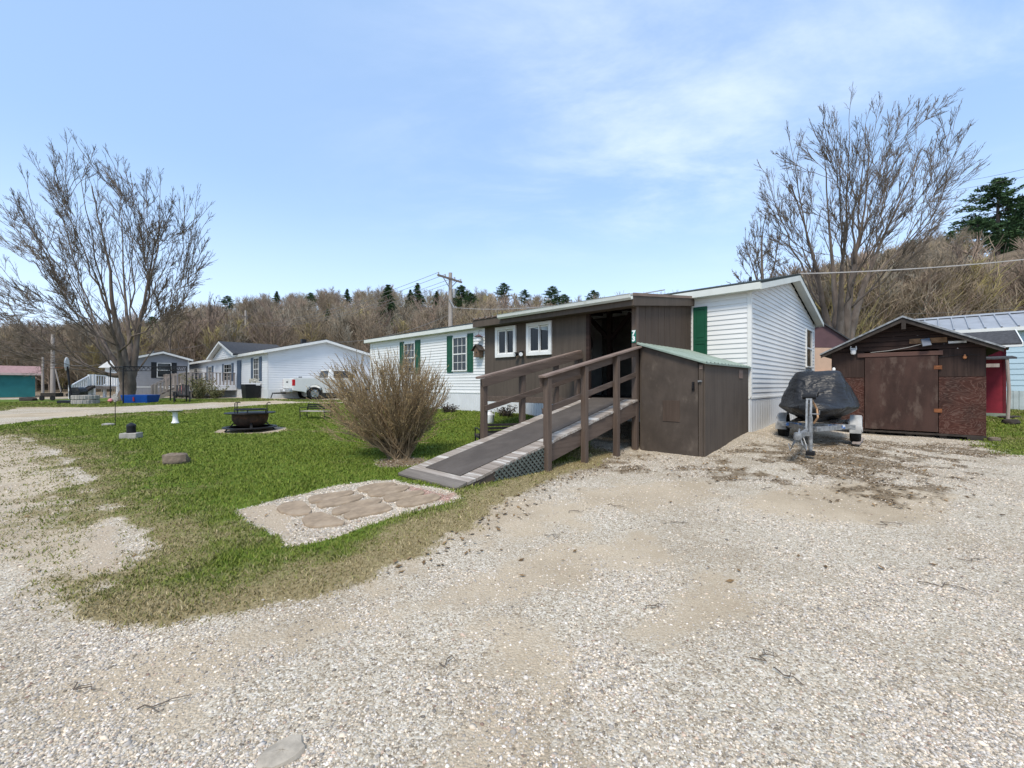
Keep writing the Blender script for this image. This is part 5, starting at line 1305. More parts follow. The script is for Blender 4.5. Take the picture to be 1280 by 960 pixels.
b = MB(); b.bx(-2.42,-2.28,-.16,-.04,-.01,.06); b.build('jack_foot', 'black_metal', j, I, bevel=.01)
b = MB(); b.beam((-2.98,0,.36),(-2.66,0,.345),.09,.075); b.lathe([(.0,.40),(.05,.395),(.055,.33),(.045,.29)], (-2.98,0,0), 12); b.tube([(-2.85,0,.38),(-2.78,0,.44),(-2.70,0,.42)], .012, 6); b.build('coupler', 'galv', trl, I, smooth=40)
b = MB()
for s in (-1, 1):
    b.tube([(-2.66,s*.03,.33),(-2.72,s*.08,.2),(-2.86,s*.10,.13),(-2.95,s*.06,.22),(-2.93,s*.03,.32)], .009, 5)
b.tube([(-2.6,.05,.30),(-2.64,.12,.16),(-2.75,.15,.20),(-2.9,.10,.10)], .007, 5); b.build('safety_chain', 'galv', trl, I)
b = MB()
for s in (-1, 1): b.bx(-.6, 1.0, s*.28-.05, s*.28+.05, .40, .46)
b.build('bunk', 'dark_wood', trl, I)
# cover
cv = thing('covered_watercraft', 'personal watercraft under a wrinkled black cover on the trailer', 'watercraft', tuple(TM @ Vector((0,0,.42))), TA)
b = MB(); rings = []; NR, NS = 44, 56
for i in range(NR+1):
    t = i/NR; x = -1.18+2.5*t
    env = min(1, (t/.30))**.6 if t < .30 else (1 if t < .86 else 1-.35*((t-.86)/.14)**2)
    half = .16+.44*min(1, t/.34)**.62 if t < .34 else .60
    top = .80+.60*sstep(.10, .36, t)-.10*sstep(.62, .95, t)
    top = float(top); bot = .46+.12*(1-min(1,t/.3)); kn = .70
    ring = []
    for k in range(NS):
        u = k/NS*2*math.pi; c_, s_ = math.cos(u), math.sin(u)
        if s_ >= 0:
            q = u/math.pi; h_ = half*(1-.40*sstep(.25,.4,t)) ; h_ = float(h_)   # flat top, sloping sides
            PT = [(half*1.06, kn), (half*1.03, kn+.10*(top-kn)), (half*.80, kn+.60*(top-kn)), (half*.58, top-.02), (half*.46, top), (-half*.46, top), (-half*.58, top-.02), (-half*.80, kn+.60*(top-kn)), (-half*1.03, kn+.10*(top-kn)), (-half*1.06, kn)]
            w_i = q*9; i0 = min(int(w_i), 8); f_ = w_i-i0; y = PT[i0][0]*(1-f_)+PT[i0+1][0]*f_; z = PT[i0][1]*(1-f_)+PT[i0+1][1]*f_
        else:
            y = half*1.06*math.copysign(abs(c_)**.55, c_)*(1-.30*(-s_)); z = kn+(kn-bot)*s_
        ring.append(Vector((x, y, z)))
    rings.append(ring)
R_ = np.array([[tuple(p) for p in r] for r in rings]); nn = R_.copy()
cen = R_.mean(1, keepdims=True); dirn = R_-cen; dirn[...,0] *= .2; dirn /= np.maximum(np.linalg.norm(dirn, axis=-1, keepdims=True), 1e-6)
ang = np.arctan2(dirn[...,2], dirn[...,1])
wr = (fbm(R_[...,0]*2.2+R_[...,1]*1.2+40, R_[...,2]*7+R_[...,1]*1.5+10, 5, 3)-.5)*.04+(1-np.abs(2*fbm(R_[...,0]*3+9, R_[...,2]*5+R_[...,1]*2.5+3, 8, 3)-1)-.75)*.09
R_ = R_+dirn*wr[...,None]
for i in range(NR+1): rings[i] = [Vector(p) for p in R_[i]]
b.loft(rings); b.build('cover', 'tarp', cv, TM, smooth=180)
b = MB(); b.loft([[Vector((-.95,y,z)) for y,z in ((-.10,.62),(.10,.62),(.06,.44),(-.06,.44))], [Vector((-.2,y,z)) for y,z in ((-.40,.62),(.40,.62),(.26,.42),(-.26,.42))], [Vector((1.25,y,z)) for y,z in ((-.46,.64),(.46,.64),(.30,.42),(-.30,.42))]]); b.build('hull', 'black_plastic', cv, TM)
# ------------------------------------------------------------------ weathered plywood shed
SRM = Matrix.Translation((10.84, 9.80, 0)) @ Matrix.Rotation(HROT, 4, 'Z')     # origin at the right front corner, x right, y back
sgz = sf(10.2, 10.4)
def e2(z): return EYE+z                         # heights from eye level
ws = thing('plywood_shed', 'dilapidated dark red brown plywood shed with a wide door and gable roof', 'shed', (10.84, 9.80, sgz-.02), HROT)
WS, DS = 2.86, 3.4; zf = e2(-1.17); ze_ = e2(.90); zr = e2(1.63); xm = -WS/2+.02
b = MB(); b.bx(-WS, 0, .0, .04, zf, e2(-.02)) if False else None
xd0, xd1 = -2.16, -.80
for q0, q1 in ((xd1+.03, 0), (-WS, xd0)): b = MB().bx(q0, q1, .0, .03, zf, e2(.19)); b.build('lower_panel', 'ply', ws, SRM, bevel=.003)
for q0, q1 in ((xd1+.03, -.01), (-WS+.01, xd0)): b = MB().bx(q0, q1, -.004, .028, e2(.196), ze_-.04); b.build('upper_panel', 'ply_grey', ws, SRM, bevel=.003)
b = MB(); n_ = 6
for i in range(n_):
    z0 = ze_-.03+(zr-ze_)*i/n_*.97; z1 = ze_-.03+(zr-ze_)*(i+1)/n_*.97-.012
    def wl(z): return (WS/2+.02)*(1-max(0, (z-ze_+.05))/(zr-ze_+.05))
    a0, a1 = wl(z0), wl(z1)
    b.prism([(xm-a0, .004+.004*(i % 2), z0), (xm+a0, .004+.004*(i % 2), z0), (xm+a1, .004+.004*(i % 2), z1), (xm-a1, .004+.004*(i % 2), z1)], (0, .03, 0))
b.build('gable_boards', 'ply_dark', ws, SRM)
b = MB(); b.bx(-WS, -WS+.04, .03, DS, zf, ze_+.02); b.bx(-.04, 0, .03, DS, zf, ze_+.02); b.prism([(-WS,DS,zf),(0,DS,zf),(0,DS,ze_),(xm,DS,zr),(-WS,DS,ze_)], (0,-.03,0)); b.build('wall', 'ply_dark', ws, SRM)
d = MB(); d.bx(xd0+.012, xd1+.018, -.035, -.003, zf+.03, e2(.71)); dr2 = d.build('door', 'ply_door', ws, SRM, bevel=.004)
b = MB()
for z in (e2(.42), e2(-.62)): b.bx(xd1-.055, xd1+.085, -.043, -.034, z-.045, z+.045)
b.build('hinge', 'rust', dr2, SRM)
b = MB(); b.bx(xd0-.14, xd1+.10, -.050, -.004, e2(.72), e2(.825)); b.build('header_board', 'header', ws, SRM, bevel=.005)
b = MB(); b.bx(-WS-.01, .01, -.02, .05, zf-.05, zf-.004)
for x in (-2.7, -2.0, -1.3, -.7, -.15): b.bx(x-.06, x+.06, .02, .4, sgz-.1, zf-.05)
b.bx(-.30, -.05, -.02, .3, sgz-.1, zf-.05); b.build('skid', 'dark_wood', ws, SRM)
b = MB(); sl2 = (zr-ze_)/(WS/2); oh = .24
for s in (-1, 1):
    xe = xm+s*(WS/2+oh); zE = zr-sl2*(WS/2+oh)
    b.prism([(xm, -.30, zr+.02), (xe, -.30, zE+.02), (xe, -.30, zE+.055), (xm, -.30, zr+.065)], (0, DS+.5, 0))
b.build('roof', 'shingle', ws, SRM)
b = MB()
for s in (-1, 1):
    xe = xm+s*(WS/2+oh); zE = zr-sl2*(WS/2+oh)
    b.prism([(xm, -.325, zr+.075), (xe, -.325, zE+.065), (xe, -.325, zE+.025), (xm, -.325, zr+.03)], (0, .022, 0))
b.build('drip_edge', 'galv', ws, SRM)
b = MB()
for s in (-1, 1):
    xe = xm+s*(WS/2+oh-.02); zE = zr-sl2*(WS/2+oh-.02)
    b.prism([(xm, -.295, zr+.01), (xe, -.295, zE+.01), (xe, -.295, zE-.06), (xm, -.295, zr-.08)], (0, .03, 0))
    for t in (.25,.5,.75): b.prism([(xm+s*(WS/2+oh)*t-.02, -.26, zr-sl2*(WS/2+oh)*t), (xm+s*(WS/2+oh)*t+.02, -.26, zr-sl2*(WS/2+oh)*t), (xm+s*(WS/2+oh)*t+.02, -.26, zr-sl2*(WS/2+oh)*t-.06), (xm+s*(WS/2+oh)*t-.02, -.26, zr-sl2*(WS/2+oh)*t-.06)], (0, .26, 0))
b.bx(xm-.02, xm+.06, -.30, -.22, zr-.26, zr-.04)
b.build('rafter', 'dark_wood', ws, SRM)
b = MB(); b.bx(xm+.12, xm+.78, -.016, -.002, e2(1.02), e2(1.14)); b.build('bare_board', plain('bare orange board', (.20,.115,.062), .8, var=.35, vs=6), ws, SRM)
b = MB(); b.bx(xm+.80, xm+1.05, -.02, -.004, e2(.985), e2(1.035)); b.bx(xm+1.0, xm+1.1, -.02, -.004, e2(.985), e2(1.035)) ; b.build('white_bracket', 'white_paint', ws, SRM)
sp = thing('solar_charger', 'small tilted solar panel mounted on the plywood shed gable', 'solar panel', tuple(SRM @ Vector((xm+.42,-.1,e2(.95)))), HROT)
b = MB(); rot = Matrix.Rotation(R(-28), 3, 'X') @ Matrix.Rotation(R(-10), 3, 'Y'); c = Vector((xm+.42,-.13,e2(1.03))); b.box(c, (.17,.02,.22), rot); b.build('frame', 'black_plastic', sp, SRM)
b = MB(); b.box(c+rot @ Vector((0,-.0125,0)), (.15,.006,.20), rot); b.build('cells', 'solar', sp, SRM)
b = MB(); b.beam(c+Vector((0,.01,-.02)), c+Vector((0,.12,-.05)), .02, .02); b.build('bracket', 'black_metal', sp, SRM)
cab = MB(); cab.tube([(xm+.36,-.10,e2(1.0)),(xm+.10,-.05,e2(.93)),(xm-.25,-.045,e2(.87)),(xm-.62,-.055,e2(.84))], .008, 5); o = cab.build('solar_cable', 'wire_pale', None, SRM); rebase(o, tuple(SRM @ Vector((xm+.36,-.10,e2(1.0))))); tag(o, 'pale cable running from the solar panel above the plywood shed door', 'cable')
lt = thing('shed_light', 'white caged bulb light on the left of the plywood shed gable', 'light', tuple(SRM @ Vector((-2.38,-.05,e2(.86)))), HROT)
b = MB(); b.lathe([(.0,.80),(.045,.81),(.062,.86),(.06,.92),(.04,.94)], (-2.38,-.08,EYE), 14); b.bx(-2.45,-2.31,-.05,-.01,e2(.92),e2(.98)); b.build('globe', 'white_plastic', lt, SRM, smooth=40)
b = MB(); 
for s in (-1, 1): b.cyl((-2.38+s*.055,-.06,e2(.94)), (-2.38+s*.055,-.06,e2(1.03)), .012, 6)
b.build('clip', 'white_paint', lt, SRM)
lt2 = thing('string_bulb', 'small amber bulb on the right of the plywood shed front', 'light', tuple(SRM @ Vector((-.34,-.05,e2(.63)))), HROT)
b = MB(); b.lathe([(0,.60),(.03,.62),(.035,.65),(.02,.68),(.015,.71)], (-.34,-.04,EYE), 10); b.build('bulb', plain('amber bulb glass', (.50,.20,.08), .3), lt2, SRM, smooth=40)
b = MB(); b.tube([(-.80,-.02,e2(.66)),(-.5,-.03,e2(.70)),(-.34,-.04,e2(.71)),(-.1,-.03,e2(.68))], .006, 4); b.build('cord', 'black_plastic', lt2, SRM)
tl = thing('hanging_tin', 'small pale tin fixed near the left edge of the plywood shed', 'tin', tuple(SRM @ Vector((-2.80,-.06,e2(.36)))), HROT)
b = MB(); b.lathe([(.0,.34),(.035,.35),(.04,.44),(.02,.47),(0,.475)], (-2.80,-.05,EYE), 10); b.build('tin', 'white_paint', tl, SRM, smooth=40)
b = MB(); b.bx(-2.83,-2.77,-.03,-.005,e2(.34),e2(.50)); b.build('bracket', 'black_metal', tl, SRM)
# board under the trailer wheel
o = MB().beam((-.35,-.62,.02),(.75,-.66,.02),.12,.03).build('plank', 'deck_wood', None, TM); rebase(o, tuple(TM @ Vector((-.35,-.62,0)))); tag(o, 'short weathered plank on the ground under the right trailer wheel', 'plank')
# ------------------------------------------------------------------ fallen twigs on the gravel
tw_ = [((770,484+150),30),((720,640),25),((690,670),22),((850,655),28),((820,762),40),((958,612),34),((640,600),26),((1180,735),60),((1112,655),45),((1215,700),40),((955,826),46),((985,850),40),((200,882),70),((110,860),60),((1130,592),40),((560,830),20)]
for i, ((px, py), ln) in enumerate(tw_):
    p = at(px, py); l = ln*p.y/F*.75; a = random.uniform(-.9,.5); q = []; z = sf(p.x, p.y)+.012
    for k in range(6): q.append(Vector(((k/5-.5)*l*math.cos(a)+random.gauss(0,.012), (k/5-.5)*l*math.sin(a)+random.gauss(0,.02), random.uniform(0,.006))))
    b = MB(); b.tube(q, [.0034,.0032,.003,.0026,.0022,.0016], 5); c = q[random.choice((2,3))]; b.tube([c, c+Vector((.03+random.gauss(0,.012),.02*random.choice((-1,1)),.004)), c+Vector((.055,.03*random.choice((-1,1)),.002))], [.0028,.002,.0014], 4)
    o = b.build('fallen_twig', 'twig', None, Matrix.Translation((p.x, p.y, z))); rebase(o, (p.x, p.y, z)); tag(o, 'thin dark fallen twig lying on the pale gravel lot', 'twig', 'fallen twigs on the gravel')
# ================================================================== far homes
def wallmat(m): return m
# --- white home with cross gable and deck
WX = pt(335, 497.5, 26.0); WHM = Matrix.Translation((WX.x, WX.y, EYE)) @ Matrix.Rotation(HROT, 4, 'Z')
wh = thing('white_home', 'white double wide home with blue shutters and a cross gable behind the lawn', 'house', (WX.x, WX.y, EYE-.83), HROT)
L2, W2, zf2, ze2, zr2 = 24., 6.8, -.28, 2.02, 2.86
b = MB(); siding(b, lambda z: (-L2, 0), zf2, ze2, .15); b.build('front_wall', 'siding_far', wh, WHM)
WEM = side_m(WHM, 0)
def gab2(z):
    if z <= ze2: return (0, W2)
    k = (z-ze2)/(zr2-ze2); return (W2/2*k, W2-W2/2*k)
b = MB(); siding(b, gab2, zf2, zr2, .15); b.build('gable_wall', 'siding_far', wh, WEM)
b = MB(); b.prism([(-L2,.03,-1.2),(-L2,W2-.03,-1.2),(-L2,W2-.03,ze2),(-L2,W2/2,zr2-.03),(-L2,.03,ze2)], (L2-.03,0,0)); b.build('core_wall', 'siding_far', wh, WHM)
b = MB(); ribs(b, -L2, 0, -1.3, zf2, -.005, .2); b.build('skirting', 'skirt', wh, WHM)
b = MB(); ribs(b, 0, W2, -1.3, zf2, -.005, .2); b.build('skirting', 'skirt', wh, WEM)
def gable_roof(parent, Mx, x0, x1, Wd, ze, zr, ov, rk, roofm, fasm, th=.06, lift=.10):
    s_ = (zr-ze)/(Wd/2); zt_ = ze+lift; zp = zt_+s_*Wd/2; zo = zt_-s_*ov
    b = MB()
    b.prism([(x0-rk, -ov, zo), (x0-rk, Wd/2, zp), (x0-rk, Wd/2, zp+th), (x0-rk, -ov, zo+th)], (x1-x0+2*rk, 0, 0))
    b.prism([(x0-rk, Wd/2, zp), (x0-rk, Wd+ov, zo), (x0-rk, Wd+ov, zo+th), (x0-rk, Wd/2, zp+th)], (x1-x0+2*rk, 0, 0))
    b.build('roof', roofm, parent, Mx)
    b = MB(); b.bx(x0-rk, x1+rk, -ov-.025, -ov-.003, zo-.13, zo+.03); b.bx(x0-rk, x1+rk, Wd+ov+.003, Wd+ov+.025, zo-.13, zo+.03)
    b.bx(x0-rk+.03, x1+rk-.03, -ov, -.0, zo-.12, zo-.105)
    for x in (x1+rk+.002, x0-rk-.03):
        for q in (-ov, Wd+ov):
            b.prism([(x, q, zo-.14), (x, Wd/2, zp-.15), (x, Wd/2, zp+.01), (x, q, zo+.03)], (.028, 0, 0))
    for q in (-ov, Wd+ov):
        b.prism([(x1+.001, q, zo-.06), (x1+.001, Wd/2, zp-.07), (x1+.001, Wd/2, zp-.055), (x1+.001, q, zo-.045)], (rk, 0, 0))
    b.build('fascia', fasm, parent, Mx)
gable_roof(wh, WHM, -L2, 0, W2, ze2, zr2, .3, .28, 'shingle', 'trim')
b = MB(); xg, hg = -8.9, 3.4      # cross gable
def gl(z): k = max(0, (z-ze2)/(3.06-ze2)); return (xg-hg+hg*k+.0, xg+hg-hg*k)
siding(b, gl, ze2+.02, 3.03, .15, -.32); b.build('cross_gable', 'siding_far', wh, WHM)
b = MB()
for s in (-1, 1):
    b.prism([(xg, -.62, 3.16), (xg+s*(hg+.35), -.62, ze2+.05), (xg+s*(hg+.35), -.62, ze2+.12), (xg, -.62, 3.23)], (0, 3.95, 0))
b.build('cross_roof', 'shingle', wh, WHM)
b = MB()
for s in (-1, 1):
    b.prism([(xg, -.65, 3.06), (xg+s*(hg+.36), -.65, ze2-.07), (xg+s*(hg+.36), -.65, ze2+.10), (xg, -.65, 3.20)], (0, .028, 0))
    b.prism([(xg, -.62, 3.08), (xg+s*(hg+.34), -.62, ze2-.04), (xg+s*(hg+.34), -.62, ze2-.02), (xg, -.62, 3.10)], (0, .3, 0))
b.build('cross_fascia', 'trim', wh, WHM)
for q0, q1 in ((-3.05,-2.75), (-12.,-11.7)): b = MB().bx(q0,q1,W2/2-.4,W2/2-.1,2.8,3.22); b.build('roof_vent', 'black_plastic', wh, WHM)
for a0, a1, z0, z1 in ((-2.75,-1.62,.28,1.72), (-10.1,-8.0,.30,1.55), (-15.3,-14.0,.30,1.52), (-20.8,-19.4,.75,1.50)):
    window(wh, WHM, a0, a1, z0, z1, 3, 2)
    if a1 > -16: shutter(wh, WHM, a0-.52, a0-.03, z0-.03, z1+.05, 'shutter_blue'); shutter(wh, WHM, a1+.03, a1+.52, z0-.03, z1+.05, 'shutter_blue')
d = MB(); d.bx(-6.45,-5.55,-.06,-.014,zf2,1.72); d.build('door', 'shutter_blue', wh, WHM)
# deck with stairs
dk = thing('front_deck', 'weathered grey wooden deck with railings and stairs along the white home', 'deck', tuple((WHM @ Vector((-13.5,-1.3,0)))[:2])+(EYE-.9,), HROT)
DX0, DX1, DV = -21.0, -6.6, -2.6; zd = -.12
b = MB(); b.bx(DX0, DX1, DV, -.06, zd-.05, zd); b.build('deck_floor', 'deck_wood', dk, WHM)
b = MB(); b.bx(DX0, DX1, DV-.04, DV-.005, zd-.26, zd-.005); b.bx(DX1+.003, DX1+.04, DV, -.06, zd-.26, zd-.005); b.build('rim_board', 'white_paint', dk, WHM)
def dpost(x, y): b = MB(); b.bx(x-.05,x+.05,y-.05,y+.05,-1.1,zd+1.0); return b.build('post', 'deck_wood', dk, WHM)
for x in (DX0+.06, -18.6, -16.2, -13.8, -11.9, -10.5, -8.6, DX1-.02): dpost(x, DV-.09)
def railing(x0, x1, y, name='railing'):
    b = MB(); b.bx(x0, x1, y-.05, y+.05, zd+.93, zd+.97); b.bx(x0, x1, y-.02, y+.02, zd+.10, zd+.15)
    n_ = int((x1-x0)/.2)
    for i in range(n_+1): x = x0+(x1-x0)*i/n_; b.bx(x-.045, x+.045, y-.018, y+.018, zd+.15, zd+.93)
    return b.build(name, 'deck_wood', dk, WHM)
railing(DX0, -11.95, DV-.06); railing(-10.45, DX1, DV-.06)
b = MB(); b.bx(DX1-.05, DX1+.05, DV, -.1, zd+.93, zd+.97)
for i in range(12): y = DV+.1+2.3*i/11; b.bx(DX1-.018, DX1+.018, y-.045, y+.045, zd+.1, zd+.93)
b.build('railing', 'deck_wood', dk, WHM)
sx0, sx1 = -11.9, -10.5
for i in range(5):
    b = MB(); z = zd-.15*(i+1); y = DV-.10-.27*(i+.5); b.bx(sx0, sx1, y-.15, y+.15, z-.04, z); b.build('step', 'dark_wood', dk, WHM)
for x in (sx0-.03, sx1+.03):
    b = MB(); b.beam((x, DV-.05, zd-.12), (x, DV-1.5, zd-.93), .04, .24); b.build('stair_stringer', 'deck_wood', dk, WHM)
    b = MB(); b.beam((x, DV-.1, zd+.92), (x, DV-1.5, zd+.10), .09, .04); b.beam((x, DV-.1, zd+.15), (x, DV-1.5, zd-.68), .03, .05)
    for i in range(7): t = i/6; y = DV-.15-1.25*t; zz_ = zd+.92-.82*(y-DV+.1)/-1.4; b.bx(x-.02,x+.02,y-.04,y+.04,zz_-.80,zz_)
    b.bx(x-.05,x+.05,DV-1.55,DV-1.45,-1.1,zd+.12); b.build('stair_rail', 'deck_wood', dk, WHM)
def shrublet(name, label, cat, base, h, rad, n, seed, leafm='leaf_shrub', leaf=.05, group=None):
    random.seed(seed); root = thing(name, label, cat, tuple(base), 0, group); I = WM[root.name]; st = MB(); lf = MB()
    for i in range(n):
        a = random.uniform(0, 6.283); q = branch_pts(Vector((random.gauss(0,.08*rad), random.gauss(0,.08*rad), -.03)), Vector((math.cos(a)*rad*.6, math.sin(a)*rad*.6, h)), h*random.uniform(.6,1.05), 4, Vector((math.cos(a)*.15, math.sin(a)*.15, .1)), .12)
        st.tube(q, [.014,.011,.008,.006,.004], 3, cap=False)
        for k in range(26):
            p, d = seg_at(q, random.uniform(.2,1)); p = p+Vector((random.gauss(0,1),random.gauss(0,1),random.gauss(0,1)))*leaf*1.3
            u = Vector((random.gauss(0,1),random.gauss(0,1),random.gauss(0,1))).normalized()*leaf; w = u.orthogonal().normalized()*leaf*.5
            o = len(lf.v); lf.v += [p-u, p+w, p+u, p-w]; lf.f.append((o,o+1,o+2,o+3))
    st.build('stems', 'brush_twig', root, I); lf.build('foliage', leafm, root, I); return root
p = WHM @ Vector((-5.6,-2.4,0)); shrublet('garden_shrub', 'sparse olive shrub between the deck stairs and the trash bin', 'shrub', gp(p.x, p.y), 1.75, 1.1, 46, 5, leaf=.06)
p = WHM @ Vector((-4.2,-1.8,0)); shrublet('garden_shrub', 'low olive shrub right of the sparse tall one, beside the trash bin', 'shrub', gp(p.x, p.y), 1.0, .9, 26, 6, leaf=.055)
p = WHM @ Vector((-1.6,-.5,0)); 
tb_ = thing('trash_bin', 'black trash bin against the corner of the white home', 'trash bin', tuple(gp(p.x, p.y)), HROT); I = WM[tb_.name]
b = MB(); b.loft([[Vector((x*.42,y*.36,-.03)) for x,y in ((-1,-1),(1,-1),(1,1),(-1,1))], [Vector((x*.48,y*.42,.80)) for x,y in ((-1,-1),(1,-1),(1,1),(-1,1))]]); b.build('bin', 'black_plastic', tb_, I, bevel=.02)
b = MB(); b.bx(-.50,.50,-.44,.44,.80,.86); b.build('lid', 'black_plastic', tb_, I, bevel=.02)
fb = thing('flower_arrangement', 'pale dried flowers in a planter above the black trash bin', 'flowers', tuple(WHM @ Vector((-1.9,-.22,.02))), HROT); I = WM[fb.name]
b = MB(); b.bx(-.8,.8,-.12,.12,-.06,.10); b.build('planter', 'white_paint', fb, I)
b = MB(); random.seed(9)
for k in range(60): c = Vector((random.uniform(-.8,.8), random.uniform(-.15,.1), random.uniform(.12,.36))); b.box(c, (.06,.05,.05), Euler((random.random()*3,random.random()*3,0)).to_matrix())
b.build('blooms', plain('cream blooms', (.50,.48,.40), .8), fb, I)
for dx, dz, mt_, lab in ((-7.05,.0,'cream','cream garden pinwheel ball by the deck stairs'), (-6.35,-.12,'pink','pink garden pinwheel ball beside the cream one')):
    p = WHM @ Vector((dx,-3.2,0)); g = gp(p.x, p.y); o = thing('pinwheel_ball', lab, 'ornament', tuple(g), HROT); I = WM[o.name]
    b = MB(); b.cyl((0,0,-.05),(0,0,.5+dz),.015,6); b.build('rod', 'black_metal', o, I)
    b = MB(); c = Vector((0,0,.72+dz))
    for k in range(14):
        a = k*2*math.pi/14; d = Vector((math.cos(a),0,math.sin(a))); e = Vector((-math.sin(a),.5,math.cos(a))); b.prism([c+d*.05, c+d*.30-e*.04, c+d*.33+e*.05, c+d*.15+e*.06], (0,.03,0))
    b.lathe([(0,-.16),(.17,-.08),(.19,.04),(.1,.16),(0,.18)], c, 12); b.build('petals', mt_, o, I)
# --- grey single wide
GX = pt(168, 496, 35.0); GHM = Matrix.Translation((GX.x, GX.y, EYE)) @ Matrix.Rotation(HROT, 4, 'Z')
gh = thing('grey_home', 'grey single wide mobile home with black shutters behind the big maple', 'house', (GX.x, GX.y, EYE-.98), HROT)
L3, W3, ze3, zr3 = 16., 3.6, 2.16, 2.70
b = MB(); siding(b, lambda z: (-L3, 0), -.18, ze3, .17); b.build('front_wall', 'siding_far', gh, GHM)
GEM = side_m(GHM, 0); b = MB()
def gab3(z):
    if z <= ze3: return (0, W3)
    k = (z-ze3)/(zr3-ze3); return (W3/2*k, W3-W3/2*k)
siding(b, gab3, -.16, zr3, .17); b.build('gable_wall', 'grey_siding', gh, GEM)
b = MB(); b.prism([(-L3,.03,-1.2),(-L3,W3-.03,-1.2),(-L3,W3-.03,ze3),(-L3,W3/2,zr3-.03),(-L3,.03,ze3)], (L3-.03,0,0)); b.build('core_wall', 'grey_siding', gh, GHM)
b = MB(); ribs(b, 0, W3, -1.3, -.20, -.005, .25); b.build('skirting', 'grey_siding', gh, GEM)
b = MB(); ribs(b, -L3, 0, -1.3, -.20, -.005, .25); b.build('skirting', 'grey_siding', gh, GHM)
b = MB(); b.bx(.0,W3,-.03,-.002,-.22,-.15); b.bx(-.02,.07,-.03,-.002,-.15,ze3); b.bx(W3-.07,W3+.02,-.03,-.002,-.15,ze3); b.build('corner_trim', 'trim', gh, GEM)
gable_roof(gh, GHM, -L3, 0, W3, ze3, zr3, .25, .25, 'shingle', 'trim')
window(gh, GEM, 1.42, 2.38, .62, 1.85, 1, 1); shutter(gh, GEM, 1.05, 1.40, .58, 1.90, 'shutter_black'); shutter(gh, GEM, 2.40, 2.75, .58, 1.90, 'shutter_black')
b = MB(); b.cyl((-3,W3/2-.3,2.5),(-3,W3/2-.3,3.05),.09,8); b.build('roof_vent', 'galv', gh, GHM)
p0 = pt(112, 497, 33.5)
gp_ = thing('white_porch', 'white railed porch with a sloping stair left of the big maple trunk', 'porch', tuple(gp(p0.x, p0.y))); P0 = Matrix.Translation((0,0,0))
def wpt(px, py, Yv): return pt(px, py, Yv)
def prail(name, a, b_, c, d, n, Yv):
    """railing panel between pixel points: a-b top, c-d bottom"""
    A, B, C_, D = wpt(*a, Yv[0]), wpt(*b_, Yv[1]), wpt(*c, Yv[0]), wpt(*d, Yv[1]); m = MB()
    m.beam(A, B, .09, .09); m.beam(C_, D, .07, .07)
    for i in range(n+1): t = i/n; m.beam(A.lerp(B,t), C_.lerp(D,t), .05, .05, (0,1,0))
    return m.build(name, 'white_plastic', gp_)
prail('railing', (120,469), (147,471), (120,481.5), (147,482.5), 9, (33,34.5))
prail('stair_rail', (91,481), (111,470), (91,492), (111,482), 9, (31.6,33))
for px, t_, b_, Yv in ((112,468,497,33),(117,468,497,33.1),(88,481,497,31.5),(131,480,497,34.4),(147,468,496,34.6)):
    m = MB(); a, c = wpt(px,t_,Yv), wpt(px,b_,Yv); m.beam(a, Vector((a.x,a.y,c.z-.1)), .16, .16, (0,1,0)); m.build('post', 'white_plastic', gp_)
m = MB(); a, c = wpt(110,482.5,33), wpt(147,483,34.6); m.prism([a, c, c+Vector((-1.2,1.7,0)), a+Vector((-1.2,1.7,0))], (0,0,-.22)); m.build('porch_floor', 'deck_wood', gp_)
m = MB(); a, c = wpt(91,494,31.6), wpt(111,483,33); m.beam(a, c, .9, .18); m.build('stairs', 'dark_wood', gp_)
m = MB(); a = wpt(143,462,36); m.box(a+Vector((0,0,-.7)), (1.3,.3,1.7)); m.prism([a+Vector((-.9,-.5,.15)), a+Vector((.9,-.5,.15)), a+Vector((0,-.5,.75))], (0,.9,0)); m.build('entry_gable', 'white_plastic', gp_)
# --- teal shed
tx = pt(44, 498, 38.0); TS = Matrix.Translation((tx.x, tx.y, EYE)) @ Matrix.Rotation(R(49), 4, 'Z')
ts = thing('teal_shed', 'teal shed with a faded red roof at the far left edge of the yard', 'shed', (tx.x, tx.y, EYE-1.2), R(49))
b = MB(); b.bx(-7,0,0,4,-1.4,1.0); b.build('wall', 'teal', ts, TS)
b = MB(); b.prism([(-7.3,-.35,.92),(-7.3,2,1.62),(-7.3,2,1.70),(-7.3,-.35,1.0)], (7.65,0,0)); b.prism([(-7.3,4.35,.92),(-7.3,2,1.62),(-7.3,2,1.70),(-7.3,4.35,1.0)], (7.65,0,0)); b.build('roof', 'rose_roof', ts, TS)
b = MB(); b.bx(-7.3,.36,-.38,-.352,.84,1.02); b.build('fascia', plain('pale pink fascia', (.42,.34,.31), .7), ts, TS)
b = MB(); b.prism([(0,0,1.0),(0,4,1.0),(0,2,1.60)], (-.1,0,0)); b.build('gable_wall', 'teal', ts, TS)
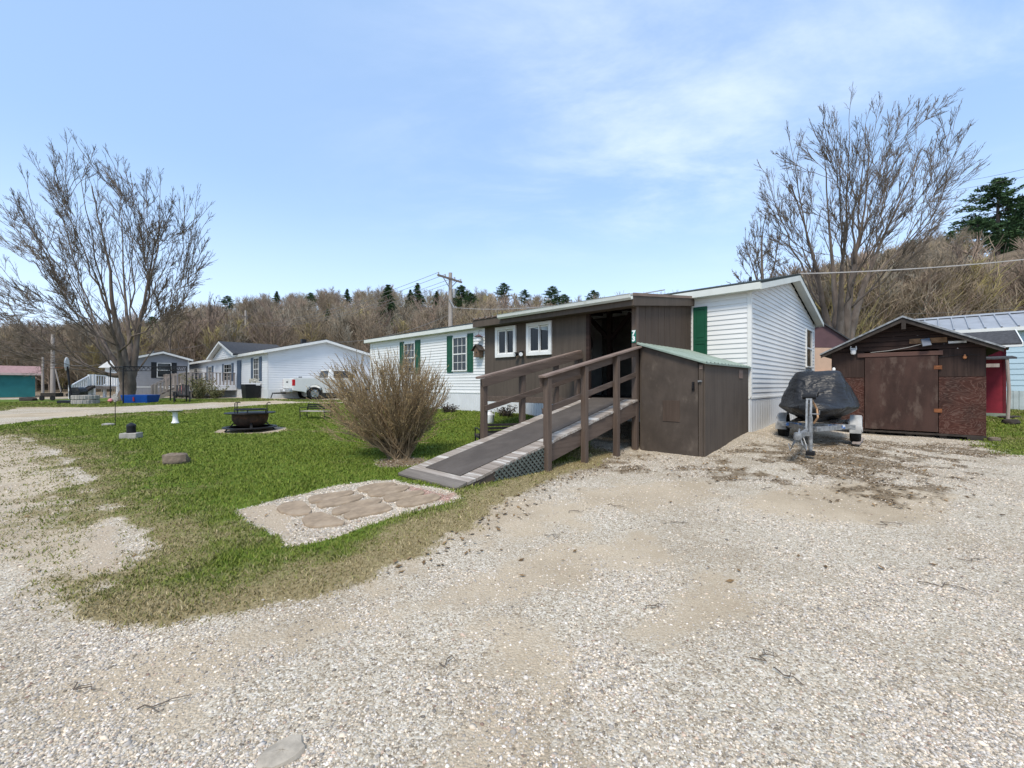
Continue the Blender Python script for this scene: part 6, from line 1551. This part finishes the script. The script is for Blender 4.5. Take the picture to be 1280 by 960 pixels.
# --- sky blue home on the right
BX = pt(1270, 512, 15.5); BHM = Matrix.Translation((BX.x, BX.y, EYE)) @ Matrix.Rotation(HROT, 4, 'Z')
bhm = thing('blue_home', 'sky blue mobile home with a blue grey ribbed metal roof at the right edge', 'house', (BX.x, BX.y, EYE-.9), HROT)
b = MB(); siding(b, lambda z: (-2.6, 9), -.22, 2.05, .20); b.build('front_wall', 'blue_siding', bhm, BHM)
b = MB(); b.bx(-2.6, 9, .02, 4.2, -1.0, 2.05); b.prism([(-2.6,.02,2.05),(-2.6,4.2,2.05),(-2.6,2.1,2.75)], (11.6,0,0)); b.build('core_wall', 'blue_siding', bhm, BHM)
b = MB(); ribs(b, -2.6, 9, -1.3, -.22, -.006, .14, .02, .02); b.build('skirting', plain('pale ribbed skirting', (.42,.47,.47), .6), bhm, BHM)
b = MB(); x = -2.8
while x < 9.3:
    xe = x+.40
    for (p, h1), (q, h2) in zip([(x,0),(x+.02,.045),(x+.05,.045),(x+.07,0)], [(x+.02,.045),(x+.05,.045),(x+.07,0),(xe,0)]):
        b.add([(p,-.30,2.07+h1),(q,-.30,2.07+h2),(q,2.1,2.82+h2),(p,2.1,2.82+h1)], [(0,1,2,3)])
    x = xe
b.add([(-2.8,2.1,2.82),(9.3,2.1,2.82),(9.3,4.5,2.07),(-2.8,4.5,2.07)], [(0,1,2,3)]); b.build('roof', 'blue_roof', bhm, BHM)
b = MB(); b.bx(-2.8,9.3,-.32,-.29,1.94,2.075); b.bx(-2.75,9.2,-.29,-.012,1.94,1.955); b.build('fascia', 'trim', bhm, BHM)
b = MB(); b.prism([(-2.8,1.95,2.815),(-2.8,2.1,2.90),(-2.8,2.25,2.815)], (12.1,0,0)); b.build('ridge_cap', 'blue_roof', bhm, BHM)
# --- red shed with lean-to canopy
RX = pt(1257, 517, 12.6); RHM = Matrix.Translation((RX.x, RX.y, EYE)) @ Matrix.Rotation(HROT, 4, 'Z')
rs_ = thing('crimson_shed', 'crimson board shed with a grey shingle roof between the plywood shed and the blue home', 'shed', (RX.x, RX.y, EYE-.9), HROT)
b = MB(); b.prism([(-1.9,0,-1.2),(0,0,-1.2),(0,0,1.12),(-1.9,0,1.12)], (0,2.1,0)); b.build('wall', 'crimson', rs_, RHM, bevel=.004)
b = MB(); b.bx(-.05,.012,-.012,.05,-.9,1.10); b.build('corner_board', plain('dark red corner board', (.12,.012,.02), .7), rs_, RHM)
b = MB(); b.prism([(-2.3,-.28,1.14),(-2.3,1.0,1.62),(-2.3,1.0,1.68),(-2.3,-.28,1.20)], (2.58,0,0)); b.prism([(-2.3,2.3,1.14),(-2.3,1.0,1.62),(-2.3,1.0,1.68),(-2.3,2.3,1.20)], (2.58,0,0)); b.build('roof', 'shingle', rs_, RHM)
b = MB(); b.prism([(.282,-.30,1.10),(.282,1.0,1.58),(.282,1.0,1.70),(.282,-.30,1.22)], (.025,0,0)); b.bx(-2.3,.28,-.305,-.282,1.09,1.15); b.build('fascia', 'trim', rs_, RHM)
b = MB(); b.bx(-1.9,.02,-.06,-.003,-.98,-.84); b.build('sill', 'sage', rs_, RHM)
cn = thing('lean_to_canopy', 'small grey canopy on a leaning pole in front of the crimson shed', 'canopy', tuple(RHM @ Vector((-.1,-.9,-.97))), HROT)
b = MB(); b.prism([(-1.7,-.95,.72),(.12,-.95,.72),(.12,-.95,.77),(-1.7,-.95,.77)], (0,.93,.08)); b.build('roof', 'shingle', cn, RHM)
b = MB(); b.tube([(-.05,-.90,-1.05),(-.02,-.90,-.2),(-.06,-.90,.72)], .038, 8); b.build('post', 'deck_wood', cn, RHM)
b = MB(); b.bx(-1.6,-.2,-.93,-.90,.50,.60); b.build('brace', 'deck_wood', cn, RHM)
for i,(px,py,sz_,m_,lab) in enumerate([(1262,522,(.8,.3,.06),'dark_wood','dark board lying in the grass by the crimson shed'),(1264,530,(.4,.3,.14),'dark_wood','dark lump in the grass below the board by the crimson shed'),(1236,511,(.3,.3,.2),'pale_rock','pale brown stone leaning at the crimson shed foot')]):
    rock('yard_debris' if i < 2 else 'field_stone', lab, 'debris' if i < 2 else 'stone', px, py, sz_, m_, 30+i, rz=.3)
# --- tan building behind
TX = pt(1016, 490, 21.0); THM = Matrix.Translation((TX.x, TX.y, EYE)) @ Matrix.Rotation(HROT+R(20), 4, 'Z')
th_ = thing('tan_building', 'small tan building with a maroon gable glimpsed between the white home and the plywood shed', 'building', (TX.x, TX.y, EYE-.95), HROT+R(20))
b = MB(); b.bx(-1.8, 1.6, 0, 5, .62, 1.95); b.build('upper_wall', 'tan', th_, THM)
b = MB(); b.bx(-1.8, 1.6, .3, 5, -1.2, .62); b.build('lower_wall', 'tan_low', th_, THM)
b = MB(); b.prism([(-1.8,-.01,1.92),(1.6,-.01,1.75),(1.6,-.01,2.0),(.35,-.01,2.98),(-1.0,-.01,1.92)], (0,.1,0)); b.build('gable', 'maroon', th_, THM)
b = MB(); b.prism([(.35,-.15,3.0),(1.75,-.15,1.85),(1.75,-.15,1.92),(.35,-.15,3.07)], (0,5.3,0)); b.prism([(.35,-.15,3.0),(-1.95,-.15,1.9),(-1.95,-.15,1.97),(.35,-.15,3.07)], (0,5.3,0)); b.build('roof', 'shingle', th_, THM)
b = MB(); b.bx(-1.9,1.7,-.12,.3,.58,.66); b.bx(.35,.42,.0,.07,-1.2,.58); b.bx(1.0,1.08,.0,.07,-1.2,.58); b.build('trim', 'tan_low', th_, THM)
b = MB(); b.bx(-.55,.15,.25,.29,-.15,.36); sgn = b.build('notice', 'white_paint', th_, THM); b = MB(); b.bx(-.38,-.02,.243,.249,.10,.19); b.bx(-.45,.05,.243,.249,-.03,.05); b.build('lettering', plain('faded red lettering', (.5,.2,.2), .7), sgn, THM)
# ================================================================== pickup truck
rc = at(366, 500.5)
TKM = Matrix.Translation((rc.x, rc.y, gz(rc.x, rc.y))) @ Matrix.Rotation(math.atan2(D1.y, D1.x)-R(3), 4, 'Z')     # x forward, y left; rear right corner at origin
tk = thing('pickup_truck', 'pewter pickup truck with red tail lamps parked facing the white home wall', 'pickup', tuple(TKM.translation), math.atan2(D1.y, D1.x)-R(3))
wr_ = .40; axr, axf = 1.25, 4.75
def arch(cx, r=.50, n=10): return [(cx+r*math.cos(math.pi*(i/n)), .42+r*math.sin(math.pi*(i/n))) for i in range(n+1)]
side = [(0,.58),(0,1.28),(.06,1.33),(2.05,1.33),(2.08,1.30)]+[(4.05,1.28),(5.6,1.16),(5.75,1.0),(5.75,.55)]+[(5.4,.42)]+arch(axf)[::1]+[(4.1,.42)]+[(1.9,.42)]+arch(axr)+[(.6,.50)]
b = MB(); b.prism([(x, .0, z) for x, z in side], (0, .14, 0)); b.prism([(x, 1.86, z) for x, z in side], (0, .14, 0)); b.build('bed_side', 'truck_paint', tk, TKM, bevel=.02)
b = MB(); b.bx(.10,5.6,.14,1.86,.60,.72); b.bx(1.98,2.05,.14,1.86,.7,1.33); b.bx(4.1,5.6,.14,1.86,.72,1.22); b.build('body', 'truck_paint', tk, TKM)
b = MB(); b.bx(-.02,.05,.15,1.85,.70,1.29); b.build('tailgate', 'truck_paint', tk, TKM, bevel=.02)
b = MB(); b.bx(-.035,-.021,.85,1.15,1.05,1.13); b.build('tailgate_handle', 'black_plastic', tk, TKM)
for y in (-.004, 1.862):
    b = MB(); b.bx(-.012,.14,y,y+.142,.86,1.24); b.build('tail_lamp', 'red_lens', tk, TKM, bevel=.015)
b = MB(); b.bx(-.20,.02,.05,1.95,.48,.66); b.build('bumper', 'chrome', tk, TKM, bevel=.03)
b = MB(); b.bx(-.215,-.202,.82,1.18,.54,.65); b.build('licence_plate', 'white_paint', tk, TKM)
b = MB(); b.beam((-.1,1.0,.42),(-.75,1.0,.42),.08,.08); b.beam((-.72,.6,.42),(-.72,1.4,.42),.06,.06); b.beam((-.72,1.38,.42),(-.80,1.46,.10),.04,.04); b.build('hitch', 'black_metal', tk, TKM)
def rr(x, y, z, wx_, wy_): return None
b = MB(); lo = [Vector((2.08,.05,1.28)),Vector((4.15,.05,1.28)),Vector((4.15,1.95,1.28)),Vector((2.08,1.95,1.28))]; hi = [Vector((2.22,.24,1.90)),Vector((3.45,.24,1.90)),Vector((3.45,1.76,1.90)),Vector((2.22,1.76,1.90))]; b.loft([lo, hi]); b.build('cab', 'truck_paint', tk, TKM, bevel=.06)
b = MB(); b.add([(2.40,.062,1.36),(3.78,.062,1.36),(3.36,.205,1.80),(2.45,.205,1.80)], [(0,1,2,3)]); b.add([(2.09,.25,1.38),(2.09,1.75,1.38),(2.185,1.66,1.82),(2.185,.34,1.82)], [(0,1,2,3)]); b.build('window', 'pane', tk, TKM)
b = MB(); b.beam((3.55,.02,1.40),(3.55,-.22,1.42),.05,.05); b.bx(3.48,3.58,-.36,-.18,1.34,1.58); b.build('mirror', 'black_plastic', tk, TKM)
b = MB(); b.beam((2.25,.06,1.36),(1.3,.06,1.72),.05,.05) if False else b.beam((1.95,.3,1.33),(1.60,.3,1.62),.04,.04); b.bx(.45,.6,.3,.45,1.30,1.42); b.build('bed_cargo', 'galv', tk, TKM)
for cx in (axr, axf):
    for y0, yy in ((.02, 0), (1.73, 1)):
        def rg(r, y): return [Vector((cx+r*math.cos(2*math.pi*k/24), y, wr_-.01+r*math.sin(2*math.pi*k/24))) for k in range(24)]
        b = MB(); b.loft([rg(.24,y0), rg(.36,y0-.01), rg(.40,y0+.04), rg(.40,y0+.21), rg(.36,y0+.25), rg(.24,y0+.25)], cap=False); w = b.build('wheel', 'rubber', tk, TKM, smooth=40)
        b = MB(); b.loft([rg(.25,y0+.03), rg(.25,y0+.2)]); yo = y0+.02 if yy == 0 else y0+.23; b.loft([rg(.09,yo-.02), rg(.09,yo+.02)])
        for k in range(6): a = k*math.pi/3; b.beam((cx+.06*math.cos(a), yo, wr_+.06*math.sin(a)), (cx+.235*math.cos(a), yo, wr_+.235*math.sin(a)), .025, .10, (0,1,0))
        b.loft([rg(.225,yo-.015), rg(.255,yo-.015), rg(.255,yo+.015), rg(.225,yo+.015), rg(.225,yo-.015)], cap=False); b.build('rim', 'chrome', w, TKM, smooth=40)
# ================================================================== poles and wires
def upole(label, px, top, Yv, r, arms=(), base=None, lean=0.):
    tp = pt(px, top, Yv); g = gz(tp.x, tp.y) if base is None else base
    o = thing('utility_pole', label, 'utility pole', (tp.x, tp.y, g))
    b = MB(); b.tube([(tp.x+lean*.0, tp.y, g-.3), (tp.x, tp.y, tp.z)], [r*1.25, r*.85], 12); b.build('pole', 'pole', o, smooth=50)
    for z, d, l in arms:
        c = Vector((tp.x, tp.y-.14, tp.z-z)); d = Vector(d).normalized(); b = MB(); b.beam(c-d*l/2, c+d*l/2, .10, .12); b.build('crossarm', 'arm', o)
        for q in (-.46, -.2, .2, .46):
            b = MB(); b.lathe([(0,0),(.03,.0),(.045,.08),(.03,.16),(0,.17)], c+d*(l*q)+Vector((0,0,.06)), 8); b.build('insulator', 'concrete', o, smooth=40)
        b = MB(); b.beam(c-d*l*.3, c-Vector((0,0,.7)), .03, .05); b.beam(c+d*l*.3, c-Vector((0,0,.7)), .03, .05); b.build('arm_brace', 'galv', o)
    return tp, o
AD = (.547,.837,0)
tA, oA = upole('thick weathered utility pole with a crossarm behind the white home roof', 563, 341, 30., .145, ((.45, AD, 2.5),))
b = MB(); b.tube([tA+Vector((-.05,-.16,-1.9)), tA+Vector((.3,-.2,-2.5))], .06, 8); b.lathe([(0,-.3),(.10,-.28),(.11,.2),(.04,.32),(0,.33)], tA+Vector((.28,-.18,-1.5)), 10); b.build('transformer', 'galv', oA, smooth=40)
tB, oB = upole('distant pale utility pole with crossarms above the white home with the deck', 307, 388, 62., .16, ((2.4, AD, 2.8), (.9, AD, 1.6)))
tC, oC = upole('pale leaning utility pole at the left edge beside the basketball hoop', 66, 418, 44., .16)
tD, oD = upole('short weathered wooden post left of the pale utility pole', 53.5, 446, 46., .10)
b = MB(); b.beam(tC+Vector((.25,0,-3.5)), Vector((tC.x+.9, tC.y, gz(tC.x, tC.y))), .08, .08, (0,1,0)); b.build('brace', 'pole', oC)
def wire(label, a, b_, sag, r=.012, mat='wire', group=None):
    a = Vector(a); b_ = Vector(b_); q = [a.lerp(b_, t)-Vector((0,0,sag*4*t*(1-t))) for t in [i/20 for i in range(21)]]
    o = MB().tube(q, r, 4).build('power_line', mat); rebase(o, q[10]); return tag(o, label, 'cable', group)
ad = Vector(AD).normalized()
for k, q in enumerate((-.46,-.2,.2,.46)):
    a = tA+ad*2.5*q+Vector((0,-.14,-.25)); c = tB+ad*2.8*q+Vector((0,-.14,-2.2))
    wire('thin overhead line strung between the crossarms of the near and distant poles', a, c, 1.0, .014, group='parallel lines between the two crossarm poles')
    c2 = a+Vector((24,-2-k*.2,0)) if False else None
wire('cable sagging from the near utility pole down left to the white home with the deck', tA+Vector((0,0,-2.9)), WHM @ Vector((-3.0,3.4,3.1)), .7, .02, 'wire')
wire('pale service cable from the near utility pole to the roof above the porch', tA+Vector((.1,0,-2.4)), HM @ Vector((-3.5, 3.6, 3.15)), .35, .022, 'wire_pale')
wire('low line crossing the left hillside from the distant pole to the left utility pole', tB+Vector((0,0,-3.4)), tC+Vector((0,0,-1.6)), 1.2, .022, 'wire')
wire('dark cable from the left utility pole to the grey home', tC+Vector((0,0,-3.0)), GHM @ Vector((-2.5,1.8,2.9)), .6, .02, 'wire')
wire('line leaving the left utility pole towards the photo edge', tC+Vector((0,0,-1.8)), pt(-200, 440, 42), .5, .022, 'wire')
wire('thick pale service cable from the white home peak to the right edge of the photo', HM @ Vector((.2, 3.9, 3.08)), pt(1500, 292, 14.), .25, .020, 'wire_pale')
wire('upper of the two thin lines crossing the sky at the right edge', pt(1150, 234, 60), pt(1420, 174, 40), .6, .022, 'wire')
wire('lower of the two thin lines crossing the sky at the right edge', pt(1150, 243, 60), pt(1420, 184, 40), .6, .022, 'wire')
wire('thin line crossing the right hillside low above the blue home', pt(1130, 392, 34), pt(1420, 366, 26), .3, .012, 'wire')
# ================================================================== left yard
def px3(px, py): return at(px, py)
a, c, d_, e_ = px3(138,505), px3(233,503.5), px3(213,501.5), px3(154,505.5)
gf = thing('arbor_frame', 'black metal arbor frame with scalloped top rail around the maple', 'frame', tuple((a+c)/2))
Ht = 1.95
fp_ = [Vector((v.x, v.y, gz(v.x, v.y))) for v in (pt(138,505,23), pt(233,503.5,23.5), pt(213,502,24.5), pt(154,506,22.2))]
for v in fp_:
    b = MB(); b.cyl(v-Vector((0,0,.1)), v+Vector((0,0,Ht)), .03, 8); b.build('post', 'black_metal', gf)
for i, j in ((0,1),(2,1),(3,2),(0,3)):
    b = MB(); p, q = fp_[i]+Vector((0,0,Ht)), fp_[j]+Vector((0,0,Ht)); b.beam(p, q, .03, .04); b.beam(p-Vector((0,0,.22)), q-Vector((0,0,.22)), .02, .025)
    n_ = max(3, int((q-p).length/.22))
    for k in range(n_):
        s0, s1 = p.lerp(q, k/n_), p.lerp(q, (k+1)/n_); b.tube([s0-Vector((0,0,.02)), s0.lerp(s1,.5)-Vector((0,0,.19)), s1-Vector((0,0,.02))], .009, 4)
    b.build('top_rail', 'black_metal', gf)
tu = gthing('blue_tub', 'bright blue plastic tub with a red stripe on the grass by the maple', 'tub', 176, 503.5, R(4)); I = WM[tu.name]; s_ = at(176,503.5).y/F
b = MB(); b.loft([[Vector((x*14*s_,y*.4,0)) for x,y in ((-1,-1),(1,-1),(1,1),(-1,1))], [Vector((x*15.6*s_,y*.48,10*s_)) for x,y in ((-1,-1),(1,-1),(1,1),(-1,1))], [Vector((x*15*s_,y*.44,10*s_)) for x,y in ((-1,-1),(1,-1),(1,1),(-1,1))], [Vector((x*13.5*s_,y*.37,.05)) for x,y in ((-1,-1),(1,-1),(1,1),(-1,1))]]); b.build('tub', 'blue_plastic', tu, I, bevel=.02)
b = MB(); b.prism([(-1.6*s_,-.445,2.5*s_),(.3*s_,-.445,2.5*s_),(.6*s_,-.475,7.5*s_),(-1.0*s_,-.475,7.5*s_)], (0,-.012,0)); b.build('stripe', 'red_stick', tu, I)
bs_ = px3(157,500); o = MB().beam(Vector((bs_.x+.2,bs_.y-.5,bs_.z)), pt(153.5,462,bs_.y-.15), .22, .06, (0,1,0)).build('leaning_plank', 'blue_steel'); rebase(o, (bs_.x+.2,bs_.y-.5,bs_.z)); tag(o, 'long blue grey plank leaning on the maple trunk', 'plank')
ac = gthing('adirondack_chair', 'black adirondack chair beside the arbor post in front of the deck', 'chair', 228, 502.5, R(35)); I = WM[ac.name]
b = MB()
for k in range(5): b.beam((-.24+.12*k,.10,.28),(-.24+.12*k,.45,.98-.03*abs(k-2)),.10,.02,(0,1,0))
b.build('backrest', 'black_plastic', ac, I)
b = MB()
for k in range(5): b.bx(-.28,.28,-.42+.11*k,-.33+.11*k,.36-.02*k,.38-.02*k)
b.build('seat', 'black_plastic', ac, I)
for s in (-1, 1):
    b = MB(); b.bx(s*.34-.03,s*.34+.03,-.42,-.32,0,.55); b.build('leg', 'black_plastic', ac, I); b = MB(); b.beam((s*.32,-.2,.30),(s*.32,.55,.0),.04,.10); b.build('leg', 'black_plastic', ac, I)
    b = MB(); b.bx(s*.36-.07,s*.36+.07,-.48,.32,.55,.58); b.build('armrest', 'black_plastic', ac, I)
bh_ = gthing('basketball_hoop', 'portable basketball hoop with a white backboard seen edge on at the left', 'basketball hoop', 90, 504, 0); I = WM[bh_.name]; s_ = at(90,504).y/F
b = MB(); b.tube([(0,0,0),(-4*s_,0,30*s_),(-6*s_,0,46*s_)], .05, 8); b.build('pole', 'black_metal', bh_, I)
b = MB(); b.lathe([(0,-.03),(8.3*s_,-.03),(8.3*s_,.03),(0,.03)], n=20)
for i in range(len(b.v)): v = b.v[i]; b.v[i] = Vector((v.x*.30-6.5*s_+v.z*.2, v.z-v.x*.6, v.y+49*s_))
b.build('backboard', 'white_plastic', bh_, I)
b = MB(); b.tube([(-6.5*s_+.25*math.cos(a), -.3+.25*math.sin(a), 44*s_) for a in [k*math.pi/8 for k in range(17)]], .012, 4); b.build('rim', 'rust', bh_, I)
b = MB(); b.bx(-.5,.35,-.35,.35,-.02,.16); b.build('base', 'black_plastic', bh_, I, bevel=.03)
gr_ = gthing('covered_grill', 'grill under a black cover left of the stone fire ring', 'grill', 98, 500.5, .2); I = WM[gr_.name]; s_ = at(98,500.5).y/F
b = MB(); b.loft([[Vector((x*5.6*s_,y*.35,z)) for x,y in ((-1,-1),(-.2,-1.1),(1,-1),(1.05,0),(1,1),(-1,1))] for z in (.1,)]+[[Vector((x*k*s_,y*.36,z)) for x,y in ((-1,-1),(-.2,-1.1),(1,-1),(1.05,0),(1,1),(-1,1))] for k,z in ((6.0,6*s_),(6.2,11*s_),(4.6,15*s_),(2.4,16.5*s_))]); b.build('cover', 'tarp', gr_, I, bevel=.04)
b = MB()
for x in (-4,4): b.cyl((x*s_,.2,0),(x*s_,.2,.3),.08,8)
b.build('wheel', 'rubber', gr_, I)
fr = gthing('stone_fire_ring', 'low grey stone fire ring in the grass by the covered grill', 'fire ring', 107, 505, 0); I = WM[fr.name]; s_ = at(107,505).y/F
b = MB(); random.seed(2)
for lv in range(2):
    for k in range(14):
        a = (k+.5*lv)*2*math.pi/14; b.box((math.cos(a)*9*s_, math.sin(a)*9*s_, .12+lv*.24), (.30,.38,.225), Matrix.Rotation(a, 3, 'Z'))
b.build('ring', 'concrete', fr, I, bevel=.03)
p = px3(65,500.5); o = thing('yard_cart', 'dark little cart on the grass near the pale utility pole', 'cart', tuple(p)); I = WM[o.name]
b = MB(); b.bx(-.5,.5,-.25,.25,.25,.5); b.build('tray', 'dark_wood', o, I); 
for s in (-1,1): b = MB(); b.cyl((s*.35,-.32,.16),(s*.35,-.26,.16),.16,10); b.build('wheel', 'rubber', o, I)
b = MB(); b.tube([(.5,0,.4),(.8,0,.9)], .02, 5); b.build('handle', 'black_metal', o, I)
# something dark beside the main home behind the shrub, and dry plants below the porch
p = HM @ Vector((-9.6,-.6,0)); shrublet('dry_plant', 'dark dry plant clump against the skirting right of the bare shrub', 'plant', gp(p.x,p.y), .42, .5, 16, 31, 'dark_wood', .035)
p = HM @ Vector((-6.6,-.7,0)); shrublet('dry_plant', 'dark tangled dry plant under the left end of the porch', 'plant', gp(p.x,p.y), .45, .6, 22, 32, 'dark_wood', .03)
p = HM @ Vector((-5.9,-2.1,0)); o = thing('garden_jug', 'white plastic jug standing under the porch beside the ramp', 'jug', tuple(gp(p.x,p.y)), .3); I = WM[o.name]
b = MB(); b.lathe([(.10,0),(.12,.03),(.12,.25),(.05,.33),(.05,.37),(0,.37)], n=14); b.build('body', 'white_plastic', o, I, smooth=40)
b = MB(); b.tube([(.05,0,.34),(.13,0,.32),(.125,0,.2)], .014, 6); b.build('handle', 'white_plastic', o, I)
